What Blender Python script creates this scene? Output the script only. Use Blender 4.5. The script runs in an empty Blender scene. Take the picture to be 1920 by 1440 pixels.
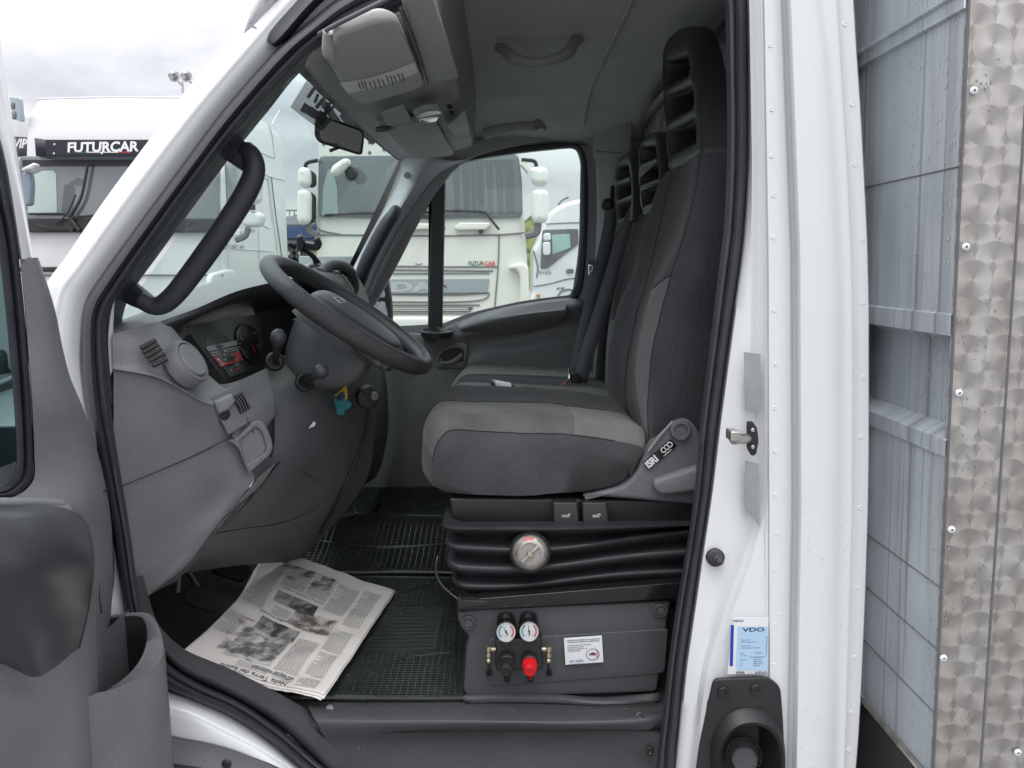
import bpy, math, random
from mathutils import Vector, Matrix, noise, Euler
random.seed(7)
C = bpy.context.scene.collection
SC = bpy.context.scene
R_ = math.radians

# ------------------------------------------------------------------ camera, sky, sun, exposure
FPX = 1450.0
CAM = Vector((0, 0, 1.75))
ROT = Euler((R_(90 - 8.55), 0, R_(-0.67))).to_matrix()
cd = bpy.data.cameras.new('camera'); co = bpy.data.objects.new('camera', cd); C.objects.link(co)
co.location = CAM; co.rotation_euler = Euler((R_(90 - 8.55), 0, R_(-0.67)))
cd.sensor_width = 36; cd.lens = 36 * FPX / 1920; cd.clip_start = 0.05; cd.clip_end = 3000
SC.camera = co

SUN_EL, SUN_AZ = R_(62), R_(200)
w = bpy.data.worlds.new("World"); SC.world = w; w.use_nodes = True
nt = w.node_tree; nt.nodes.clear()
def wn(t, **k):
    n = nt.nodes.new(t)
    for a, b in k.items(): setattr(n, a, b)
    return n
L = nt.links.new
sky = wn('ShaderNodeTexSky', sky_type='NISHITA', sun_disc=False, sun_elevation=SUN_EL, sun_rotation=SUN_AZ)
tc = wn('ShaderNodeTexCoord'); sep = wn('ShaderNodeSeparateXYZ'); L(tc.outputs['Generated'], sep.inputs[0])
mp = wn('ShaderNodeMapping'); mp.inputs['Scale'].default_value = (1, 1, 2.6); L(tc.outputs['Generated'], mp.inputs[0])
n1 = wn('ShaderNodeTexNoise'); n1.inputs['Scale'].default_value = 3.2; n1.inputs['Detail'].default_value = 7; n1.inputs['Roughness'].default_value = .52
n1.inputs['Distortion'].default_value = .35
L(mp.outputs[0], n1.inputs['Vector'])
cr1 = wn('ShaderNodeValToRGB')
e = cr1.color_ramp.elements
e[0].position = .36; e[0].color = (.54, .545, .60, 1); e[1].position = .62; e[1].color = (.985, .99, 1.0, 1)
m_ = e.new(.47); m_.color = (.76, .76, .80, 1)
L(n1.outputs['Fac'], cr1.inputs[0])
# overcast sky: brighter towards the zenith
mr = wn('ShaderNodeMapRange'); mr.inputs['From Min'].default_value = 0.0; mr.inputs['From Max'].default_value = 1
mr.inputs['To Min'].default_value = 5.4; mr.inputs['To Max'].default_value = 28
pw = wn('ShaderNodeMath', operation='POWER'); pw.inputs[1].default_value = 1.35
mx0 = wn('ShaderNodeMath', operation='MAXIMUM'); mx0.inputs[1].default_value = 0
L(sep.outputs['Z'], mx0.inputs[0]); L(mx0.outputs[0], pw.inputs[0]); L(pw.outputs[0], mr.inputs['Value'])
vm = wn('ShaderNodeVectorMath', operation='SCALE'); L(cr1.outputs[0], vm.inputs[0]); L(mr.outputs[0], vm.inputs['Scale'])
mixc = wn('ShaderNodeMixRGB'); mixc.inputs[0].default_value = .93
L(sky.outputs[0], mixc.inputs[1]); L(vm.outputs[0], mixc.inputs[2])
bg = wn('ShaderNodeBackground'); bg.inputs['Strength'].default_value = .1
L(mixc.outputs[0], bg.inputs[0]); wo = wn('ShaderNodeOutputWorld'); L(bg.outputs[0], wo.inputs[0])

sl = bpy.data.lights.new('sun', 'SUN'); so = bpy.data.objects.new('sun', sl); C.objects.link(so)
sl.energy = 0.5; sl.angle = R_(25); sl.color = (1, .97, .93)
sd = Vector((math.sin(SUN_AZ) * math.cos(SUN_EL), math.cos(SUN_AZ) * math.cos(SUN_EL), math.sin(SUN_EL)))
so.rotation_euler = sd.to_track_quat('Z', 'Y').to_euler()

SC.view_settings.view_transform = 'Standard'; SC.view_settings.look = 'None'
SC.view_settings.exposure = 0.66; SC.view_settings.gamma = 1; SC.view_settings.use_curve_mapping = False
SC.render.engine = 'CYCLES'
SC.cycles.use_denoising = True
try: SC.cycles.denoiser = 'OPENIMAGEDENOISE'
except Exception: pass
SC.cycles.max_bounces = 10; SC.cycles.diffuse_bounces = 6; SC.cycles.transparent_max_bounces = 16
SC.cycles.glossy_bounces = 4; SC.cycles.caustics_reflective = False; SC.cycles.caustics_refractive = False

# ------------------------------------------------------------------ geometry helpers
class Frame:
    """a plane standing in the world; px() brings a line of sight onto it"""
    def __init__(s, o, ex=(1, 0, 0), ey=(0, 0, 1)):
        s.o = Vector(o); s.ex = Vector(ex).normalized(); ey = Vector(ey)
        s.n = s.ex.cross(ey).normalized(); s.ey = s.n.cross(s.ex)
    def hit(s, px, py):
        d = ROT @ Vector(((px - 960) / FPX, (720 - py) / FPX, -1))
        return CAM + d * ((s.o - CAM).dot(s.n) / d.dot(s.n))
    def px(s, px, py):
        r = s.hit(px, py) - s.o
        return (r.dot(s.ex), r.dot(s.ey))
    def mat(s, lift=0):
        m = Matrix((s.ex, s.ey, s.n)).transposed().to_4x4(); m.translation = s.o + s.n * lift
        return m
    def w(s, a, b, c=0): return s.o + s.ex * a + s.ey * b + s.n * c
def FY(y): return Frame((0, y, 1.2))
def W(px, py, Y): return FY(Y).hit(px, py)
def FX(x): return Frame((x, 1.2, 1.2), (0, 1, 0), (0, 0, 1))
def WX(px, py, X): return FX(X).hit(px, py)
def WZ(px, py, Z): return Frame((0, 1.5, Z), (1, 0, 0), (0, 1, 0)).hit(px, py)

def V(p): return p if isinstance(p, Vector) else W(*p)
def cr(pts, n, closed=False):
    """smooth curve through points, n samples, even by arc length"""
    pts = [V(p) for p in pts]; m = len(pts)
    if m < 2: return pts
    dense = []; segs = m if closed else m - 1; k = 12
    for i in range(segs):
        if closed: a, b, c, d = pts[(i-1) % m], pts[i], pts[(i+1) % m], pts[(i+2) % m]
        else:
            b, c = pts[i], pts[i+1]; a = pts[i-1] if i else b*2 - c; d = pts[i+2] if i+2 < m else c*2 - b
        for j in range(k):
            t = j / k
            dense.append(.5*((2*b) + (c-a)*t + (2*a-5*b+4*c-d)*t*t + (3*b-a-3*c+d)*t**3))
    dense.append(pts[0].copy() if closed else pts[-1].copy())
    Ls = [0]
    for i in range(1, len(dense)): Ls.append(Ls[-1] + (dense[i]-dense[i-1]).length)
    out = []; j = 0; tot = Ls[-1]; cnt = n if closed else n - 1
    for i in range(n):
        t = tot * i / max(cnt, 1)
        while j < len(Ls) - 2 and Ls[j+1] < t: j += 1
        s = (t - Ls[j]) / max(Ls[j+1]-Ls[j], 1e-9)
        out.append(dense[j].lerp(dense[j+1], min(max(s, 0), 1)))
    return out
def crg(pts, sub, closed=False):
    """smooth curve, sub samples per segment (keeps the stations)"""
    pts = [V(p) for p in pts]; m = len(pts); out = []
    for i in range(m if closed else m - 1):
        if closed: a, b, c, d = pts[(i-1) % m], pts[i], pts[(i+1) % m], pts[(i+2) % m]
        else:
            b, c = pts[i], pts[i+1]; a = pts[i-1] if i else b*2 - c; d = pts[i+2] if i+2 < m else c*2 - b
        for j in range(sub):
            t = j / sub
            out.append(.5*((2*b) + (c-a)*t + (2*a-5*b+4*c-d)*t*t + (3*b-a-3*c+d)*t**3))
    if not closed: out.append(pts[-1])
    return out

class MB:
    def __init__(s): s.v = []; s.f = []; s.m = []
    def add(s, vs, fs, mi=0):
        b = len(s.v); s.v += [Vector(v) for v in vs]
        s.f += [tuple(b + i for i in f) for f in fs]; s.m += [mi] * len(fs); return s
    def loft(s, loops, closed=False, caps=False, mi=0, skip=None, rows_closed=False):
        n = len(loops[0]); b = len(s.v)
        for l in loops: s.v += [Vector(p) for p in l]
        R = len(loops)
        for i in range(R if rows_closed else R - 1):
            for j in range(n if closed else n - 1):
                q = (b+i*n+j, b+i*n+(j+1) % n, b+((i+1) % R)*n+(j+1) % n, b+((i+1) % R)*n+j)
                if skip and skip(i, j): continue
                s.f.append(q); s.m.append(mi(i, j) if callable(mi) else mi)
        if caps:
            s.f.append(tuple(b + j for j in range(n))[::-1]); s.m.append(mi if not callable(mi) else 0)
            s.f.append(tuple(b + (R-1)*n + j for j in range(n))); s.m.append(mi if not callable(mi) else 0)
        return s
    def grid(s, rows, su=6, sv=6, mi=0, straight_rows=False):
        """rows of (px,py,Y) or vectors, smoothed both ways"""
        rr = [crg(r, su) for r in rows]
        cols = list(zip(*rr))
        if straight_rows: cc = [list(c) for c in cols]
        else: cc = [crg(list(c), sv) for c in cols]
        return s.loft([list(r) for r in zip(*cc)], mi=mi)
    def tube(s, path, r, n=12, flat=1.0, up=None, mi=0, closed=False, caps=True, samples=None, twist=0):
        P = [V(p) for p in path]
        if samples: P = cr(P, samples, closed)
        m = len(P); rs = r if isinstance(r, (list, tuple)) else None
        loops = []; prev = None
        for i, p in enumerate(P):
            if closed: t = P[(i+1) % m] - P[i-1]
            else: t = (P[min(i+1, m-1)] - P[max(i-1, 0)])
            t.normalize()
            if prev is None:
                u = Vector(up) if up else (Vector((0, 0, 1)) if abs(t.z) < .9 else Vector((1, 0, 0)))
            else: u = prev
            a = (u - t * u.dot(t)).normalized(); prev = a; b_ = t.cross(a)
            if rs:
                x = i * (len(rs)-1) / max(m-1, 1); k = min(int(x), len(rs)-2); rad = rs[k] + (rs[k+1]-rs[k])*(x-k)
            else: rad = r
            loops.append([p + (a*math.cos(2*math.pi*j/n + twist)*rad + b_*math.sin(2*math.pi*j/n + twist)*rad*flat) for j in range(n)])
        return s.loft(loops, closed=True, caps=caps and not closed, mi=mi, rows_closed=closed)
    def box(s, c, sx, sy, sz, rot=None, mi=0):
        c = Vector(c); M = rot or Matrix.Identity(3)
        vs = [c + M @ Vector((x*sx/2, y*sy/2, z*sz/2)) for x in (-1, 1) for y in (-1, 1) for z in (-1, 1)]
        return s.add(vs, [(0,1,3,2),(4,6,7,5),(0,4,5,1),(2,3,7,6),(0,2,6,4),(1,5,7,3)], mi)
    def lathe(s, c, ax, prof, n=32, mi=0, up=None):
        """prof: (radius, height along ax)"""
        c = Vector(c); ax = Vector(ax).normalized()
        u = Vector(up) if up else (Vector((0, 0, 1)) if abs(ax.z) < .9 else Vector((1, 0, 0)))
        a = (u - ax*u.dot(ax)).normalized(); b_ = ax.cross(a)
        loops = [[c + ax*h + (a*math.cos(2*math.pi*j/n) + b_*math.sin(2*math.pi*j/n))*r for j in range(n)] for r, h in prof]
        return s.loft(loops, closed=True, caps=True, mi=mi)
    def build(s, name, mats, parent=None, ang=40, bevel=0, sub=0, solid=0, off=-1, label=None):
        me = bpy.data.meshes.new(name); me.from_pydata([tuple(v) for v in s.v], [], s.f); me.validate()
        if not isinstance(mats, (list, tuple)): mats = [mats]
        for m in mats: me.materials.append(m)
        if len(mats) > 1 and len(me.polygons) == len(s.m): me.polygons.foreach_set('material_index', s.m)
        import bmesh
        bm = bmesh.new(); bm.from_mesh(me); bmesh.ops.remove_doubles(bm, verts=bm.verts, dist=1e-6)
        bmesh.ops.recalc_face_normals(bm, faces=bm.faces); bm.to_mesh(me); bm.free()
        me.shade_smooth(); me.set_sharp_from_angle(angle=R_(ang))
        o = bpy.data.objects.new(name, me); C.objects.link(o)
        if parent: attach(o, parent)
        if solid:
            md = o.modifiers.new('solid', 'SOLIDIFY'); md.thickness = solid; md.offset = off
        if bevel:
            md = o.modifiers.new('bevel', 'BEVEL'); md.width = bevel; md.segments = 3; md.limit_method = 'ANGLE'; md.angle_limit = R_(35); md.harden_normals = False
        if sub:
            md = o.modifiers.new('sub', 'SUBSURF'); md.levels = sub; md.render_levels = sub
        if label: o['label'] = label
        return o
def attach(o, p):
    o.parent = p
    o.matrix_parent_inverse = Matrix.Translation(-p.location)

def empty(name, loc, label=None, cat=None, group=None, parent=None):
    o = bpy.data.objects.new(name, None); C.objects.link(o); o.location = loc; o.empty_display_size = .1
    if parent: attach(o, parent)
    if label: o['label'] = label
    if cat: o['category'] = cat
    if group: o['group'] = group
    return o
def tag(o, label=None, cat=None, group=None, kind=None):
    for k, v_ in (('label', label), ('category', cat), ('group', group), ('kind', kind)):
        if v_: o[k] = v_
    return o

def rnd(poly, r, k=4):
    """round the corners of a 2-D polygon"""
    out = []; n = len(poly)
    for i in range(n):
        p = Vector(poly[i]); a = Vector(poly[i-1]) - p; b = Vector(poly[(i+1) % n]) - p
        rr = r[i] if isinstance(r, (list, tuple)) else r
        d = min(rr, a.length*.48, b.length*.48)
        if d < 1e-6: out.append(p); continue
        A = p + a.normalized()*d; B = p + b.normalized()*d
        for j in range(k+1):
            t = j/k; out.append(A*(1-t)**2 + p*2*t*(1-t) + B*t*t)
    return out
def sm2(poly, n=64):
    """closed smooth 2-D curve through points"""
    return [v.xy for v in cr([Vector((p[0], p[1], 0)) for p in poly], n, True)]
_tmp = []
def curve_mesh(outs, ext, bev, seg=3):
    cu = bpy.data.curves.new('c', 'CURVE'); cu.dimensions = '2D'; cu.fill_mode = 'BOTH'
    cu.extrude = max(ext - bev, 0); cu.bevel_depth = bev; cu.bevel_resolution = seg; cu.offset = -bev
    for o in outs:
        sp = cu.splines.new('POLY'); sp.points.add(len(o)-1)
        for i, p in enumerate(o): sp.points[i].co = (p[0], p[1], 0, 1)
        sp.use_cyclic_u = True
    ob = bpy.data.objects.new('c', cu); C.objects.link(ob)
    dg = bpy.context.evaluated_depsgraph_get(); dg.update()
    me = bpy.data.meshes.new_from_object(ob.evaluated_get(dg))
    vs = [v.co.copy() for v in me.vertices]; fs = [tuple(p.vertices) for p in me.polygons]
    bpy.data.objects.remove(ob); bpy.data.curves.remove(cu); bpy.data.meshes.remove(me)
    return vs, fs
def panel(fr, outs, th, bev=.002, mb=None, mi=0, lift=0, local=False, scale=None):
    """flat panel with holes: outlines in sight lines brought to the frame (or local metres); front face on the frame"""
    mb = mb or MB()
    O = outs if local else [[fr.px(*p) for p in o] for o in outs]
    vs, fs = curve_mesh(O, th/2, min(bev, th/2))
    M = fr.mat(lift - th/2)
    return mb.add([M @ v for v in vs], fs, mi)
def decal(fr, out, lift=.001, mb=None, mi=0, local=False):
    mb = mb or MB()
    O = out if local else [fr.px(*p) for p in out]
    return mb.add([fr.w(p[0], p[1], lift) for p in O], [tuple(range(len(O)))], mi)
_tc = {}
def text2d(s, size=1.0, shear=0, bold=0, align='LEFT', sx=1):
    key = (s, shear, bold)
    if key not in _tc:
        cu = bpy.data.curves.new('t', 'FONT'); cu.body = s; cu.size = 1; cu.shear = shear; cu.offset = bold; cu.resolution_u = 3
        ob = bpy.data.objects.new('t', cu); C.objects.link(ob)
        dg = bpy.context.evaluated_depsgraph_get(); dg.update()
        me = bpy.data.meshes.new_from_object(ob.evaluated_get(dg))
        _tc[key] = ([v.co.xy.copy() for v in me.vertices], [tuple(p.vertices) for p in me.polygons])
        bpy.data.objects.remove(ob); bpy.data.curves.remove(cu); bpy.data.meshes.remove(me)
    vs, fs = _tc[key]
    if not vs: return [], []
    x0 = min(v.x for v in vs); x1 = max(v.x for v in vs)
    dx = {'LEFT': x0, 'CENTER': (x0+x1)/2, 'RIGHT': x1}[align]
    return [Vector(((v.x-dx)*size*sx, v.y*size)) for v in vs], fs
def text(fr, s, x, y, size, lift=.0015, mb=None, mi=0, rot=0, local=True, th=0, **k):
    mb = mb or MB(); vs, fs = text2d(s, size, **k)
    if not local: x, y = fr.px(x, y)
    c, sn = math.cos(rot), math.sin(rot)
    pts = [fr.w(x + v.x*c - v.y*sn, y + v.x*sn + v.y*c, lift) for v in vs]
    mb.add(pts, fs, mi)
    return mb

# ------------------------------------------------------------------ materials
def mat(name, col, rough=.5, metal=0, spec=.5, bump=None, var=None, coat=0, coat_rough=.1, alpha=None, emis=None, sheen=0):
    m = bpy.data.materials.new(name); m.use_nodes = True; t = m.node_tree; b = t.nodes['Principled BSDF']
    b.inputs['Base Color'].default_value = (*col, 1) if len(col) == 3 else col
    b.inputs['Roughness'].default_value = rough; b.inputs['Metallic'].default_value = metal
    b.inputs['Specular IOR Level'].default_value = spec
    b.inputs['Coat Weight'].default_value = coat; b.inputs['Coat Roughness'].default_value = coat_rough
    if sheen: b.inputs['Sheen Weight'].default_value = sheen
    if emis: b.inputs['Emission Color'].default_value = (*emis[0], 1); b.inputs['Emission Strength'].default_value = emis[1]
    tcn = t.nodes.new('ShaderNodeTexCoord')
    if var:   # (scale, amount, [rough amount])
        nz = t.nodes.new('ShaderNodeTexNoise'); nz.inputs['Scale'].default_value = var[0]; nz.inputs['Detail'].default_value = 6
        t.links.new(tcn.outputs['Object'], nz.inputs['Vector'])
        mr_ = t.nodes.new('ShaderNodeMapRange'); mr_.inputs['From Min'].default_value = .3; mr_.inputs['From Max'].default_value = .7
        mr_.inputs['To Min'].default_value = 1 - var[1]; mr_.inputs['To Max'].default_value = 1 + var[1]
        t.links.new(nz.outputs['Fac'], mr_.inputs['Value'])
        sc = t.nodes.new('ShaderNodeVectorMath'); sc.operation = 'SCALE'; sc.inputs[0].default_value = col[:3]
        t.links.new(mr_.outputs[0], sc.inputs['Scale']); t.links.new(sc.outputs[0], b.inputs['Base Color'])
        mr2 = t.nodes.new('ShaderNodeMapRange'); mr2.inputs['From Min'].default_value = .3; mr2.inputs['From Max'].default_value = .7
        mr2.inputs['To Min'].default_value = rough*.85; mr2.inputs['To Max'].default_value = min(rough*1.2, 1)
        t.links.new(nz.outputs['Fac'], mr2.inputs['Value']); t.links.new(mr2.outputs[0], b.inputs['Roughness'])
    if bump and bump[2] == 'noise' and bump[0] >= 700:   # fine moulded grain
        ng = t.nodes.new('ShaderNodeTexNoise'); ng.inputs['Scale'].default_value = 480; ng.inputs['Detail'].default_value = 2
        t.links.new(tcn.outputs['Object'], ng.inputs['Vector'])
        mg = t.nodes.new('ShaderNodeMapRange'); mg.inputs['From Min'].default_value = .3; mg.inputs['From Max'].default_value = .7; mg.inputs['To Min'].default_value = .84; mg.inputs['To Max'].default_value = 1.16
        t.links.new(ng.outputs['Fac'], mg.inputs['Value'])
        sg_ = t.nodes.new('ShaderNodeVectorMath'); sg_.operation = 'SCALE'; t.links.new(mg.outputs[0], sg_.inputs['Scale'])
        if b.inputs['Base Color'].is_linked: t.links.new(b.inputs['Base Color'].links[0].from_socket, sg_.inputs[0])
        else: sg_.inputs[0].default_value = col[:3]
        t.links.new(sg_.outputs[0], b.inputs['Base Color'])
    if bump:  # (scale, strength, kind)
        if bump[2] == 'noise':
            nb = t.nodes.new('ShaderNodeTexNoise'); nb.inputs['Scale'].default_value = bump[0]; nb.inputs['Detail'].default_value = 3; out = nb.outputs['Fac']
        elif bump[2] == 'voronoi':
            nb = t.nodes.new('ShaderNodeTexVoronoi'); nb.inputs['Scale'].default_value = bump[0]; out = nb.outputs['Distance']
        else:
            nb = t.nodes.new('ShaderNodeTexWave'); nb.inputs['Scale'].default_value = bump[0]; nb.bands_direction = bump[3] if len(bump) > 3 else 'DIAGONAL'; out = nb.outputs['Fac']
        t.links.new(tcn.outputs['Object'], nb.inputs['Vector'])
        bp = t.nodes.new('ShaderNodeBump'); bp.inputs['Strength'].default_value = bump[1]; bp.inputs['Distance'].default_value = .002
        t.links.new(out, bp.inputs['Height']); t.links.new(bp.outputs[0], b.inputs['Normal'])
    return m
def fabric(name, col, col2, scale, strength=.5):
    m = mat(name, col, .95, spec=.15, sheen=.15); t = m.node_tree; b = t.nodes['Principled BSDF']
    tcn = [n for n in t.nodes if n.type == 'TEX_COORD'][0]
    vo = t.nodes.new('ShaderNodeTexVoronoi'); vo.inputs['Scale'].default_value = scale; vo.inputs['Randomness'].default_value = .25
    t.links.new(tcn.outputs['Object'], vo.inputs['Vector'])
    mx = t.nodes.new('ShaderNodeMixRGB'); mx.inputs[1].default_value = (*col2, 1); mx.inputs[2].default_value = (*col, 1)
    t.links.new(vo.outputs['Distance'], mx.inputs[0])
    nz = t.nodes.new('ShaderNodeTexNoise'); nz.inputs['Scale'].default_value = 9; nz.inputs['Detail'].default_value = 4
    t.links.new(tcn.outputs['Object'], nz.inputs['Vector'])
    mr_ = t.nodes.new('ShaderNodeMapRange'); mr_.inputs['To Min'].default_value = .8; mr_.inputs['To Max'].default_value = 1.2; mr_.inputs['From Min'].default_value = .3; mr_.inputs['From Max'].default_value = .7
    t.links.new(nz.outputs['Fac'], mr_.inputs['Value'])
    sc = t.nodes.new('ShaderNodeVectorMath'); sc.operation = 'SCALE'; t.links.new(mx.outputs[0], sc.inputs[0]); t.links.new(mr_.outputs[0], sc.inputs['Scale'])
    t.links.new(sc.outputs[0], b.inputs['Base Color'])
    bp = t.nodes.new('ShaderNodeBump'); bp.inputs['Strength'].default_value = strength; bp.inputs['Distance'].default_value = .001
    t.links.new(vo.outputs['Distance'], bp.inputs['Height']); t.links.new(bp.outputs[0], b.inputs['Normal'])
    return m
def glass(name, tint, refl=.6):
    m = bpy.data.materials.new(name); m.use_nodes = True; t = m.node_tree; t.nodes.clear()
    o = t.nodes.new('ShaderNodeOutputMaterial'); tr = t.nodes.new('ShaderNodeBsdfTransparent'); tr.inputs[0].default_value = (*tint, 1)
    gl = t.nodes.new('ShaderNodeBsdfGlossy'); gl.inputs['Roughness'].default_value = .02; gl.inputs[0].default_value = (refl, refl, refl, 1)
    lw = t.nodes.new('ShaderNodeLayerWeight'); lw.inputs[0].default_value = .5
    pw_ = t.nodes.new('ShaderNodeMath'); pw_.operation = 'POWER'; pw_.inputs[1].default_value = 6; t.links.new(lw.outputs['Facing'], pw_.inputs[0])
    fr = t.nodes.new('ShaderNodeMapRange'); fr.inputs['To Min'].default_value = .04; fr.inputs['To Max'].default_value = .22; t.links.new(pw_.outputs[0], fr.inputs['Value']); mx = t.nodes.new('ShaderNodeMixShader')
    t.links.new(fr.outputs[0], mx.inputs[0]); t.links.new(tr.outputs[0], mx.inputs[1]); t.links.new(gl.outputs[0], mx.inputs[2]); t.links.new(mx.outputs[0], o.inputs[0])
    return m

M = {}
M['white'] = mat('white_paint', (.735, .748, .758), .3, coat=.7, coat_rough=.04)
M['cream'] = mat('cream_truck_paint', (.72, .72, .66), .35, coat=.4, var=(1.5, .04))
M['farwhite'] = mat('truck_white_paint', (.68, .69, .70), .3, coat=.4)
M['seam'] = mat('body_sealant', (.66, .67, .69), .6)
M['grey'] = mat('grey_trim_plastic', (.19, .193, .20), .5, bump=(900, .5, 'noise'), var=(9, .08))
M['grey2'] = mat('light_trim_plastic', (.235, .24, .245), .5, bump=(900, .3, 'noise'), var=(14, .04))
M['mdash'] = mat('lower_dash_plastic', (.135, .138, .146), .5, bump=(900, .4, 'noise'), var=(9, .08))
M['wheel'] = mat('wheel_rim_skin', (.055, .057, .062), .4, bump=(900, .3, 'noise'), var=(12, .1))
M['char'] = mat('dark_cover_plastic', (.068, .070, .074), .5, bump=(900, .35, 'noise'), var=(14, .08))
M['dgrey'] = mat('charcoal_trim_plastic', (.13, .133, .142), .5, bump=(900, .35, 'noise'), var=(14, .06))
M['black'] = mat('black_plastic', (.02, .02, .022), .42, bump=(700, .2, 'noise'), var=(10, .12))
M['gloss'] = mat('gloss_black_plastic', (.012, .012, .014), .18)
M['rubber'] = mat('black_rubber', (.042, .043, .052), .5, var=(25, .12), bump=(300, .12, 'noise'))
M['mat'] = mat('mat_rubber', (.03, .034, .034), .24, var=(20, .2), bump=(220, .3, 'noise'))
M['carpet'] = mat('floor_vinyl', (.03, .031, .033), .8, bump=(300, .5, 'noise'), var=(12, .2))
M['headliner'] = mat('headliner_felt', (.62, .62, .64), .95, spec=.1, bump=(700, .5, 'noise'), var=(6, .04))
M['console'] = mat('overhead_plastic', (.39, .395, .405), .6, bump=(900, .25, 'noise'), var=(10, .03))
M['visor'] = mat('visor_vinyl', (.43, .435, .43), .6, bump=(500, .3, 'noise'), var=(6, .03))
M['fdark'] = fabric('charcoal_seat_fabric', (.026, .026, .031), (.055, .055, .062), 300)
M['fmid'] = fabric('grey_seat_fabric', (.075, .075, .08), (.15, .15, .155), 300)
M['flight'] = fabric('light_seat_fabric', (.12, .12, .114), (.21, .21, .20), 300)
M['bellow'] = mat('bellows_rubber', (.022, .022, .026), .5, var=(30, .15))
M['chrome'] = mat('chrome', (.75, .75, .76), .18, 1)
M['steel'] = mat('zinc_steel', (.55, .53, .48), .35, 1, var=(40, .2))
M['brass'] = mat('nickel_brass', (.55, .48, .36), .35, 1)
M['paper'] = mat('newsprint', (.80, .76, .72), .9, spec=.1, var=(8, .05), bump=(30, .4, 'noise'))
M['ink'] = mat('printing_ink', (.08, .08, .085), .9, spec=.1)
M['inkgrey'] = mat('faded_ink', (.22, .22, .22), .9, spec=.1)
M['label'] = mat('white_sticker', (.72, .74, .76), .4)
M['lblue'] = mat('pale_blue_print', (.42, .60, .78), .4)
M['dblue'] = mat('deep_blue_print', (.01, .05, .38), .4)
M['navy'] = mat('navy_print', (.01, .03, .12), .4)
M['red'] = mat('red_plastic', (.62, .012, .02), .35)
M['redprint'] = mat('red_print', (.6, .04, .04), .4)
M['pink'] = mat('pink_mark', (.75, .22, .20), .5)
M['green'] = mat('green_print', (.02, .25, .08), .4)
M['yellow'] = mat('yellow_card', (.65, .45, .03), .5)
M['teal'] = mat('teal_rubber', (.02, .22, .24), .5)
M['whitep'] = mat('white_print', (.8, .8, .8), .5)
M['glass'] = glass('windscreen_glass', (.80, .92, .885), .8)
M['dglass'] = glass('side_window_glass', (.84, .93, .90), .8)
M['clear'] = glass('clear_cover', (.95, .95, .95), .8)
M['tglass'] = mat('truck_windscreen', (.13, .15, .155), .06, spec=.8, coat=1, coat_rough=.02)
M['tape'] = mat('grey_cloth_tape', (.42, .44, .43), .6, bump=(260, .6, 'wave', 'X'), var=(40, .08))
M['belt'] = mat('belt_webbing', (.17, .175, .19), .75, bump=(500, .4, 'wave', 'X'))
M['mirrorg'] = mat('mirror_glass', (.8, .82, .84), .02, 1)
M['redtruck'] = mat('red_truck_paint', (.60, .02, .03), .3, coat=.5)

def pale_ground():
    m = mat('pale_ground', (.20, .20, .195), .85, var=(3, .25), bump=(90, .8, 'noise')); return m  # unseen yard surface, paled to bounce light up into the cab
M['pale_ground'] = pale_ground()

# ribbed pad on the dashboard top
def ribbed():
    m = mat('ribbed_dash_pad', (.22, .225, .23), .38, var=(10, .05)); t = m.node_tree; b = t.nodes['Principled BSDF']
    tcn = [n for n in t.nodes if n.type == 'TEX_COORD'][0]
    wv = t.nodes.new('ShaderNodeTexWave'); wv.inputs['Scale'].default_value = 42; wv.bands_direction = 'Y'; wv.wave_profile = 'SIN'
    t.links.new(tcn.outputs['Object'], wv.inputs['Vector'])
    bp = t.nodes.new('ShaderNodeBump'); bp.inputs['Strength'].default_value = 1.0; bp.inputs['Distance'].default_value = .003
    t.links.new(wv.outputs['Fac'], bp.inputs['Height']); t.links.new(bp.outputs[0], b.inputs['Normal'])
    return m
M['rib'] = ribbed()

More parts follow.
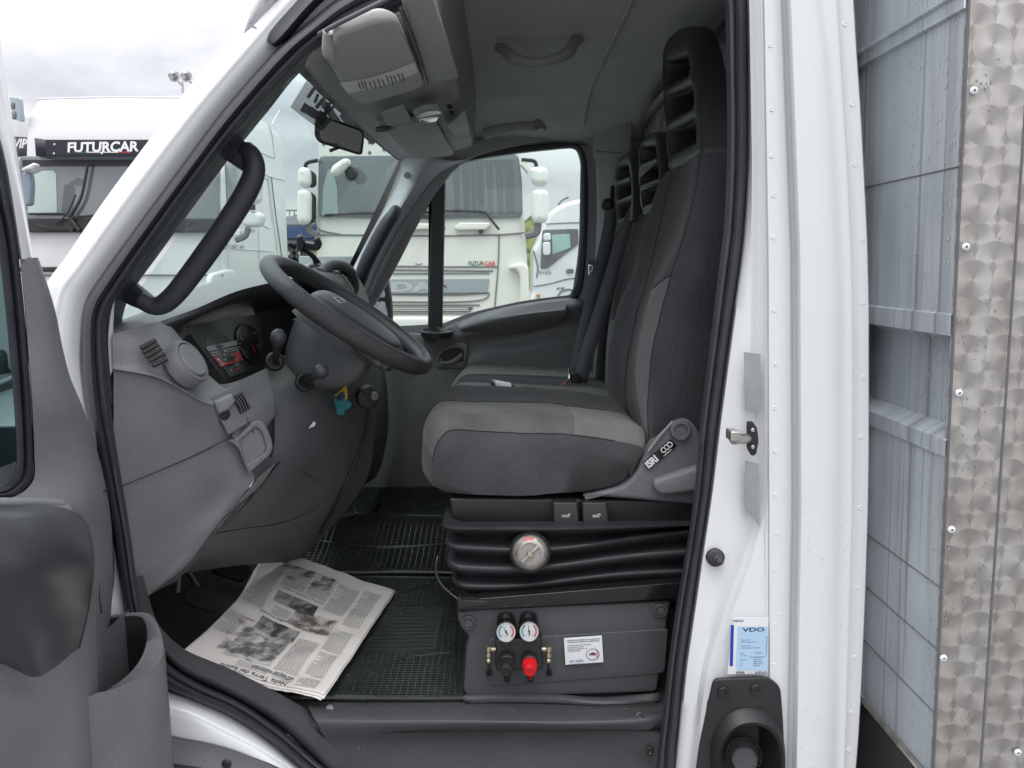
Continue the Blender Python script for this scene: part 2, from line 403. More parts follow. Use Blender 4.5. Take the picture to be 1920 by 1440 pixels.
# wet galvanised / painted steel wall of the cargo box, with water runs
def wetwall():
    m = bpy.data.materials.new('wet_panel_metal'); m.use_nodes = True; t = m.node_tree; b = t.nodes['Principled BSDF']
    tcn = t.nodes.new('ShaderNodeTexCoord')
    mpp = t.nodes.new('ShaderNodeMapping'); mpp.inputs['Scale'].default_value = (1, 15, .7); t.links.new(tcn.outputs['Object'], mpp.inputs[0])
    a = t.nodes.new('ShaderNodeTexNoise'); a.inputs['Scale'].default_value = 1.0; a.inputs['Detail'].default_value = 5; a.inputs['Roughness'].default_value = .6; a.inputs['Distortion'].default_value = .25
    t.links.new(mpp.outputs[0], a.inputs['Vector'])
    c = t.nodes.new('ShaderNodeTexNoise'); c.inputs['Scale'].default_value = 5; c.inputs['Detail'].default_value = 5
    t.links.new(tcn.outputs['Object'], c.inputs['Vector'])
    ra = t.nodes.new('ShaderNodeValToRGB'); el = ra.color_ramp.elements
    el[0].position = .36; el[0].color = (.40, .42, .44, 1); el[1].position = .66; el[1].color = (.58, .62, .655, 1)
    x = el.new(.42); x.color = (.48, .515, .54, 1)
    x = el.new(.52); x.color = (.51, .555, .585, 1)
    t.links.new(a.outputs['Fac'], ra.inputs[0])
    mx = t.nodes.new('ShaderNodeMixRGB'); mx.blend_type = 'MULTIPLY'; mx.inputs[0].default_value = .7
    rb = t.nodes.new('ShaderNodeValToRGB'); rb.color_ramp.elements[0].position = .3; rb.color_ramp.elements[0].color = (.68, .7, .72, 1); rb.color_ramp.elements[1].position = .6
    t.links.new(c.outputs['Fac'], rb.inputs[0]); t.links.new(ra.outputs[0], mx.inputs[1]); t.links.new(rb.outputs[0], mx.inputs[2])
    m3 = t.nodes.new('ShaderNodeMapping'); m3.inputs['Scale'].default_value = (1, 46, .45); t.links.new(tcn.outputs['Object'], m3.inputs[0])
    a3 = t.nodes.new('ShaderNodeTexNoise'); a3.inputs['Scale'].default_value = 1.0; a3.inputs['Detail'].default_value = 3; a3.inputs['Distortion'].default_value = .5; t.links.new(m3.outputs[0], a3.inputs['Vector'])
    r3 = t.nodes.new('ShaderNodeValToRGB'); r3.color_ramp.elements[0].position = .63; r3.color_ramp.elements[0].color = (1,1,1,1); r3.color_ramp.elements[1].position = .65; r3.color_ramp.elements[1].color = (.68,.68,.68,1)
    t.links.new(a3.outputs['Fac'], r3.inputs[0])
    m4 = t.nodes.new('ShaderNodeMixRGB'); m4.blend_type = 'MULTIPLY'; m4.inputs[0].default_value = 1; t.links.new(mx.outputs[0], m4.inputs[1]); t.links.new(r3.outputs[0], m4.inputs[2])
    t.links.new(m4.outputs[0], b.inputs['Base Color'])
    rr = t.nodes.new('ShaderNodeMapRange'); rr.inputs['From Min'].default_value = .35; rr.inputs['From Max'].default_value = .6
    rr.inputs['To Min'].default_value = .16; rr.inputs['To Max'].default_value = .5
    t.links.new(a.outputs['Fac'], rr.inputs['Value']); t.links.new(rr.outputs[0], b.inputs['Roughness'])
    b.inputs['Metallic'].default_value = .08
    dr = t.nodes.new('ShaderNodeTexVoronoi'); dr.inputs['Scale'].default_value = 130; t.links.new(tcn.outputs['Object'], dr.inputs['Vector'])
    dm = t.nodes.new('ShaderNodeMapRange'); dm.inputs['From Min'].default_value = .12; dm.inputs['From Max'].default_value = .3; dm.inputs['To Min'].default_value = 1; dm.inputs['To Max'].default_value = 0
    t.links.new(dr.outputs['Distance'], dm.inputs['Value'])
    ad = t.nodes.new('ShaderNodeMath'); ad.operation = 'ADD'; t.links.new(dm.outputs[0], ad.inputs[0]); t.links.new(a.outputs['Fac'], ad.inputs[1])
    bp = t.nodes.new('ShaderNodeBump'); bp.inputs['Strength'].default_value = .05; bp.inputs['Distance'].default_value = .002
    t.links.new(ad.outputs[0], bp.inputs['Height']); t.links.new(bp.outputs[0], b.inputs['Normal'])
    return m
M['wet'] = wetwall()

# engine-turned aluminium: overlapping brushed discs in staggered rows
def turned():
    m = bpy.data.materials.new('engine_turned_aluminium'); m.use_nodes = True; t = m.node_tree; b = t.nodes['Principled BSDF']
    N = t.nodes.new; LK = t.links.new
    tcn = N('ShaderNodeTexCoord'); sp = N('ShaderNodeSeparateXYZ'); LK(tcn.outputs['Object'], sp.inputs[0])
    def ma(op, a, b_=None, c=None):
        n = N('ShaderNodeMath'); n.operation = op
        for i, q in enumerate((a, b_, c)):
            if q is None: continue
            if isinstance(q, (int, float)): n.inputs[i].default_value = q
            else: LK(q, n.inputs[i])
        return n.outputs[0]
    PX, PZ, RAD = .058, .110, .0288
    best_h = None; val = None; rv = None
    # disc layers drawn one over the other: each lower row covers the one above it
    for layer in range(4):
        row_off = layer * PZ * .5 if False else 0
        zz = ma('ADD', ma('DIVIDE', sp.outputs['Z'], PZ), layer * .25)
        zi = ma('FLOOR', zz)
        xx = ma('ADD', ma('DIVIDE', sp.outputs['X'], PX), .5 * (layer % 2))
        fx = ma('MULTIPLY', ma('SUBTRACT', ma('FRACT', xx), .5), PX)
        fz = ma('MULTIPLY', ma('SUBTRACT', ma('FRACT', zz), .5), PZ)
        r = ma('SQRT', ma('ADD', ma('MULTIPLY', fx, fx), ma('MULTIPLY', fz, fz)))
        inside = ma('LESS_THAN', r, RAD)
        ang = ma('ARCTAN2', fz, fx)
        # radial sheen of a brushed disc: two bright lobes, turned a little for each disc
        cell = ma('ADD', ma('MULTIPLY', zi, 1.7), ma('MULTIPLY', ma('FLOOR', xx), 2.3))
        lobe = ma('COSINE', ma('ADD', ma('MULTIPLY', ang, 2), ma('ADD', ma('MULTIPLY', ma('SINE', cell), .5), .7)))
        ringn = ma('MULTIPLY', ma('SINE', ma('MULTIPLY', r, 3100)), .05)
        v_ = ma('ADD', ma('MULTIPLY', lobe, .38), ma('ADD', ringn, .5))
        if val is None: val = v_; rv = r
        else:
            mx = N('ShaderNodeMix'); mx.data_type = 'FLOAT'
            LK(inside, mx.inputs[0]); LK(val, mx.inputs[2]); LK(v_, mx.inputs[3]); val = mx.outputs[0]
            mr_ = N('ShaderNodeMix'); mr_.data_type = 'FLOAT'; LK(inside, mr_.inputs[0]); LK(rv, mr_.inputs[2]); LK(r, mr_.inputs[3]); rv = mr_.outputs[0]
    nz = N('ShaderNodeTexNoise'); nz.inputs['Scale'].default_value = 7; nz.inputs['Detail'].default_value = 6
    mpp = N('ShaderNodeMapping'); mpp.inputs['Scale'].default_value = (3.5, 1, .8); LK(tcn.outputs['Object'], mpp.inputs[0]); LK(mpp.outputs[0], nz.inputs['Vector'])
    ra = N('ShaderNodeValToRGB'); el = ra.color_ramp.elements
    el[0].position = .05; el[0].color = (.34, .33, .32, 1); el[1].position = .95; el[1].color = (.60, .58, .56, 1)
    LK(val, ra.inputs[0])
    rb = N('ShaderNodeValToRGB'); rb.color_ramp.elements[0].position = .35; rb.color_ramp.elements[0].color = (.80, .77, .745, 1); rb.color_ramp.elements[1].position = .62; rb.color_ramp.elements[1].color = (1, 1, 1, 1)
    LK(nz.outputs['Fac'], rb.inputs[0])
    mm = N('ShaderNodeMixRGB'); mm.blend_type = 'MULTIPLY'; mm.inputs[0].default_value = 1; LK(ra.outputs[0], mm.inputs[1]); LK(rb.outputs[0], mm.inputs[2])
    LK(mm.outputs[0], b.inputs['Base Color']); b.inputs['Metallic'].default_value = .75; b.inputs['Roughness'].default_value = .42
    bp = N('ShaderNodeBump'); bp.inputs['Strength'].default_value = .05; bp.inputs['Distance'].default_value = .001
    LK(ma('SINE', ma('MULTIPLY', rv, 2600)), bp.inputs['Height']); LK(bp.outputs[0], b.inputs['Normal'])
    return m
M['turned'] = turned()
#@@BODY
# ================================================================== OUR TRUCK
truck = empty('delivery_truck', (0, 2.2, 0), 'white delivery truck cab with its driver door open and bare metal cargo box behind', 'truck')

def lerp_tab(tab, y):
    if y <= tab[0][0]: return tab[0][1]
    for (a, b), (c, d) in zip(tab, tab[1:]):
        if y <= c:
            t = (y-a)/(c-a); return b + (d-b)*t
    return tab[-1][1]
def smooth_tab(tab, y):
    return (lerp_tab(tab, y-25) + lerp_tab(tab, y) * 2 + lerp_tab(tab, y+25)) / 4

def lerp2(a, b, t): return (a[0]+(b[0]-a[0])*t, a[1]+(b[1]-a[1])*t)
# ---- white body: front pillar and wing
st = [((560,-75),(600,-60),(700,-50)), ((500,0),(532,12),(582,39)), ((463,43),(492,58),(521,92)), ((357,167),(382,186),(420,207)), ((287,260),(311,276),(348,303)),
      ((200,377),(224,392),(262,420)), ((130,480),(152,493),(194,514)), ((90,535),(114,548),(162,567)), ((50,620),(100,630),(153,630)), ((40,712),(95,712),(155,712)),
      ((50,850),(110,850),(180,850)), ((80,1000),(140,1000),(212,1010)), ((100,1150),(160,1150),(233,1150)), ((120,1300),(190,1290),(258,1240)),
      ((220,1350),(262,1325),(300,1290)), ((313,1379),(350,1340),(360,1314)), ((400,1395),(415,1372),(430,1345)), ((470,1418),(483,1405),(500,1390)), ((540,1452),(550,1450),(560,1440)), ((640,1530),(642,1520),(650,1512))]
rows = []
for i, (a, b, c) in enumerate(st):
    low = i >= 12
    mid = ((b[0]+c[0])/2, (b[1]+c[1])/2)
    if low: rows.append([W(*a, 1.334), W(*lerp2(a, b, .5), 1.338), W(*lerp2(a, b, .85), 1.342), W(*b, 1.345), W(*lerp2(b, c, .2), 1.348), W(*mid, 1.358), W(*c, 1.378)])
    else: rows.append([W(*a, 1.50), W(*lerp2(a, b, .5), 1.448), W(*lerp2(a, b, .9), 1.392), W(*b, 1.380), W(*lerp2(b, c, .15), 1.381), W(*mid, 1.386), W(*c, 1.402)])
mb = MB(); cc = [crg([r[k] for r in rows], 8) for k in range(7)]
rr = [crg([c[i] for c in cc], 4) for i in range(len(cc[0]))]
mb.loft(rr)
# joint between roof side and pillar, and windscreen-side edge
mb.build('front_pillar_panel', M['white'], truck, solid=.004, off=1, ang=60)
mb = MB(); mb.tube([W(466,44,1.455), W(484,55,1.398), W(502,70,1.389), W(520,88,1.393)], .0012, 6, samples=12); mb.build('pillar_joint', M['dgrey'], truck)
mb = MB(); mb.tube([W(*s[0], 1.505) for s in st[:9]], .004, 8, samples=60); mb.build('windscreen_edge_seal', M['rubber'], truck)
# gutter rubber above the pillar
mb = MB()
g0 = [(505,79,1.382), (512,60,1.38), (560,6,1.38), (600,-40,1.38)]; g1 = [(511,82,1.379), (530,64,1.368), (583,4,1.365), (640,-45,1.365)]; g2 = [(515,84,1.382), (540,66,1.38), (598,2,1.38), (665,-45,1.38)]
mb.loft([cr(g, 24) for g in (g0, g1, g2)]); mb.build('rain_gutter_rubber', M['rubber'], truck, solid=.01, off=0)
# fender liner edge under the wing
mb = MB()
a = [(180,1330,1.32), (313,1380,1.32), (400,1396,1.32), (470,1419,1.32), (540,1453,1.32), (600,1500,1.33)]
b = [(180,1385,1.29), (313,1428,1.29), (380,1440,1.29), (430,1462,1.29), (500,1500,1.29), (560,1540,1.30)]
c = [(180,1395,1.30), (313,1436,1.30), (380,1450,1.30), (430,1475,1.30), (500,1520,1.30), (560,1560,1.31)]
d = [(180,1500,1.36), (313,1520,1.36), (380,1540,1.36), (430,1560,1.36), (500,1600,1.36), (560,1640,1.36)]
mb.loft([cr(x, 30) for x in (a, b, c, d)]); fl = mb.build('wheel_arch_liner', M['dgrey'], truck, solid=.004, off=1)
mb = MB(); mb.lathe(W(425,1432,1.298), (0,-1,0), [(.0001,.004),(.006,.004),(.009,.001),(.009,0)], 20); mb.build('screw', M['black'], fl)

# ---- white body: rear pillar (door shut face, flange, outer skin)
seal_o = [(-60,1397),(0,1400),(150,1403),(300,1403),(420,1396),(480,1390),(620,1370),(800,1346),(920,1332),(1020,1317),(1137,1300),(1253,1283),(1387,1270),(1500,1258)]
ch = [(-60,1414),(300,1420),(500,1418),(700,1416),(900,1420),(960,1416),(1050,1392),(1130,1362),(1250,1326),(1440,1300),(1500,1290)]
gl = [(-60,1431),(0,1432),(480,1440),(1250,1442),(1500,1440)]
fr_ = [(-60,1460),(0,1463),(480,1481),(960,1483),(1440,1474),(1500,1472)]
rd = [(-60,1524),(0,1530),(100,1547),(300,1562),(540,1574),(900,1572),(1500,1560)]
rf = [(-60,1570),(0,1573),(300,1591),(480,1599),(650,1601),(960,1600),(1350,1588),(1500,1582)]
ed = [(-60,1596),(0,1600),(100,1606),(200,1613),(350,1621),(450,1626),(580,1629),(850,1629),(970,1627),(1120,1622),(1260,1616),(1380,1610),(1500,1600)]
ys = list(range(-60, 1510, 14))
def colset(y):
    s, c, g, f, r, q, e_ = (smooth_tab(t, y) for t in (seal_o, ch, gl, fr_, rd, rf, ed))
    wch = min(max((y-930)/120, 0), 1)      # channel swings forward low down
    t0 = 1 if y < 960 else max(0, 1-(y-960)/250)
    chd = .011 * (1 if y < 1300 else max(0, 1-(y-1300)/100))
    pts = [(s-6, 1.41), (s, 1.374), (s+5, 1.352), ((s+c)/2, 1.341), (c-10, 1.338), (c-5, 1.338+chd*.5), (c+1, 1.338+chd), (c+9, 1.336+chd*.5)]
    x2 = max(c+17, 0)
    pts += [(x2, 1.329), ((x2+g-1)/2, 1.326), (g-1.2, 1.323), (g-.6, 1.3245), (g+.6, 1.3205), (g+1.6, 1.318)]
    pts += [((g+f)/2, 1.317), (f-1, 1.317), (f+1, 1.320), (f+5, 1.334), (f+11, 1.334), (f+16, 1.296), (f+20, 1.289), ((f+20+r)/2, 1.286),
            (r-1, 1.284), (r+1.5, 1.2865), ((r+q)/2, 1.2875), (q-3, 1.2875), (q-.5, 1.2825), (q+2, 1.2845), ((q+e_)/2, 1.284), (e_-.8, 1.2845), (e_, 1.289), (e_+2, 1.50), (e_+8, 1.90)]
    return pts
rows = []
for y in ys:
    out = []
    for x, d_ in colset(y): out.append(W(x, y, d_))
    rows.append(out)
fill = [(1328,1296),(1450,1290),(1466,1310),(1470,1620),(1290,1620),(1306,1400)]
def inpoly(x, y, P):
    c = False; j = len(P)-1
    for i in range(len(P)):
        if (P[i][1] > y) != (P[j][1] > y) and x < (P[j][0]-P[i][0])*(y-P[i][1])/(P[j][1]-P[i][1])+P[i][0]: c = not c
        j = i
    return c
cs = [[p[0] for p in colset(y)] for y in ys]
mb = MB(); mb.loft(rows, skip=lambda i, j: 2 < j < 17 and ys[i] > 1300 and all(inpoly(cs[ii][jj], ys[ii], fill) for ii in (i, min(i+1, len(ys)-1)) for jj in (j, j+1)))
# weld dimples
def ring(mb, p, r=.0032, n=(0, -1, 0)): mb.lathe(p, n, [(r, -.001), (r, .0002), (r*.82, .0006), (r*.5, .0001), (.0001, .0001)], 16)
for y, x in [(85,1445),(205,1447),(292,1447),(366,1451),(445,1450),(582,1452),(682,1455),(765,1453),(847,1454),(928,1455),(1000,1457),(1068,1452),(1112,1466),(1153,1465),(1172,1455),(1247,1451)]:
    ring(mb, W(x, y, 1.3165))
for y, x in [(45,1585),(195,1598),(308,1604),(448,1617),(568,1618),(708,1619),(820,1615),(952,1613),(1102,1609),(1233,1604),(1336,1598),(1407,1592)]:
    ring(mb, W(x, y, 1.2835), .0038)
mb.build('rear_pillar_panel', M['white'], truck, ang=50)
# raised soft pressing on the skin
# sealant bead along the flange
mb = MB(); mb.tube([W(smooth_tab(gl, y)-4.5, y, 1.3225) for y in range(-50, 330, 20)], .0009, 6); mb.tube([W(smooth_tab(gl, y)-7+(2 if y<1000 else 0), y, 1.3235) for y in range(300, 1250, 20)], .0008, 6)
mb.build('seam_sealant', M['seam'], truck)

# ---- tape strips, striker, buffer, sticker on the shut face
FJ = FY(1.3255)
for o_ in ([(1393,659),(1424,663),(1424,760),(1421,770),(1416,787),(1414,774),(1396,768)], [(1396,862),(1421,868),(1422,985),(1414,975),(1396,955)]):
    mb = panel(FJ, [o_], .0015, .0004, lift=.006); mb.build('tape_strip', M['tape'], truck)
stp = empty('door_striker', W(1398, 820, 1.32), parent=truck)
o2 = rnd([FJ.px(*p) for p in [(1397,788),(1407,787),(1416,800),(1419,825),(1414,850),(1406,853),(1397,838)]], .004)
mb = MB(); panel(FJ, [o2], .006, .002, mb, lift=.012, local=True); mb.build('striker_plate', M['black'], stp)
mb = MB()
mb.tube([W(1400,822,1.312), W(1386,823,1.28), W(1376,824,1.262)], .009, 18)
mb.box(W(1374,815,1.27), .016, .03, .017)
mb.build('striker_pin', M['steel'], stp, bevel=.002)
for y_ in (806, 838): mb = MB(); mb.lathe(W(1411,y_,1.309), (0,-1,0), [(.0035,0),(.0035,.002),(.002,.003),(.0001,.001)], 12); mb.build('screw', M['steel'], stp)
p = W(1341,1045,1.335)
mb = MB(); mb.lathe(p, (.08,-1,.02), [(.0165,-.004),(.0165,.004),(.0135,.006),(.0135,.010),(.010,.011),(.010,.016),(.0065,.018),(.0065,.024),(.004,.027),(.0001,.028)], 32)
mb.build('door_buffer', M['rubber'], truck, ang=30)
# service label
FL = Frame(W(1404,1210,1.312), (.999,.03,0), (0,0,1))
out = [(1373,1157),(1440,1157),(1438,1262),(1363,1263)]
mb = panel(FL, [out], .0012, .0003, lift=.003)
lab = mb.build('service_label', M['label'], truck, label='white and blue sticker reading VDO')
mb = MB(); decal(FL, [(1382,1173),(1438,1173),(1437,1255),(1379,1255)], .0036, mb); mb.build('blue_panel', M['lblue'], lab)
mb = MB(); decal(FL, [(1369,1170),(1375,1170),(1373,1247),(1367,1247)], .0036, mb); decal(FL, [(1412,1165),(1412,1165.2),(1413,1165)], .0036, mb); mb.build('blue_stripe', M['dblue'], lab)
mb = MB()
text(FL, 'VDO', 1411, 1182, .0105, .0042, mb, local=False, align='CENTER', sx=1.75, bold=.02)
text(FL, 'VDO', 1382, 1164, .0055, .0042, mb, local=False, align='CENTER', sx=1.7, bold=.02)
text(FL, 'VDO', 1425, 1261, .0062, .0042, mb, local=False, align='CENTER', sx=1.7, bold=.02)
for k, (s_, x, y) in enumerate([('Orobici 1 Srl', 1387, 1199), ('Officina Perego Florencio', 1387, 1203), ('Via Europa, 43', 1387, 1210), ('I-21000 Lonate di Tivoli (MI)', 1387, 1214), ('Data', 1387, 1224), ('9-mag-2024', 1412, 1223),
      ('N. Telaio', 1387, 1228), ('ZCFC70A0005322783', 1403, 1231), ('Pneumatici', 1387, 1236), ('225 / 65R16', 1411, 1235), ('w=', 1387, 1240), ('10803 imp/km', 1411, 1239), ('k=', 1387, 1244), ('10800 imp/km', 1411, 1243), ('l=', 1387, 1248), ('2202 mm', 1411, 1247)]):
    text(FL, s_, x, y, .0031, .0042, mb, local=False)
text(FL, 'CA 5624 CM SG. REG. 000', 1436, 1226, .0032, .0042, mb, local=False, rot=math.pi/2)
text(FL, '1111 00', 1399, 1260, .0032, .0042, mb, local=False)
mb.build('label_print', M['navy'], lab)
mb = MB(); decal(FL, [(1379,1257),(1395,1257),(1395,1261.5),(1379,1261.5)], .0038, mb); mb.build('label_bar', M['inkgrey'], lab)

# ---- fuel filler housing
ff = empty('fuel_filler', W(1390,1380,1.33), parent=truck)
FF = FY(1.306)
outl = rnd([FF.px(*p) for p in [(1338,1274),(1440,1270),(1464,1288),(1469,1350),(1473,1440),(1476,1560),(1290,1560),(1312,1400)]], .012)
hole = sm2([FF.px(*p) for p in [(1346,1430),(1352,1385),(1376,1356),(1410,1349),(1440,1362),(1456,1395),(1458,1440),(1450,1500),(1400,1530),(1360,1500)]], 60)
mb = panel(FF, [outl, hole], .008, .003, local=True); mb.build('filler_plate', M['black'], ff)
mb = MB()  # rim swelling round the bowl + bowl
hp = [FF.w(q.x, q.y, 0) for q in hole]; cen = sum(hp, Vector())/len(hp)
loops = [[cen + (q-cen)*s_ + Vector((0, d_, 0)) for q in hp] for s_, d_ in ((1.24,-.001),(1.18,-.012),(1.08,-.022),(1.0,-.018),(.98,.0),(.95,.03),(.80,.075),(.01,.085))]
mb.loft(loops, closed=True); mb.build('filler_bowl', M['black'], ff)
c_ = W(1392,1412,1.385)
ax = Vector((-.12,-.95,.25))
mb = MB(); prof = [(.0395,-.03),(.0395,.0),(.036,.012),(.030,.020),(.0285,.024),(.0275,.0255),(.024,.024),(.0235,.0225),(.0001,.0225)]
mb.lathe(c_ + Vector((.0,.0,-.004)), ax, [(r*.85, h) for r, h in prof], 48)
for k in range(36):
    a = 2*math.pi*k/36; u = ax.normalized().cross(Vector((0,0,1))).normalized(); v_ = ax.normalized().cross(u)
    mb.box(c_ + ax.normalized()*.009 + (u*math.cos(a)+v_*math.sin(a))*.0335, .0018, .0018, .012, rot=ax.to_track_quat('Z','Y').to_matrix())
mb.build('fuel_cap', M['dgrey'], ff)
mb = MB()
for x, y in ((1356,1297),(1417,1292)): mb = MB(); mb.lathe(W(x,y,1.305), (0,-1,0), [(.0105,0),(.0105,.002),(.009,.004),(.006,.004),(.005,.001),(.0001,.001)], 24); mb.build('screw', M['black'], ff)

# ---- the door seal: one closed rubber band round the opening
so_ = [(1403,150),(1403,300),(1396,420),(1390,480),(1370,620),(1346,800),(1332,920),(1317,1020),(1300,1137),(1283,1253),(1270,1387),(1255,1500),(1150,1600),(900,1640),(700,1560),(620,1490),(560,1440),(500,1390),(430,1345),(350,1310),(290,1278),(255,1225),(233,1150),(212,1010),(180,850),(158,750),(153,640),(160,572),(194,514),(262,420),(348,303),(420,207),(521,92),(582,39),(640,-8),(720,-50),(850,-90),(1100,-120),(1330,-110),(1396,-50)]
si_ = [(1362,150),(1363,300),(1358,420),(1351,480),(1334,620),(1312,800),(1302,920),(1288,1020),(1268,1137),(1252,1253),(1236,1387),(1215,1490),(1130,1560),(900,1600),(720,1510),(655,1468),(600,1430),(530,1370),(450,1315),(370,1278),(315,1240),(285,1190),(262,1120),(243,990),(220,850),(208,760),(197,650),(200,590),(228,540),(292,445),(378,327),(452,232),(548,125),(606,74),(662,38),(740,5),(860,-40),(1100,-80),(1300,-70),(1352,-40)]
prof = [(0,1.392),(.05,1.37),(.2,1.352),(.38,1.350),(.5,1.358),(.56,1.366),(.66,1.362),(.8,1.364),(.94,1.378),(1,1.40)]
mb = MB(); strands = []
for t, d_ in prof:
    strands.append(crg([W(a[0]+(b[0]-a[0])*t, a[1]+(b[1]-a[1])*t, d_) for a, b in zip(so_, si_)], 6, True))
mb.loft(strands, closed=True); mb.build('door_seal', M['rubber'], truck, ang=60)

# dark inner trim of the front pillar (between seal and windscreen)
ti = [(232,760),(214,640),(222,575),(248,528),(283,480),(350,388),(417,297),(447,260),(500,195),(556,126),(628,68),(690,28),(760,0),(860,-40)]
sidx = si_[25:37]
a_ = cr([(x, y, 1.395) for x, y in si_[25:37]], 60); b_ = cr([(x, y, 1.46) for x, y in ti], 60); m1 = cr([( (p[0]), p[1], 1.395) for p in si_[25:37]], 60)
mid = [a.lerp(b, .55) + Vector((0, -.012, 0)) for a, b in zip(a_, b_)]
b2 = [b + Vector((-.012, .05, .0)) for b in b_]
loops = [a_, mid, b_, b2]
cols = [crg(list(c), 4) for c in zip(*loops)]
mb = MB(); mb.loft([list(r) for r in zip(*cols)]); mb.build('front_pillar_trim', M['rubber'], truck, solid=.003, off=0)
# pale strip by the end of the dash
mb = MB(); mb.loft([cr(x, 16) for x in ([(206,590,1.405),(202,640,1.405),(206,705,1.405)], [(214,560,1.41),(211,640,1.41),(213,692,1.41)])]); mb.build('pillar_joint_strip', M['seam'], truck, solid=.002)

# ---- grab handle on the pillar (padded)
gh = empty('pillar_grab_handle', W(440,300,1.5), parent=truck)
mb = MB(); mb.tube([(438,300,1.50),(462,282,1.49),(477,312,1.485),(466,352,1.48),(425,420,1.475),(365,505,1.475),(322,558,1.475),(293,574,1.475),(262,562,1.47)], [.013,.019,.0205,.0205,.0205,.0205,.020,.019,.016], 20, samples=60)
mb.build('grip', M['rubber'], gh)
def strap_plate(pts, nm):
    f = FY(1.478); mb = panel(f, [rnd([f.px(*p) for p in pts], .012, 5)], .03, .010, local=True); return mb.build(nm, M['rubber'], gh)
strap_plate([(388,290),(418,240),(449,259),(474,280),(486,302),(470,330),(448,318),(418,297)], 'bracket'); strap_plate([(212,545),(240,524),(285,561),(304,566),(290,588),(268,584),(236,572),(214,556)], 'bracket')

# ---- roof and cab skin that close the cab (outside, mostly seen by the light only)
mb = MB()
# headliner: runs from the near cant rail over the top and down to the far door
ceil = []
for i in range(15):
    t = i/14; y = 1.42 + t*1.66
    z = 2.365 - .16*max(0, (abs(t-.5)*2-.55)/.45)**2
    ceil.append([Vector((x, y, z + .012*math.cos(x*3))) for x in [-.42+.07*k for k in range(15)]])
mb.loft(ceil); hl = mb.build('headliner', M['headliner'], truck, solid=.01, off=1)
mb = MB(); mb.loft([[Vector((x, y, 2.44)) for x in (-.34, .62)] for y in (1.46, 3.12)]); mb.build('roof_skin', M['white'], truck, solid=.02, off=1)
# moulded line and rear edge seam on the headliner
mb = MB(); mb.tube([Vector((.30, 1.5+.15*k, 2.365 - .16*max(0, (abs((.08+.15*k)/1.66-.5)*2-.55)/.45)**2 - .002)) for k in range(11)], .004, 8); mb.build('ceiling_seam', M['headliner'], hl)

# rear wall of the cab behind a wrinkled clear sheet
mb = MB(); mb.loft([[Vector((.57, y, z)) for y in (1.40, 3.10)] for z in (.85, 2.42)]); mb.build('cab_rear_wall', mat('rear_wall_board', (.34,.34,.32), .8, var=(5,.1)), truck, solid=.02, off=1)
def plastic_sheet():
    m = mat('wrinkled_film', (.52,.53,.49), .16, spec=.9, coat=1, coat_rough=.08)
    t = m.node_tree; b = t.nodes['Principled BSDF']; tcn = [n for n in t.nodes if n.type == 'TEX_COORD'][0]
    mp_ = t.nodes.new('ShaderNodeMapping'); mp_.inputs['Scale'].default_value = (1, 5, 9); mp_.inputs['Rotation'].default_value = (.9,0,0); t.links.new(tcn.outputs['Object'], mp_.inputs[0])
    nz = t.nodes.new('ShaderNodeTexNoise'); nz.inputs['Scale'].default_value = 1.6; nz.inputs['Detail'].default_value = 3; nz.inputs['Distortion'].default_value = 1.6; t.links.new(mp_.outputs[0], nz.inputs['Vector'])
    bp = t.nodes.new('ShaderNodeBump'); bp.inputs['Strength'].default_value = .9; bp.inputs['Distance'].default_value = .03
    t.links.new(nz.outputs['Fac'], bp.inputs['Height']); t.links.new(bp.outputs[0], b.inputs['Normal']); return m
mb = MB(); rws = []
for i in range(30):
    z = 1.9 + .43*i/29
    rws.append([Vector((.535 + .012*noise.noise(Vector((y*4, z*7, 2))) + .008*noise.noise(Vector((y*11+z*14, z*4, 5))), y, z)) for y in [1.42+k*.042 for k in range(40)]])
mb.loft(rws); mb.build('wall_cover_sheet', plastic_sheet(), truck)
mb = MB(); mb.tube([Vector((.53, 1.45, 1.90)), Vector((.53, 3.0, 1.90))], .008, 8); mb.tube([Vector((.52, 1.45, 2.335)), Vector((.52, 3.0, 2.27))], .008, 8); mb.build('wall_cover_rail', M['dgrey'], truck)

# near door cant rail interior + A post top closure so no light leaks
mb = MB(); mb.loft([[Vector((-.46, 1.46, 2.14)), Vector((-.36, 1.42, 2.24)), Vector((-.1, 1.41, 2.34)), Vector((.55, 1.41, 2.36))], [Vector((-.44, 1.47, 2.20)), Vector((-.34, 1.44, 2.34)), Vector((-.1, 1.41, 2.44)), Vector((.62, 1.41, 2.46))]])
mb.build('roof_side_rail', M['headliner'], truck, solid=.02, off=0)

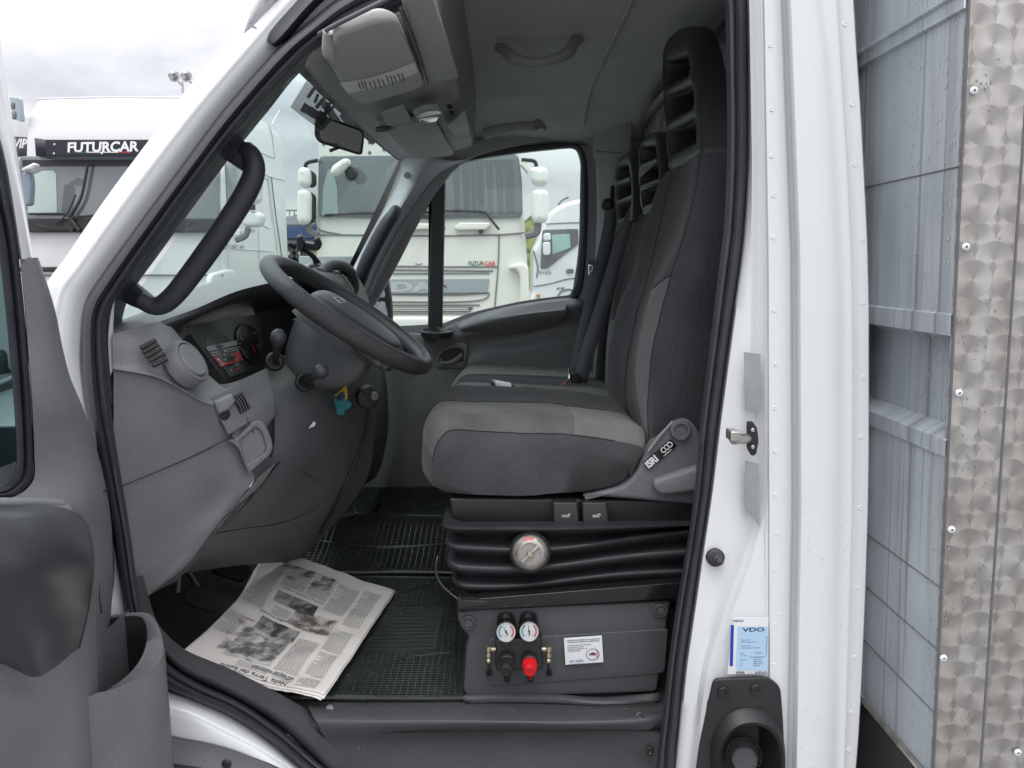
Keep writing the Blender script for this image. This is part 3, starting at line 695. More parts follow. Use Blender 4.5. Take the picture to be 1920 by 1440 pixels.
# bonnet and nose in front of the windscreen
mb = MB()
mb.loft([crg([Vector((-.80 - .05*math.sin(math.pi*t), 1.50+1.56*t, 1.585)), Vector((-.95 - .08*math.sin(math.pi*t), 1.44+1.68*t, 1.53)), Vector((-1.25 - .14*math.sin(math.pi*t), 1.42+1.72*t, 1.36)), Vector((-1.46 - .20*math.sin(math.pi*t), 1.46+1.64*t, 1.12)), Vector((-1.54 - .22*math.sin(math.pi*t), 1.48+1.60*t, .80)), Vector((-1.55 - .22*math.sin(math.pi*t), 1.48+1.60*t, .40))], 6) for t in [k/16 for k in range(17)]])
mb.build('bonnet', M['white'], truck, solid=.006, off=1, ang=60)
mb = MB(); mb.loft([[Vector((-.78, 1.49, 1.575)), Vector((-1.0, 1.44, 1.50)), Vector((-1.25, 1.415, 1.35)), Vector((-1.46, 1.455, 1.11))], [Vector((-.80, 1.40, 1.25)), Vector((-1.0, 1.37, 1.22)), Vector((-1.25, 1.37, 1.15)), Vector((-1.5, 1.43, 1.0))], [Vector((-.82, 1.35, .98)), Vector((-1.0, 1.34, .96)), Vector((-1.25, 1.34, .92)), Vector((-1.53, 1.42, .8))]])
mb.build('front_wing', M['white'], truck, solid=.004, ang=60)
# ================================================================== CAB FLOOR, SILL, STEP
FZ = .872
fl_ = MB(); fl_.loft([[Vector((x, y, FZ-.004)) for x in (-1.0, .5)] for y in (1.40, 3.06)]); cab_floor = fl_.build('cab_floor', M['carpet'], truck, solid=.02, off=-1)
# sill trim (curved) from seal to floor
up = [(262,1080),(285,1160),(310,1195),(345,1222),(395,1243),(440,1262),(530,1308),(590,1345),(640,1395),(690,1460)]
lo = [(240,1085),(262,1155),(285,1195),(315,1240),(350,1268),(400,1290),(500,1345),(560,1395),(605,1440),(660,1500)]
def lerp2(a, b, t): return (a[0]+(b[0]-a[0])*t, a[1]+(b[1]-a[1])*t)
strands = []
for t, d_, dz in ((0,1.40,0),(.08,1.385,0),(.2,1.372,0),(.32,1.372,0),(.42,1.382,0),(.7,1.40,0),(.95,1.425,0)):
    strands.append(crg([W(*lerp2(a, b, t), d_) for a, b in zip(lo, up)], 6))
last = [p + Vector((0, .015, -.004)) for p in strands[-1]]; strands.append(last)
strands.append([Vector((p.x, p.y+.006, FZ-.02)) for p in last])
mb = MB(); mb.loft(strands); mb.build('sill_trim', M['char'], truck, ang=60)
# step cover: ledge in front of the seat, then the recessed step
mb = MB()
rows = [[(560,1290,1.56),(700,1290,1.56),(880,1290,1.56),(1060,1290,1.56),(1235,1285,1.56),(1262,1275,1.56)],
        [(578,1325,1.44),(700,1330,1.44),(880,1330,1.44),(1060,1332,1.44),(1215,1330,1.44),(1258,1325,1.45)],
        [(588,1345,1.405),(700,1346,1.40),(880,1346,1.40),(1060,1348,1.40),(1206,1344,1.40),(1252,1340,1.42)],
        [(598,1362,1.395),(690,1360,1.39),(880,1358,1.39),(1060,1360,1.39),(1190,1358,1.39),(1250,1360,1.41)],
        [(612,1395,1.40),(660,1395,1.405),(880,1385,1.43),(1050,1388,1.43),(1170,1388,1.415),(1245,1395,1.40)],
        [(620,1450,1.40),(645,1450,1.405),(880,1450,1.43),(1050,1450,1.43),(1195,1450,1.42),(1238,1450,1.40)],
        [(620,1560,1.40),(645,1560,1.40),(880,1560,1.42),(1050,1560,1.42),(1195,1560,1.41),(1225,1560,1.40)]]
mb.grid(rows, 5, 4); stc = mb.build('step_cover', M['char'], truck, ang=60)
mb = MB(); mb.lathe(W(618,1328,1.435), (0,-.6,.8), [(.007,-.002),(.007,.001),(.005,.002),(.004,0),(.0001,0)], 20); mb.build('screw', M['grey2'], stc)
mb = MB(); mb.lathe(W(1200,1345,1.399), (0,-.8,.5), [(.009,-.002),(.009,.001),(.006,.002),(.004,0),(.0001,0)], 20); mb.build('screw', M['black'], stc)
mb = MB(); mb.lathe(W(1218,1408,1.397), (0,-1,.1), [(.009,-.002),(.009,.001),(.006,.002),(.004,0),(.0001,0)], 20); mb.build('screw', M['black'], stc)

# inner lower side wall, front of the opening (dark)
mb = MB(); mb.loft([[Vector((-.80, 1.42, FZ-.05)), Vector((-1.02, 1.5, FZ-.05)), Vector((-1.08, 2.2, FZ-.05)), Vector((-1.05, 3.06, FZ-.05))], [Vector((-.80, 1.42, 1.3)), Vector((-.98, 1.5, 1.35)), Vector((-1.03, 2.2, 1.4)), Vector((-.95, 3.06, 1.4))], [Vector((-.74, 1.42, 1.62)), Vector((-.80, 1.5, 1.62)), Vector((-.88, 2.2, 1.68)), Vector((-.78, 3.06, 1.64))]])
mb.build('bulkhead', M['carpet'], truck, solid=.01)

# ---- far side: door aperture of the body
YF = 3.05
FF2 = FY(YF)
body = [(560,1000),(560,480),(700,480),(760,350),(800,300),(870,268),(1000,236),(1110,176),(1400,120),(1400,1000)]
apert = [(686,600),(738,508),(796,396),(848,322),(880,298),(920,284),(1000,268),(1065,259),(1100,266),(1119,300),(1121,400),(1115,520),(1100,610),(1092,700),(1080,960),(620,960),(620,720)]
mb = panel(FF2, [[FF2.px(*p) for p in body], [v for v in cr([Vector((*FF2.px(*p), 0)) for p in apert], 90, True)]], .03, .004, local=True)
mb.build('far_side_panel', M['console'], truck)
# pillar trims beside it: far B pillar
mb = MB(); mb.grid([[(1112,180,3.04),(1150,178,3.0),(1186,176,2.98)],[(1113,290,3.04),(1150,285,2.99),(1184,283,2.97)],[(1118,300,3.04),(1152,300,2.99),(1184,298,2.97)],[(1120,420,3.04),(1150,420,2.99),(1180,420,2.97)],[(1112,560,3.04),(1140,560,2.99),(1170,560,2.97)],[(1098,760,3.04),(1120,760,2.99),(1150,760,2.97)]], 5, 4)
bp_ = mb.build('far_pillar_trim', M['console'], truck, solid=.004)
mb = MB(); mb.lathe(W(1120,218,3.03), (0,-1,-.1), [(.008,0),(.008,.006),(.005,.007),(.004,.002),(.0001,.002)], 20); mb.build('coat_hook', M['black'], bp_)
mb = MB(); mb.tube([(1118,284,3.02),(1150,286,2.985),(1184,285,2.965)], .0015, 6); mb.tube([(1178,190,2.975),(1176,225,2.975),(1173,285,2.975)], .0015, 6); mb.build('trim_joint', M['dgrey'], bp_)
# far door frame (grey metal) and its rubbers
pd = empty('passenger_door', (.0, 3.1, 1.0), parent=truck)
YD = 3.075
FD = FY(YD)
dout = [(668,612),(730,500),(790,388),(842,312),(876,290),(918,276),(1000,260),(1065,251),(1106,258),(1124,300),(1126,400),(1120,520),(1106,610),(1085,960),(600,960),(620,720)]
g1 = [(812,352),(806,390),(806,500),(804,614),(740,618),(712,606),(698,575),(703,520),(745,432),(782,380)]
dol = [v for v in cr([Vector((*FD.px(*p), 0)) for p in dout], 90, True)]
g1l = rnd([FD.px(*p) for p in [(811,334),(805,612),(700,618),(690,560),(724,470)]], .012, 4)
g2l = rnd([FD.px(*p) for p in [(832,318),(870,296),(960,281),(1083,272),(1093,300),(1090,470),(1076,556),(985,566),(880,590),(826,612)]], [.01,.06,.1,.07,.04,.2,.03,.1,.1,.008], 5)
mb = panel(FD, [dol, g1l, g2l], .035, .006, local=True); mb.build('door_frame', M['console'], pd)
# black window rubbers as lofted rings
def rubber_ring(mb, fr, outer, inner, lifts=(.0, .012, .006), n=80, closed=True):
    A = [v for v in cr([Vector((*fr.px(*p), 0)) for p in outer], n, closed)]; B = [v for v in cr([Vector((*fr.px(*p), 0)) for p in inner], n, closed)]
    loops = []
    for t, l in ((0, lifts[0]), (.3, lifts[1]), (.7, lifts[1]), (1, lifts[2]), (1, -.03)):
        loops.append([fr.w(*(a.lerp(b, t)).xy, l) for a, b in zip(A, B)])
    return mb.loft(loops, closed=closed)
mb = MB()
rubber_ring(mb, FD, [(826,316),(868,292),(960,276),(1040,268),(1082,270),(1097,290),(1102,340),(1101,440),(1094,530),(1082,562),(1071,560)], [(832,330),(872,304),(960,288),(1040,279),(1074,277),(1087,290),(1091,330),(1090,440),(1082,525),(1073,545),(1070,556)], n=90, closed=False)
mb.build('window_rubber', M['rubber'], pd)
mb = MB()
rubber_ring(mb, FD, [(690,620),(692,560),(722,474),(760,400),(800,345),(842,306),(870,293)], [(697,618),(699,562),(732,478),(768,408),(806,352),(836,326),(868,305)], n=60, closed=False)
mb.build('window_rubber', M['rubber'], pd)
mb = panel(FD, [[(808,300),(834,292),(834,350),(829,618),(803,622),(804,600),(809,420)]], .03, .006, lift=.012); mb.build('window_divider', M['rubber'], pd)
mb = MB(); decal(Frame((0,YD+.0,1.2)), [(690,625),(690,560),(724,470),(815,320),(815,625)], -.012, mb); mb.build('quarter_glass', M['dglass'], pd)
mb = MB(); decal(Frame((0,YD+.0,1.2)), [(825,625),(825,310),(880,285),(1000,270),(1085,262),(1100,330),(1100,500),(1080,570)], -.015, mb); mb.build('window_glass', M['dglass'], pd)
# door trim panel with sculpted relief
def bilin(px, py, tab): return 0
mb = MB()
tp = [  # rows: belt line and below (px, py, Y)
 [(668,632,3.07),(742,622,3.07),(800,622,3.07),(845,608,3.07),(905,586,3.07),(985,568,3.07),(1072,558,3.07),(1098,566,3.07)],
 [(660,640,3.05),(742,626,3.04),(800,628,3.03),(845,614,3.03),(905,592,3.03),(985,574,3.03),(1072,564,3.03),(1100,572,3.04)],
 [(650,700,3.05),(742,655,3.03),(800,645,3.015),(850,632,3.01),(920,608,2.99),(990,590,2.98),(1070,577,2.975),(1094,590,3.01)],
 [(645,730,3.05),(742,690,3.03),(800,668,3.02),(860,650,3.03),(925,628,3.035),(990,612,3.035),(1062,600,3.025),(1092,616,3.015)],
 [(640,760,3.05),(742,720,3.03),(800,692,3.02),(860,668,3.03),(925,645,3.045),(990,635,3.045),(1048,620,3.035),(1090,640,3.015)],
 [(640,790,3.05),(742,745,3.03),(800,712,3.02),(860,690,3.02),(925,662,3.02),(990,655,3.02),(1050,640,3.018),(1088,670,3.015)],
 [(640,830,3.05),(742,790,3.03),(800,745,3.02),(860,720,3.02),(925,702,3.02),(990,696,3.02),(1050,690,3.015),(1084,700,3.015)],
 [(640,920,3.05),(742,860,3.03),(800,820,3.02),(860,800,3.01),(925,790,3.01),(990,785,3.01),(1050,780,3.01),(1080,780,3.015)],
 [(640,960,3.05),(742,930,3.03),(800,930,3.02),(860,930,3.01),(925,930,3.01),(990,930,3.01),(1050,930,3.01),(1080,930,3.015)]]
mb.grid(tp, 6, 5); tpn = mb.build('door_trim_panel', M['grey'], pd, ang=70)
# pull ledge with its bright upper edge
mb = MB(); mb.grid([[(866,604,3.03),(905,590,3.01),(990,572,3.0),(1068,563,3.0)],[(860,612,3.0),(905,598,2.975),(960,590,2.965),(1060,577,2.965)],[(862,617,2.985),(905,606,2.962),(985,590,2.955),(1062,582,2.955)],[(868,622,3.0),(910,616,2.985),(985,604,2.975),(1058,594,2.975)],[(880,628,3.03),(925,630,3.03),(985,622,3.03),(1045,612,3.03)]], 6, 4)
mb.build('door_pull', M['grey2'], pd, ang=70)
# inner handle recess with lever
FH = FY(3.012)
ho = rnd([FH.px(*p) for p in [(812,690),(818,662),(838,646),(864,642),(878,646),(874,682),(866,692)]], .03, 5)
hi = rnd([FH.px(*p) for p in [(820,684),(826,664),(842,655),(862,653),(870,657),(868,682),(860,687)]], .025, 5)
mb = panel(FH, [ho, hi], .02, .006, local=True); mb.build('handle_surround', M['grey'], pd)
mb = MB(); decal(FH, hi, -.012, mb, local=True); mb.build('handle_recess', M['black'], pd)
mb = MB(); mb.tube([(823,681,3.0),(842,680,2.995),(856,674,2.995),(866,664,3.0)], [.006,.008,.010,.007], 12, flat=.6, samples=16); mb.build('door_handle', M['grey'], pd)
# oval air duct at the belt corner
mb = MB(); mb.lathe(W(819,620,3.0), (0,-.10,1), [(.062,-.02),(.062,.0),(.055,.004),(.048,-.004),(.0001,-.006)], 36)
mb.v = [Vector((W(818,618,3.0).x + (v.x-W(818,618,3.0).x)*1.0, v.y, v.z)) for v in mb.v]; mb.build('belt_duct', M['black'], pd, ang=40)
# far door mirror (outside)
FM_ = FY(3.28)
mo = rnd([FM_.px(*p) for p in [(688,470),(704,468),(722,495),(734,560),(736,600),(728,640),(680,640),(680,520)]], .03, 5)
mm_ = empty('far_mirror', W(705,560,3.28), parent=truck)
mb = panel(FM_, [mo], .05, .02, local=True); mb.build('mirror_housing', M['black'], mm_)
mi1 = rnd([FM_.px(*p) for p in [(686,500),(696,478),(704,482),(714,510),(722,552),(722,557),(688,560)]], .008, 3)
mi2 = rnd([FM_.px(*p) for p in [(688,567),(723,565),(727,585),(728,620),(690,630)]], .01, 3)
# mirror glasses angled to look back along the truck
mb = MB(); decal(FM_, mi1, .003, mb, local=True); mb.build('mirror_glass', M['mirrorg'], mm_)
mb = MB(); decal(FM_, mi2, .003, mb, local=True); mb.build('wide_mirror_glass', M['mirrorg'], mm_)

# far front pillar trim and its padded handle
mb = MB()
c0 = [(600,600,2.98),(640,545,2.98),(690,450,2.99),(742,350,3.0),(752,308,3.0),(748,296,2.98)]
c1 = [(622,600,2.92),(655,548,2.92),(712,450,2.93),(766,360,2.95),(790,310,2.95),(800,292,2.93)]
c2 = [(655,610,2.95),(674,548,2.95),(724,443,2.96),(778,352,2.98),(812,318,2.99),(842,300,2.98)]
c3 = [(674,620,3.04),(686,556,3.04),(737,450,3.04),(792,362,3.04),(828,322,3.04),(872,298,3.04)]
cols = [cr(c, 36) for c in (c0, c1, c2, c3)]
rr = [crg(list(r), 5) for r in zip(*cols)]
mb.loft(rr); mb.build('far_front_pillar_trim', mat('lit_pillar_trim', (.52,.53,.56), .45, bump=(900,.2,'noise')), truck, solid=.003)  # paler base colour stands in for windscreen light on this trim
mb = MB(); mb.lathe(W(764,329,2.945), (-.3,-1,-.2), [(.013,-.002),(.013,.003),(.010,.004),(.009,.002),(.0001,.002)], 24); mb.build('trim_button', M['grey2'], truck)
mb = MB(); mb.tube([(668,548,2.94),(684,500,2.90),(702,462,2.885),(722,425,2.885),(738,402,2.90),(742,394,2.93)], [.022,.026,.027,.027,.026,.02], 16, samples=36)
mb.build('far_pillar_grab_handle', M['rubber'], truck)

# windscreen glass
mb = MB()
mb.grid([[(560,128,1.47),(600,140,2.0),(660,205,2.55),(748,298,3.0)],[(430,270,1.47),(480,250,2.0),(560,330,2.55),(720,400,3.0)],[(300,440,1.46),(350,430,2.0),(480,450,2.55),(660,510,3.0)],[(205,612,1.45),(260,600,2.0),(420,580,2.55),(620,560,3.0)]], 8, 8)
mb.v = []; mb.f = []; mb.m = []
def ws(t, s):   # t across (near 0 .. far 1), s down (0 top..1 bottom)
    A = W(556,126,1.47).lerp(W(212,612,1.45), s); B = W(750,300,3.02).lerp(W(618,590,3.02), s)
    p = A.lerp(B, t); b = 1 - (2*t-1)**2
    return p + Vector((-b*(.015+.165*s), 0, .005*b))
mb.loft([[ws(t/20, s/14) for t in range(21)] for s in range(-1, 16)]); ws_o = mb.build('windscreen', M['glass'], truck)
# black ceramic band on the top edge and a striped film with cut-out shapes
mb = MB(); mb.loft([[ws(t/24, s) + Vector((.004,0,0)) for t in range(25)] for s in (-.04, .012)]); mb.build('windscreen_top_band', M['black'], truck)
mb = MB(); mb.loft([[ws(t, s/20) + Vector((.004,0,0)) for t in (.982, 1.0, 1.015, 1.03)] for s in range(-1, 21)]); mb.build('windscreen_side_band', M['black'], truck)
def in_px(p):
    q = ROT.transposed() @ (p - CAM); return (960 + FPX*q.x/-q.z, 720 - FPX*q.y/-q.z)
def wsp(px, py):
    t, s = .3, .1
    for _ in range(14):
        a = in_px(ws(t, s)); e_ = (px-a[0], py-a[1]); h = 1e-4
        b = in_px(ws(t+h, s)); c = in_px(ws(t, s+h))
        j = ((b[0]-a[0])/h, (c[0]-a[0])/h, (b[1]-a[1])/h, (c[1]-a[1])/h); det = j[0]*j[3]-j[1]*j[2]
        dt_, ds_ = (e_[0]*j[3]-e_[1]*j[1])/det, (j[0]*e_[1]-j[2]*e_[0])/det
        k = min(1, .25/max(abs(dt_), abs(ds_), 1e-9)); t += dt_*k; s += ds_*k
    return t, s
    best = (1e9, 0, 0)
    d = (ROT @ Vector(((px-960)/FPX, (720-py)/FPX, -1))).normalized()
    t0, t1, s0, s1 = 0, 1, -.1, 1
    for _ in range(6):
        for i in range(11):
            for j in range(11):
                t = t0+(t1-t0)*i/10; s = s0+(s1-s0)*j/10
                q = ws(t, s) - CAM; e_ = (q - d*q.dot(d)).length
                if e_ < best[0]: best = (e_, t, s)
        dt = (t1-t0)/5; ds = (s1-s0)/5; t0, t1, s0, s1 = best[1]-dt/2, best[1]+dt/2, best[2]-ds/2, best[2]+ds/2
    return best[1], best[2]
film = [wsp(572,152), wsp(541,198), wsp(552,215), wsp(600,246), wsp(660,290), wsp(740,296), wsp(700,250)]
mb = MB()
ta, sa = wsp(571,152); tb, sb = wsp(541,201); tc_, sc_ = wsp(664,230); td, sd_ = wsp(604,248)
for k in range(22):
    f = k/22; f2 = (k+.66)/22
    q = []
    for ff_ in (f, f2):
        row = [];
        for i in range(13):
            g_ = i/12
            t = (ta+(tb-ta)*ff_)*(1-g_) + (tc_+(td-tc_)*ff_)*g_; s = (sa+(sb-sa)*ff_)*(1-g_) + (sc_+(sd_-sc_)*ff_)*g_
            row.append(ws(t, s) + Vector((.003, 0, 0)))
        q.append(row)
    mb.loft(q)
def wquad(mb, x0, y0, x1, y1, w_):
    dx, dy = x1-x0, y1-y0; l = math.hypot(dx, dy); nx, ny = -dy/l*w_/2, dx/l*w_/2
    P = [wsp(x0+nx, y0+ny), wsp(x1+nx, y1+ny), wsp(x1-nx, y1-ny), wsp(x0-nx, y0-ny)]
    mb.add([ws(*p) + Vector((.005,0,0)) for p in P], [(0,1,2,3)])
for q in ((585,165,572,184,7),(592,176,586,193,6),(604,183,588,203,7),(562,200,590,216,17),(590,214,606,228,20),(612,192,608,212,10),(622,200,604,216,6),(636,214,650,236,10),(650,222,662,244,12),(668,240,700,268,12)):
    wquad(mb, *q)
mb.build('windscreen_film', M['black'], truck)

# ================================================================== DASHBOARD
dash = empty('dashboard', (-.6, 2.2, 1.4), parent=truck)
mb = MB()
mb.grid([[(205,606,1.50),(260,588,1.62),(320,560,1.80),(400,528,2.05),(470,512,2.25),(530,504,2.5),(600,490,2.8),(640,488,3.0)],
         [(207,614,1.46),(261,594,1.54),(320,568,1.70),(406,534,1.90),(462,525,2.02),(525,518,2.2),(600,500,2.5),(650,500,2.9)],
         [(210,620,1.42),(259,604,1.49),(310,585,1.60),(390,556,1.76),(455,535,1.88),(522,522,2.04),(600,506,2.3),(660,510,2.7)],
         [(213,625,1.405),(256,614,1.45),(299,603,1.52),(369,578,1.65),(444,546,1.80),(519,528,1.96),(590,516,2.15),(660,530,2.4)]], 6, 5)
mb.build('top_pad', M['rib'], dash, ang=70)
mb = MB()
mb.grid([[(299,603,1.52),(369,578,1.65),(444,546,1.80),(519,528,1.96),(590,516,2.15)],
         [(316,612,1.53),(380,590,1.66),(450,562,1.82),(525,545,1.98),(590,535,2.17)],
         [(330,628,1.56),(372,606,1.72),(440,585,1.90),(525,570,2.05),(590,560,2.2)],
         [(338,640,1.62),(372,615,1.82),(430,596,2.02),(525,590,2.12),(590,590,2.24)]], 5, 4)
mb.build('binnacle_hood', M['black'], dash, ang=70)
mb = MB()
mb.grid([[(211,626,1.402),(256,614,1.45),(299,603,1.52),(316,608,1.535),(326,618,1.55)],
         [(211,645,1.398),(256,636,1.43),(300,630,1.48),(330,632,1.53),(352,650,1.56)],
         [(212,665,1.398),(262,660,1.425),(315,662,1.46),(352,672,1.52),(378,690,1.56)],
         [(212,685,1.398),(270,690,1.425),(325,705,1.46),(370,720,1.52),(408,718,1.57)],
         [(213,692,1.395),(290,706,1.425),(345,733,1.46),(390,755,1.51),(440,745,1.57)],
         [(213,694,1.405),(292,710,1.44),(348,737,1.475),(398,762,1.525),(450,780,1.57)]], 7, 5)
endp = mb.build('dash_end_panel', M['grey2'], dash, ang=60)
# five slots
Fs = Frame(W(288,662,1.428), (.94,.34,.0), (0,0,1)); mb = MB()
for k, (a, b) in enumerate([((266,651),(291,637)),((271,660),(295,646)),((277,669),(300,654)),((283,677),(305,663)),((289,685),(311,672))]):
    pa, pb = W(*a, 1.0), W(*b, 1.0)
for k, (x0, y0, x1, y1) in enumerate([(264,653,292,638),(268,661,297,646),(274,669,303,654),(280,677,308,663),(287,686,313,673)]):
    d0, d1 = 1.408 , 1.428
    mb.tube([W(x0,y0,d0+.0), W((x0+x1)/2,(y0+y1)/2,(d0+d1)/2), W(x1,y1,d1)], .0042, 12, samples=6)
sl_ = mb.build('vent_slot', M['black'], dash)
# round air outlet: a shallow drum facing rearward
cv = W(361,675,1.475)
axv = Vector((.85,-.12,.50)).normalized()
upv = Vector((-.30,0,1))
def lathe_sq(mb, c, ax, up, prof, sx=1, n=40):
    ax = ax.normalized(); a = (up - ax*up.dot(ax)).normalized(); b_ = ax.cross(a)
    return mb.loft([[c + ax*h + a*math.cos(2*math.pi*j/n)*r + b_*math.sin(2*math.pi*j/n)*r*sx for j in range(n)] for r, h in prof], closed=True, caps=True)
mb = MB(); lathe_sq(mb, cv, axv, upv, [(.046,-.03),(.046,-.006),(.043,.000),(.038,.001),(.036,-.003),(.0001,-.003)], .92); av = mb.build('air_outlet', M['grey'], dash)
mb = MB(); lathe_sq(mb, cv - axv*.0025, axv, upv, [(.034,-.004),(.034,.003),(.032,.006),(.0001,.007)], .92); mb.build('outlet_flap', M['grey2'], av)
# knee panel
mb = MB()
mb.grid([[(213,694,1.402),(292,709,1.437),(348,736,1.47),(398,761,1.52),(430,800,1.56),(460,832,1.575)],
         [(213,800,1.40),(300,800,1.45),(360,810,1.50),(420,835,1.56),(450,850,1.585),(470,868,1.60)],
         [(214,900,1.40),(300,900,1.46),(370,895,1.51),(425,890,1.56),(455,893,1.585),(477,897,1.60)],
         [(222,960,1.41),(300,955,1.465),(350,950,1.50),(395,950,1.54),(425,950,1.56),(440,945,1.575)],
         [(236,1020,1.42),(290,1015,1.465),(330,1010,1.49),(365,1005,1.51),(385,1000,1.525),(402,990,1.54)],
         [(250,1080,1.435),(280,1075,1.46),(300,1070,1.475),(318,1067,1.485),(334,1064,1.49),(347,1062,1.50)],
         [(262,1122,1.45),(266,1122,1.46),(270,1121,1.465),(274,1120,1.47),(277,1119,1.475),(279,1116,1.48)]], 6, 5)
kn = mb.build('knee_panel', M['grey'], dash, ang=70)
mb = MB(); mb.grid([[(460,832,1.576),(480,850,1.60),(500,850,1.66)],[(477,897,1.60),(490,885,1.63),(512,872,1.68)],[(440,945,1.576),(462,930,1.60),(482,915,1.66)],[(402,990,1.54),(420,975,1.57),(440,965,1.62)],[(347,1062,1.50),(368,1045,1.55),(390,1030,1.6)],[(279,1116,1.48),(300,1105,1.55),(330,1090,1.6)]], 5, 4)
mb.build('knee_panel_side', M['dgrey'], dash, ang=70)
# perforated grille
mb = MB()
import itertools
GA = [(486,893,1.606),(470,915,1.598),(448,940,1.586),(425,965,1.572),(404,990,1.552)]; GB = [(516,868,1.645),(500,893,1.638),(474,925,1.62),(446,952,1.60),(406,994,1.56)]
a_ = cr(GA, 60); b_ = cr(GB, 60)
for i in range(1, 58, 1):
    wdt = (b_[i]-a_[i]).length; nn = max(int(wdt/.0034), 1)
    for j in range(nn):
        p = a_[i].lerp(b_[i], (j+.5+.25*(i % 2))/nn) + Vector((.001,-.003,0)); s_ = .0011
        mb.add([p+Vector((-s_,0,-s_)), p+Vector((s_,0,-s_)), p+Vector((s_,0,s_)), p+Vector((-s_,0,s_))], [(0,1,2,3)])
mb.build('speaker_grille', M['grey2'], dash)
mb = MB(); mb.tube([(228,912,1.405),(300,882,1.452),(360,856,1.50),(415,829,1.545),(440,812,1.555)], .0011, 6, samples=24); mb.build('panel_gap', M['black'], dash)

# instrument cluster, in a plane that looks back at the driver
ic = empty('instrument_cluster', W(430,650,1.8), parent=dash)
TL, TR, BR, BL = W(345,610,1.60), W(490,588,2.00), W(497,684,1.98), W(421,713,1.58)
def cl(u, v, l=0):
    p = TL.lerp(TR, u).lerp(BL.lerp(BR, u), v)
    n = (TR-TL).cross(BL-TL).normalized()
    if n.x < 0: n = -n
    return p + n*l
mb = MB(); mb.loft([[cl(u/6, v/6) for u in range(7)] for v in range(7)]); mb.build('cluster_face', M['black'], ic)
def cquad(mb, u0, v0, u1, v1, l=.002, mi=0): return mb.add([cl(u0,v0,l), cl(u1,v0,l), cl(u1,v1,l), cl(u0,v1,l)], [(0,1,2,3)], mi)
mb = MB(); cquad(mb, .05, .42, .52, .50); cquad(mb, .05,.53,.52,.55); cquad(mb, .05,.57,.52,.59); mb.build('cluster_trim', M['grey2'], ic)
mb = MB(); cquad(mb, .06, .62, .50, .79); mb.build('warning_band', mat('red_dial', (.30,.03,.04), .3), ic)
mb = MB(); cquad(mb, .10, .82, .46, .99); mb.build('cluster_display', mat('display_grey', (.055,.065,.065), .25), ic)
# dial with ticks, figures and a red needle
DC = (.70, .52)
def dial(mb, cu, cv_, r, l, n=40):
    mb.add([cl(cu + r*math.cos(2*math.pi*k/n)*.62, cv_ + r*math.sin(2*math.pi*k/n)*1.15, l) for k in range(n)], [tuple(range(n))])
mb = MB(); dial(mb, *DC, .33, .004); dial(mb, .25, .55, .30, .0005); mb.build('dial_face', M['gloss'], ic)
mb = MB()
for k in range(34):
    a = math.pi*(.75 + 1.5*k/33)
    for rr0, rr1 in ((.305, .325 if k % 3 else .28),):
        a0, a1 = a-.012, a+.012
        mb.add([cl(DC[0]+r*math.cos(q)*.62, DC[1]+r*math.sin(q)*1.15, .005) for r, q in ((rr0,a0),(rr1,a0),(rr1,a1),(rr0,a1))], [(0,1,2,3)])
for k in range(12):
    v0 = .66+.1*math.sin(k*.9)
    mb.add([cl(.07+.033*k, v0, .005), cl(.085+.033*k, v0, .005), cl(.085+.033*k, v0+.012, .005), cl(.07+.033*k, v0+.012, .005)], [(0,1,2,3)])
def clf(u, v):  # frame on the cluster for figures
    o = cl(u, v, .005); ex = (cl(u+.1, v)-cl(u, v)); ey = (cl(u, v)-cl(u, v+.1)); return Frame(o, ex, ey)
for k, s_ in enumerate(['1','2','3','4','5']):
    a = math.pi*(.8 + .33*k); f_ = clf(DC[0]+.23*math.cos(a)*.62, DC[1]+.23*math.sin(a)*1.15); text(f_, s_, 0, -.004, .011, .001, mb, align='CENTER')
for s_, u, v in (('70',.07,.72),('90',.07,.80),('1/2',.30,.86),('F',.36,.86),('E',.16,.93)):
    text(clf(u, v), s_, 0, 0, .010, .001, mb)
mb.build('dial_print', M['whitep'], ic)
mb = MB(); mb.add([cl(.70,.52,.007), cl(.72,.54,.007), cl(.76,.74,.007), cl(.735,.74,.007)], [(0,1,2,3)]); cquad(mb, .24,.90,.36,.912,.005); mb.build('needle', M['red'], ic)
# dark surround to the right and under the cluster
mb = MB()
mb.grid([[(470,560,2.02),(520,545,2.08),(560,535,2.14),(640,520,2.3)],[(485,620,2.0),(520,620,2.05),(560,615,2.12),(640,600,2.3)],[(495,684,1.98),(520,690,2.02),(560,690,2.1),(640,690,2.3)]], 4, 4)
mb.grid([[(421,713,1.58),(455,700,1.76),(497,684,1.98)],[(423,720,1.60),(458,708,1.76),(500,692,1.96)]], 3, 2)
mb.build('cluster_surround', M['black'], dash)

# switch panel under the cluster
mb = MB()
mb.grid([[(408,722,1.565),(440,716,1.62),(470,704,1.72),(500,690,1.82)],
         [(400,745,1.555),(440,740,1.60),(480,728,1.70),(506,716,1.78)],
         [(392,760,1.545),(430,775,1.585),(480,765,1.66),(512,745,1.74)],
         [(425,800,1.555),(450,805,1.585),(485,795,1.65),(514,778,1.72)],
         [(440,826,1.565),(462,820,1.59),(488,806,1.64),(502,798,1.70)]], 5, 4)
swp = mb.build('switch_panel', M['grey2'], dash, ang=60)
mb = MB(); mb.tube([(388,752,1.53),(412,741,1.555),(436,731,1.575)], .0016, 6); mb.tube([(436,731,1.575),(450,760,1.575),(470,800,1.58),(476,812,1.585)], .001, 6, samples=10); mb.tube([(390,756,1.53),(412,790,1.54),(440,826,1.55)], .0012, 6, samples=10); mb.build('switch_gap', M['black'], dash)
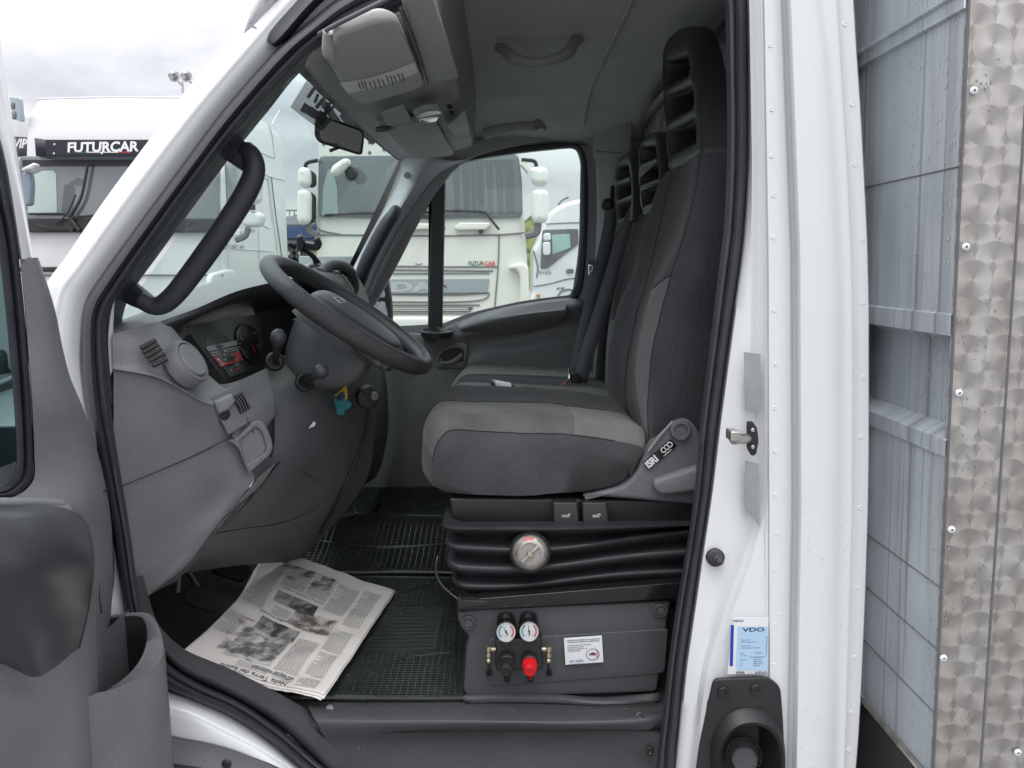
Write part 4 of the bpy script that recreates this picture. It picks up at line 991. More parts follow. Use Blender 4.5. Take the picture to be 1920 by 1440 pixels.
mb = MB(); mb.grid([[(394,754,1.525),(405,748,1.535),(422,742,1.55)],[(398,764,1.518),(412,757,1.525),(432,750,1.545)],[(410,780,1.52),(424,772,1.528),(435,762,1.545)],[(414,782,1.545),(426,776,1.55),(436,766,1.565)]], 4, 4); mb.v = []; mb.f = []; mb.m = []
qa, qb, qc = W(391,747,1.520), W(436,723,1.562), W(428,815,1.545)
Fsw = Frame(qa, qb-qa, qa-qc)
if Fsw.n.y > 0: Fsw = Frame(qa, qb-qa, qc-qa)
panel(Fsw, [rnd([Fsw.px(*p) for p in [(391,747),(436,724),(447,736),(482,782),(428,815)]], .004)], .006, .0015, mb, local=True, lift=.002); mb.build('switch_plate', M['grey'], dash)
mb = panel(Fsw, [rnd([Fsw.px(*p) for p in [(396,753),(430,737),(437,752),(424,768),(406,776)]], .005)], .018, .006, local=True, lift=.014); mb.build('headlamp_switch', M['grey2'], dash)
mb = panel(Fsw, [rnd([Fsw.px(*p) for p in [(408,778),(426,768),(432,776),(424,788),(414,788)]], .004)], .002, .0008, local=True, lift=.0035); mb.build('switch_well', M['black'], dash)
mb = panel(Fsw, [rnd([Fsw.px(*p) for p in [(432,745),(452,735),(469,764),(449,776)]], .002)], .006, .001, local=True, lift=.005); mb.build('ridged_switch', M['gloss'], dash)
mb = MB()
for k in range(4):
    t = (k+.7)/4.4; A = lerp2((432,745),(452,735),t); B = lerp2((449,776),(469,764),t); p, q = Fsw.px(*A), Fsw.px(*B)
    mb.tube([Fsw.w(*p,.0058), Fsw.w((p[0]+q[0])/2+.002,(p[1]+q[1])/2+.001,.0068), Fsw.w(*q,.0058)], .0009, 6, samples=8)
mb.build('switch_rib', M['grey'], dash)
mb = MB(); mb.grid([[(440,735,1.72),(480,720,1.84),(512,700,1.9)],[(450,800,1.66),(480,800,1.72),(520,790,1.80)],[(440,880,1.62),(480,890,1.65),(520,880,1.72)]], 4, 4); mb.build('dash_backing', M['dgrey'], dash, solid=.004)  # backing sheet added to block outside light showing through the gap
# small tray
Ft = Frame(W(470,830,1.575), (.86,.5,0), (-.18,-.1,1))
to_ = rnd([Ft.px(*p) for p in [(433,828),(452,822),(486,778),(502,800),(514,832),(510,850),(478,893),(470,885),(458,850)]], [.01,.006,.01,.02,.02,.01,.004,.012,.012], 5)
to_ = rnd([Ft.px(*p) for p in [(424,826),(446,820),(478,788),(494,790),(506,812),(513,838),(508,852),(466,890),(456,862),(446,838)]], [.006,.01,.014,.012,.02,.016,.012,.004,.02,.02], 5)
ti_ = rnd([Ft.px(*p) for p in [(448,828),(480,800),(492,812),(500,842),(496,850),(464,870),(458,850)]], [.006,.006,.01,.008,.004,.004,.01], 4)
mb = panel(Ft, [to_, ti_], .012, .004, local=True, lift=.001); tr_ = mb.build('coin_tray', M['grey'], dash)
mb = MB(); decal(Ft, ti_, -.006, mb, local=True); mb.build('tray_floor', M['grey'], tr_)

# column shroud, lower dash
mb = MB()
mb.grid([[(497,684,1.97),(525,672,1.99),(560,650,2.02),(640,640,2.1),(715,690,2.25)],
         [(505,720,1.86),(540,712,1.88),(585,705,1.94),(650,700,2.05),(712,745,2.2)],
         [(514,780,1.76),(550,775,1.81),(600,772,1.90),(655,775,2.02),(702,805,2.16)],
         [(508,862,1.68),(550,850,1.77),(600,848,1.88),(650,855,2.0),(694,880,2.12)],
         [(452,942,1.62),(510,930,1.73),(560,925,1.86),(620,930,1.98),(662,940,2.10)],
         [(390,1030,1.62),(450,1015,1.74),(510,1005,1.88),(570,1000,2.02),(604,1008,2.14)],
         [(345,1075,1.70),(410,1065,1.82),(470,1058,1.96),(520,1055,2.1),(556,1056,2.2)]], 6, 6)
ld = mb.build('lower_dash', M['mdash'], dash, ang=70)
mb = MB(); mb.tube([(560,818,1.84),(520,868,1.71),(470,930,1.61),(420,985,1.565)], .0035, 8, samples=30); mb.tube([(604,905,1.84),(570,885,1.80),(575,870,1.80)], .001, 6, samples=10)
mb.tube([(405,1000,1.575),(450,992,1.66),(510,984,1.79),(560,970,1.88),(600,950,1.92)], .0012, 6, samples=30); mb.tube([(690,770,2.12),(680,830,2.06),(640,925,2.0),(600,1000,2.08)], .004, 8, samples=30)
mb.build('panel_gap', M['black'], dash)
sh = empty('column_shroud', W(600,650,1.85), parent=dash)
mb = MB()
loops = []
for (x, y, Y, rx, ry) in ((548,628,2.02,.03,.045),(562,640,1.98,.055,.075),(600,660,1.92,.07,.085),(650,672,1.85,.07,.075),(690,672,1.82,.055,.05),(705,668,1.82,.02,.02)):
    c_ = W(x, y, Y); t = Vector((.83, 0, -.3)).normalized(); a_ = Vector((.3,0,.83)).normalized(); b_ = Vector((0,1,0))
    loops.append([c_ + a_*ry*math.copysign(abs(math.cos(q))**.6, math.cos(q)) + b_*rx*math.copysign(abs(math.sin(q))**.6, math.sin(q)) for q in [2*math.pi*k/28 for k in range(28)]])
cols = [crg(list(c), 5) for c in zip(*loops)]
mb.loft([list(r) for r in zip(*cols)], closed=True, caps=True); mb.build('shroud_cover', M['mdash'], sh, ang=60)
# stalks
def stalk(px, py, Y, bx, by, bY, r=.0125):
    s_ = empty('column_stalk', W(px, py, Y), parent=dash)
    a, b = W(bx, by, bY), W(px, py, Y); d_ = (b-a)
    mb = MB(); mb.tube([a, a.lerp(b, .35), a.lerp(b, .7), b - d_.normalized()*r*.7], [.007,.0075,.0105,.0118], 20, samples=14); mb.build('stalk_arm', M['black'], s_)
    mb = MB(); mb.lathe(b, d_, [(r*.93,-r*1.1),(r*1.0,-r*.7),(r,0),(r*.92,r*.45),(r*.7,r*.78),(r*.4,r*.95),(.0001,r)], 32); mb.build('stalk_knob', M['wheel'], s_)
    mb = MB(); mb.lathe(a, d_, [(.021,-.02),(.023,-.004),(.021,.003),(.016,.005),(.012,.002),(.0001,.002)], 32); mb.build('stalk_collar', M['black'], s_)
stalk(522,631,1.645, 516,676,1.80, .0165)
stalk(602,696,1.66, 572,716,1.84, .0165)
# ignition area and tall lever side
mb = MB(); mb.lathe(W(690,745,1.98), (.3,-.9,.0), [(.03,-.03),(.03,.004),(.026,.009),(.012,.010),(.0001,.010)], 32); mb.build('ignition_lock', M['black'], dash)
mb = MB(); mb.lathe(W(702,742,1.95), (.3,-.9,-.2), [(.010,-.004),(.011,.003),(.009,.01),(.0001,.012)], 20); mb.build('lock_button', M['grey2'], dash)
# passenger side of the dash
mb = MB()
mb.grid([[(560,516,2.15),(598,497,2.3),(632,495,2.5),(660,503,2.75),(668,525,2.95)],
         [(590,530,2.13),(640,525,2.28),(665,530,2.5),(682,540,2.75),(690,560,2.97)],
         [(600,590,2.15),(650,585,2.3),(680,600,2.5),(696,610,2.75),(704,625,2.98)],
         [(640,650,2.2),(680,650,2.35),(700,660,2.55),(712,680,2.78),(722,700,3.0)],
         [(660,740,2.2),(690,735,2.35),(704,745,2.55),(716,765,2.78),(728,790,3.0)],
         [(640,850,2.25),(668,840,2.4),(690,850,2.6),(705,855,2.8),(718,860,3.0)],
         [(600,960,2.3),(640,945,2.45),(665,925,2.6),(690,905,2.8),(705,895,3.0)]], 5, 5)
mb.build('passenger_dash', M['dgrey'], dash, ang=70)
# centre pod with vents beyond the wheel
mb = MB()
mb.tube([(600,512,2.25),(620,497,2.3),(645,500,2.36),(660,515,2.42),(664,540,2.46),(655,555,2.45)], .016, 14, samples=30); mb.build('pod_rim', M['dgrey'], dash)
Fp = Frame(W(640,525,2.36), (.8,.55,0), (-.4,0,1))
mb = panel(Fp, [rnd([Fp.px(*p) for p in [(610,515),(640,505),(658,520),(660,555),(630,560)]], .015)], .02, .004, local=True); mb.build('vent_face', M['black'], dash)
mb = MB(); mb.tube([(640,515,2.33),(648,520,2.33),(662,545,2.34)], .003, 8); mb.tube([(628,525,2.32),(642,525,2.32),(656,556,2.33)], .003, 8); mb.build('vent_vane', M['grey2'], dash)
# small flat light grey piece beside the column
mb = MB(); decal(FY(1.79), [(548,600),(585,580),(594,590),(580,597),(550,600)], 0, mb); mb.build('dash_pale_panel', M['grey2'], dash)

# ================================================================== STEERING WHEEL
YS = 1.82
sw = empty('steering_wheel', W(655,588,YS), parent=truck)
A_, B_ = W(513,494,YS), W(794,684,YS); Cw = (A_+B_)/2; dW = (B_-A_).normalized(); RW = (B_-A_).length/2
eY = Vector((0,1,0)); nW = eY.cross(dW).normalized()
if nW.z < 0: nW = -nW
def wp(a, r, h=0): return Cw + (dW*math.cos(a) + eY*math.sin(a))*r + nW*h
mb = MB(); mb.tube([wp(2*math.pi*k/96, RW) for k in range(96)], .0205, 20, closed=True, up=nW); mb.build('rim', M['wheel'], sw)
def leather():
    m = mat('grained_rim', (.05,.05,.054), .45, bump=(420, .9, 'voronoi'), var=(14,.08)); return m
mb = MB(); mb.tube([wp(a, RW) for a in [math.radians(-118 + 2.4*k) for k in range(42)]], .0212, 20, up=nW); mb.build('rim_grip', leather(), sw)
# hub pad: a dished shield
mb = MB(); rows = []
for i in range(15):
    s = -1 + 2*i/14; row = []
    for j in range(19):
        t = -1 + 2*j/18
        wd = .125*(1 - .42*max(s,0)**1.5 - .25*max(-s,0)**2)
        x = .118*s + .018*(1-t*t)*(1 if s > 0 else -.2); y = wd*t*math.sqrt(max(1-.28*abs(s)**4, 0)); e2 = min(1, (1-max(abs(s), abs(t)))*5.5)
        h = -.050 + .062*math.sin(e2*math.pi/2)**.7 + .012*(1-s*s)*(1-t*t)
        row.append(Cw + dW*(x+.018) + eY*y + nW*(h-.004))
    rows.append(row)
mb.loft(rows); mb.build('airbag_pad', M['wheel'], sw, ang=60)
def wf(x, y, h): return Cw + dW*x + eY*y + nW*h
for sgn in (-1, 1):
    mb = MB(); rows = []
    for i in range(9):
        t = i/8; wd = .034 - .010*t
        x = .055 + .085*t; y = sgn*(.075 + .085*t); h = .0 - .006*math.sin(t*math.pi)
        nrm = Vector((.7, -.7*sgn))
        row = []
        for j in range(9):
            q = -1 + 2*j/8; row.append(wf(x - nrm.y*0 + q*wd*.7, y - q*wd*.7*sgn, h - .016*q*q - .004))
        rows.append(row)
    mb.loft(rows); mb.build('spoke', M['dgrey'], sw, solid=.02, off=-1, ang=60)
mb = MB(); rows = []
for i in range(9):
    t = i/8; x = .10 + .105*t; row = [wf(x, -.05 + .1*j/8, -.012 - .008*math.sin(math.pi*j/8) - .004*t) for j in range(9)]; rows.append(row)
mb.loft(rows); mb.build('spoke', M['dgrey'], sw, solid=.018, off=-1, ang=60)
# badge: rectangle outline with letters, small warning plate
Fw = Frame(wf(-.035, -.012, .0195), -eY, -dW)
mb = panel(Fw, [[(-.032,-.011),(.032,-.011),(.032,.011),(-.032,.011)], [(-.029,-.0085),(.029,-.0085),(.029,.0085),(-.029,.0085)]], .003, .0005, local=True, lift=.003)
text(Fw, 'IVECO', 0, -.005, .0145, .0022, mb, align='CENTER', bold=.02); mb.build('hub_badge', M['chrome'], sw)
Fw2 = Frame(wf(.055, .02, .0105), -eY, -dW)
mb = MB(); text(Fw2, 'SRS AIRBAG', 0, 0, .008, .003, mb, align='CENTER'); mb.build('hub_lettering', M['inkgrey'], sw)

# ================================================================== phone holder, key tag
ph = empty('phone_holder', W(585,480,2.3), 'black phone clamp on a stalk standing on the dashboard', 'phone holder')
mb = MB(); mb.tube([W(596,496,2.3), W(588,482,2.28), W(578,474,2.26), W(572,468,2.25)], [.012,.008,.007,.009], 12, samples=14); mb.lathe(W(598,500,2.3), (0,0,1), [(.03,-.01),(.03,.004),(.02,.01),(.0001,.012)], 24); mb.build('stalk', M['black'], ph)
Fph = Frame(W(575,455,2.24), (.95,.1,-.12), (.2,-.25,1))
mb = panel(Fph, [rnd([Fph.px(*p) for p in [(562,452),(598,458),(596,470),(562,466)]], .003)], .02, .004, local=True, lift=.006); mb.build('back_plate', M['gloss'], ph)
mb = panel(Fph, [rnd([Fph.px(*p) for p in [(556,442),(566,440),(574,456),(568,472),(558,468)]], .006)], .03, .006, local=True, lift=.016); mb.build('jaw', M['black'], ph)
mb = panel(Fph, [rnd([Fph.px(*p) for p in [(588,446),(597,444),(604,458),(600,468),(592,468)]], .006)], .03, .006, local=True, lift=.014); mb.build('jaw', M['black'], ph)

kt = empty('key_tag', W(645,745,1.9), 'teal and yellow rubber tag hanging from the ignition key', 'key tag')
Fk = FY(1.90)
mb = panel(Fk, [rnd([Fk.px(*p) for p in [(625,747),(640,742),(650,750),(660,757),(656,766),(645,770),(646,778),(632,778),(629,762)]], .004)], .004, .0012, local=True); mb.build('teal_tag', M['teal'], kt)
mb = panel(Fk, [rnd([Fk.px(*p) for p in [(644,726),(651,720),(652,748),(644,748),(636,744),(626,742),(634,736)]], .002)], .003, .001, local=True, lift=.003); mb.build('yellow_card', M['yellow'], kt)
mb = panel(Fk, [rnd([Fk.px(*p) for p in [(634,738),(646,732),(648,746),(638,752),(631,748)]], .004)], .004, .0012, local=True, lift=.006); mb.build('dark_fob', M['navy'], kt)
mb = MB(); mb.tube([W(650,726,1.9), W(665,712,1.92), W(684,742,1.965)], .0012, 6, samples=12); mb.build('key_ring', M['steel'], kt)
Fn = FY(1.80)
mb = panel(Fn, [rnd([Fn.px(*p) for p in [(578,804),(588,790),(592,793),(590,799)]], .002)], .002, .0005, local=True)
o = mb.build('paper_slip', M['paper'], None); tag(o, 'small cream paper slip stuck in the lower dash gap', 'paper slip')

# ================================================================== PEDALS
PR = mat('pedal_rubber', (.016,.016,.017), .9, spec=.12)
def pedal(name, quad, Y, mat_, arm):
    pe = empty(name, W(quad[0][0], quad[0][1], Y), parent=truck)
    fr = Frame(W(*quad[0], Y), (.90,.18,-.2), (-.35,.45,.7))
    o_ = rnd([fr.px(*p) for p in quad], .008, 4)
    mb = panel(fr, [o_], .014, .003, local=True); 
    mb.build('pedal_pad', mat_, pe, ang=50)
    mb = MB(); xs = [p[0] for p in o_]; ysl = [p[1] for p in o_]
    nx = 7; ny = 4
    for i in range(nx):
        for j in range(ny):
            x = min(xs)+(max(xs)-min(xs))*(i+.8)/(nx+.6); y = min(ysl)+(max(ysl)-min(ysl))*(j+.8)/(ny+.6)
            if inpoly(x, y, [(q[0], q[1]) for q in o_]): mb.box(fr.w(x, y, .0), .008, .008, .002, rot=Matrix((fr.ex, fr.ey, fr.n)).transposed())
    mb.build('pad_tread', mat_, pe)
    mb = MB(); mb.tube([W(*a) for a in arm], .007, 10, samples=12); mb.build('pedal_arm', M['black'], pe)
pedal('clutch_pedal', [(349,1106),(366,1097),(396,1103),(414,1114),(420,1134),(404,1150),(346,1130)], 1.72, PR, [(380,1120,1.75),(360,1085,1.85),(330,1040,1.9)])
pedal('brake_pedal', [(400,1058),(420,1046),(455,1052),(473,1066),(466,1080),(452,1091),(396,1073)], 2.02, PR, [(430,1070,2.05),(400,1050,2.1),(366,1040,2.1)])
mb = MB(); mb.tube([(334,1112,1.74),(336,1080,1.76),(338,1040,1.8)], .005, 10); mb.build('pedal_link', M['dgrey'], truck)
mb = MB(); mb.loft([[W(300,1030,2.3), W(420,1030,2.4), W(600,1030,2.5)], [W(240,1250,1.95), W(400,1200,2.1), W(560,1120,2.25)]]); mb.build('toe_board', M['carpet'], truck, solid=.01)

# ================================================================== FLOOR MATS (each lies loose on the floor)
def in_px(p):  # project
    q = ROT.transposed() @ (p - CAM); return (960 + FPX*q.x/-q.z, 720 - FPX*q.y/-q.z)
def floor_mat(name, label, x0, x1, y0, y1, zf, plain=(), nx=64, ny=44, curves=()):
    r = empty(name, ((x0+x1)/2, (y0+y1)/2, FZ), label, 'floor mat', 'rubber floor mats')
    mb = MB(); mb.loft([[Vector((x0+(x1-x0)*i/30, y0+(y1-y0)*j/24, zf(x0+(x1-x0)*i/30, y0+(y1-y0)*j/24)+.002)) for i in range(31)] for j in range(25)])
    mb.build('mat_sheet', M['mat'], r, solid=.003, off=-1)
    mb = MB(); h = .0075
    def bar(pts, wd):
        vs = []; 
        P = [Vector(p) for p in pts]
        for i, p in enumerate(P):
            t = (P[min(i+1, len(P)-1)] - P[max(i-1, 0)]).normalized(); s = Vector((-t.y, t.x, 0)).normalized()*wd/2
            vs.append([p - s, p - s*.7 + Vector((0,0,h)), p + s*.7 + Vector((0,0,h)), p + s])
        mb.loft(vs)
    def isplain(x, y): return any(a <= x <= b and c <= y <= d for a, b, c, d in plain)
    for i in range(nx+1):
        x = x0+(x1-x0)*i/nx; seg = []
        for j in range(25):
            y = y0+(y1-y0)*j/24
            if isplain(x, y):
                if len(seg) > 1: bar(seg, .0032)
                seg = []
            else: seg.append((x, y, zf(x, y)+.003))
        if len(seg) > 1: bar(seg, .0032)
    for j in range(ny+1):
        y = y0+(y1-y0)*j/ny; seg = []
        for i in range(31):
            x = x0+(x1-x0)*i/30
            seg.append((x, y, zf(x, y)+.003))
        bar(seg, .0045)
    for a, b, c, d in plain:
        n = int((d-c)/.0062)
        for k in range(n): y = c+(d-c)*k/n; bar([(a, y, zf(a, y)+.003), ((a+b)/2, y, zf((a+b)/2, y)+.003), (b, y, zf(b, y)+.003)], .0032)
        h2 = h; bar([(a, c, zf(a,c)+.004), (a, d, zf(a,d)+.004)], .009); bar([(b, c, zf(b,c)+.004), (b, d, zf(b,d)+.004)], .009)
    mb.build('mat_ribs', M['mat'], r)
    mb = MB()
    for a, b in (((x0,y0),(x1,y0)),((x1,y0),(x1,y1)),((x1,y1),(x0,y1)),((x0,y1),(x0,y0))):
        mb.tube([Vector((a[0]+(b[0]-a[0])*k/10, a[1]+(b[1]-a[1])*k/10, zf(a[0]+(b[0]-a[0])*k/10, a[1]+(b[1]-a[1])*k/10)+.005)) for k in range(11)], .006, 8)
    mb.build('mat_edge', M['mat'], r)
    for cv2 in curves:
        mb = MB(); mb.tube([Vector((x, y, zf(x, y)+.009)) for x, y in cv2], .0042, 8, samples=40); mb.build('mat_curve', M['mat'], r)
    return r
zf0 = lambda x, y: FZ + .002 + .0022*math.sin(x*11)*math.cos(y*9)
def zf1(x, y): return FZ + .004 + .055*math.exp(-((y-2.42)/.16)**2) + .003*math.sin(x*9+y*5)
floor_mat('floor_mat', 'ribbed black rubber mat under the newspaper beside the seat base', -.66, -.085, 1.475, 2.09, zf0, plain=[(-.40,-.16,1.66,1.90)], nx=40, ny=66, curves=(((-.30,1.49),(-.28,1.56),(-.22,1.63),(-.12,1.65)), ((-.52,2.06),(-.44,1.98),(-.30,1.97),(-.20,2.04)), ((-.10,1.50),(-.115,1.75),(-.10,2.05))))
floor_mat('floor_mat', 'far black rubber mat humped over the floor tunnel', -.62, .0, 2.12, 3.0, zf1, plain=[(-.46,-.10,2.55,2.85)], nx=36, ny=60, curves=(((-.55,2.75),(-.50,2.60),(-.38,2.52),(-.20,2.50),(-.05,2.54)), ((-.60,2.3),(-.35,2.26),(-.04,2.3))))
mb = MB(); mb.loft([[Vector((x, y, zf1(x, y)-.006)) for x in (-.66, -.3, .06)] for y in [2.1+.05*k for k in range(20)]]); mb.build('floor_tunnel', M['carpet'], truck)

# ================================================================== NEWSPAPER
np_ = empty('newspaper', WZ(540,1180,FZ+.02), 'soiled open newspaper lying upside down on the driver footwell mat', 'newspaper')
zN = FZ + .026
cA, cB, cD, cC = WZ(508,1034,zN), WZ(741,1103,zN), WZ(340,1223,zN+.045), WZ(608,1312,zN+.004)
def npp(u, v, l=0):   # u: left->right in the photo, v: top->bottom
    p = cA.lerp(cB, u).lerp(cD.lerp(cC, u), v)
    # the long left side dog-legs inwards above the fold
    left = (1-u); kink = max(0, 1-abs(v-.60)/.42)
    p += (cB-cA)*.085*left*left*kink*1.0
    z = .006*math.sin(u*5+v*3) + .004*math.exp(-((v-.60)/.05)**2)*(1-u*.4) + .007*noise.noise(Vector((u*3.5, v*4, 1))) + .0025*noise.noise(Vector((u*10, v*12, 4)))
    z += .006*(1-u)**3*(1-v) + .004*max(0, v-.9)*10*(math.sin(u*9)*.4+.4)
    return p + Vector((0, 0, z + l))
mb = MB(); mb.loft([[npp(u/80, v/92) for u in range(81)] for v in range(93)]); mb.build('front_sheet', M['paper'], np_, solid=.0008, off=0)
for k, (du, dv, l) in enumerate(((.006,.012,-.0035),(-.008,.02,-.0065))):
    mb = MB(); mb.loft([[npp(u/30+du*(u/30), v/30+dv*(v/30)+.002*math.sin(u*3+k)*(v/30), l) for u in range(31)] for v in range(31)]); mb.build('back_sheet', M['paper'], np_, solid=.0008, off=0)
# printing: columns of words, photographs, headlines (upside down in the photo)
def nquad(mb, u0, v0, u1, v1, l=.0008, n=1):
    k = max(1, int(abs(u1-u0)/.015)); q = max(1, int(abs(v1-v0)/.015)); l += .0007
    mb.loft([[npp(u0+(u1-u0)*i/k, v0+(v1-v0)*j/q, l) for i in range(k+1)] for j in range(q+1)])
ink = MB(); rg = random.Random(5)
def column(u0, v0, u1, v1, lh=.0098):
    v = v0
    while v < v1:
        u = u0 + (0 if rg.random() > .12 else (u1-u0)*.3)
        while u < u1:
            wl = rg.uniform(.006, .021); e_ = min(u+wl, u1); ink.add([npp(u, v, .0013), npp(e_, v, .0013), npp(e_, v+lh*.42, .0013), npp(u, v+lh*.42, .0013)], [(0,1,2,3)]); u = e_ + .0045
        v += lh
for c in [(.03,.03,.22,.56),(.26,.10,.44,.33),(.46,.10,.62,.33),(.64,.12,.79,.40),(.82,.10,.94,.47),(.30,.50,.44,.56),(.46,.50,.60,.56),(.62,.46,.78,.58),
          (.02,.66,.18,.80),(.60,.66,.76,.92),(.79,.52,.93,.70),(.80,.72,.93,.90),(.36,.93,.58,.965),(.68,.94,.76,.97),(.79,.92,.93,.98),(.62,.93,.70,.96)]:
    column(*c)
ink.build('printed_columns', mat('print_grey', (.30,.30,.30), .9, spec=.1), np_)
def photo_mat(name, sc, lo, hi):
    m = mat(name, (.2,.2,.2), .9, spec=.1); t = m.node_tree; b = t.nodes['Principled BSDF']; tcn = [n for n in t.nodes if n.type == 'TEX_COORD'][0]
    nz = t.nodes.new('ShaderNodeTexNoise'); nz.inputs['Scale'].default_value = sc; nz.inputs['Detail'].default_value = 7; nz.inputs['Distortion'].default_value = .8
    r = t.nodes.new('ShaderNodeValToRGB'); r.color_ramp.elements[0].position = .4; r.color_ramp.elements[0].color = (lo,lo,lo*.97,1); r.color_ramp.elements[1].position = .6; r.color_ramp.elements[1].color = (hi,hi*.97,hi*.94,1)
    t.links.new(tcn.outputs['Object'], nz.inputs['Vector']); t.links.new(nz.outputs['Fac'], r.inputs[0]); t.links.new(r.outputs[0], b.inputs['Base Color']); return m
mb = MB(); nquad(mb, .27, .385, .60, .475); nquad(mb, .26, .61, .58, .70); mb.build('printed_photo', photo_mat('news_photo_dark', 28, .07, .40), np_)
mb = MB(); nquad(mb, .22, .70, .57, .92, .0009); mb.build('printed_photo', photo_mat('news_photo_grey', 22, .28, .72), np_)
def ntext(mb, s, u, v, size, ww, **k):
    vs, fs = text2d(s, 1.0, **k); 
    if not vs: return
    x1 = max(a.x for a in vs)
    mb.add([npp(u - a.x/x1*ww, v - a.y*size, .0012) if False else npp(u - a.x/x1*ww, v + a.y*size, .0012) for a in vs], fs)
mb = MB(); ntext(mb, 'Calabria, weapon sul traffico di cocaina', .74, .575, .022, .52, bold=.01); mb.build('headline', M['ink'], np_)
mb = MB(); ntext(mb, 'stazzona al cimitero, arrestato', .62, .345, .020, .34, bold=.01); mb.build('headline', M['ink'], np_)
mb = MB(); ntext(mb, 'Nella Terra dei fuochi', .74, .975, .038, .47, bold=.012); mb.build('headline', M['ink'], np_)
mb = MB(); ntext(mb, '«Disperazione»', .76, .935, .034, .30, bold=.012)
mb.build('headline', M['ink'], np_)
def stain():
    m = bpy.data.materials.new('boot_dirt'); m.use_nodes = True; t = m.node_tree; b = t.nodes['Principled BSDF']; b.inputs['Base Color'].default_value = (.14,.125,.11,1); b.inputs['Roughness'].default_value = 1
    tcn = t.nodes.new('ShaderNodeTexCoord'); nz = t.nodes.new('ShaderNodeTexNoise'); nz.inputs['Scale'].default_value = 34; nz.inputs['Detail'].default_value = 7; t.links.new(tcn.outputs['Object'], nz.inputs['Vector'])
    n2 = t.nodes.new('ShaderNodeTexNoise'); n2.inputs['Scale'].default_value = 7; n2.inputs['Detail'].default_value = 2; t.links.new(tcn.outputs['Object'], n2.inputs['Vector'])
    mu = t.nodes.new('ShaderNodeMath'); mu.operation = 'MULTIPLY'; t.links.new(nz.outputs['Fac'], mu.inputs[0]); t.links.new(n2.outputs['Fac'], mu.inputs[1])
    r = t.nodes.new('ShaderNodeMapRange'); r.inputs['From Min'].default_value = .25; r.inputs['From Max'].default_value = .38; r.inputs['To Max'].default_value = .75; t.links.new(mu.outputs[0], r.inputs['Value']); t.links.new(r.outputs[0], b.inputs['Alpha']); return m
mb = MB(); nquad(mb, .20, .10, .60, .30, .0016); nquad(mb, .10, .66, .56, .90, .0018); nquad(mb, .45, .45, .80, .60, .0016); mb.build('dirt_marks', stain(), np_)

# grit and crumbs lying on the step, the sill and the mat
rq = random.Random(21); mb = MB()
def crumb(p, r):
    vs = [p + Vector((rq.uniform(-1,1)*r, rq.uniform(-1,1)*r, rq.uniform(0,1)*r)) for _ in range(5)]; mb.add(vs, [(0,1,2),(0,2,3),(0,3,4),(1,2,4),(2,3,4)])
for _ in range(46): crumb(W(rq.uniform(600,720), rq.uniform(1350,1425), 1.392), rq.uniform(.0006,.0013))
for _ in range(60): crumb(W(rq.uniform(600,1230), rq.uniform(1326,1346), 1.41+rq.uniform(-.01,.015)), rq.uniform(.0006,.0015))
for _ in range(160): crumb(Vector((rq.uniform(-.6,-.1), rq.uniform(1.48,2.05), FZ+.014)), rq.uniform(.0007,.002))
for _ in range(60): crumb(Vector((rq.uniform(-.6,.0), rq.uniform(2.15,2.9), 0)) + Vector((0,0,zf1(0,2.5)+.01)), rq.uniform(.0007,.002))
o = mb.build('grit', mat('dry_grit', (.36,.34,.31), .9), None); tag(o, 'pale specks of dry grit scattered on the mat and step', kind='stuff')
# ================================================================== SEATS
def superloop(cx, cz, hx, hz, e=.5, n=40):
    return [(cx + hx*math.copysign(abs(math.cos(q))**e, math.cos(q)), cz + hz*math.copysign(abs(math.sin(q))**e, math.sin(q))) for q in [2*math.pi*k/n for k in range(n)]]

ds = empty('driver_seat', (0.1, 1.8, FZ), parent=truck)
# --- cushion: side profile in sight lines at the near side, swept across the seat
def prof_pts(P, Y, n=72):
    return cr([W(x, y, Y) for x, y in P], n, True)
side = [(806,905),(803,868),(808,828),(824,800),(846,790),(900,793),(980,795),(1060,799),(1140,808),(1216,824),(1210,850),(1196,880),(1172,906),(1120,920),(1020,929),(920,931),(850,928),(818,920)]
base = prof_pts(side, 1.56)
c0 = sum(base, Vector())/len(base)
def cush(Y0, Y1, base, c0, bol=.010, puff=.03, n=26, crown=.012, edge=.0):
    loops = []
    for i in range(n+1):
        t = i/n; y = Y0 + (Y1-Y0)*t
        e_ = 1 - (abs(2*t-1))**7 * .10
        if i in (0, n): e_ = .86
        dz = bol*math.cos((2*t-1)*math.pi*1.0)*-1 + crown*(1-(2*t-1)**2) - edge*(max(0, 1-min(t,1-t)/.13))**1.6
        loop = []
        for p in base:
            q = c0 + (p-c0)*e_; q = Vector((q.x, y, q.z + (dz if p.z > c0.z else 0)))
            # front edge bows forward in the middle
            if p.x < c0.x - .1: q.x -= puff*(1-(2*t-1)**2)
            loop.append(q)
        for q in loop: q += (q-Vector((c0.x, q.y, c0.z))).normalized()*(.0035*noise.noise(q*13) + .0014*noise.noise(q*38))
        loops.append(loop)
    return loops
loops = cush(1.535, 2.06, base, c0, edge=.042)
nL = len(base)
def topside(j): return base[j % nL].z > c0.z + .018 and base[(j+1) % nL].z > c0.z + .018
def frontface(j): return base[j % nL].x < c0.x-.14 and base[j % nL].z > c0.z-.05
def seat_mi(i, j):
    p = base[j % nL]
    if (i < 1 or i > 24): return 0
    if p.z < c0.z - .045 or (p.x > c0.x+.16 and p.z < c0.z+.02): return 0
    if p.x < c0.x - .14 and p.z < c0.z + .010: return 0
    if i <= 12: return 1 if p.x < c0.x + .085 else 2
    return 3
mb = MB(); mb.loft(loops, closed=True, caps=True, mi=seat_mi)
M['fdeep'] = fabric('black_seat_fabric', (.022, .022, .026), (.04, .04, .044), 520)
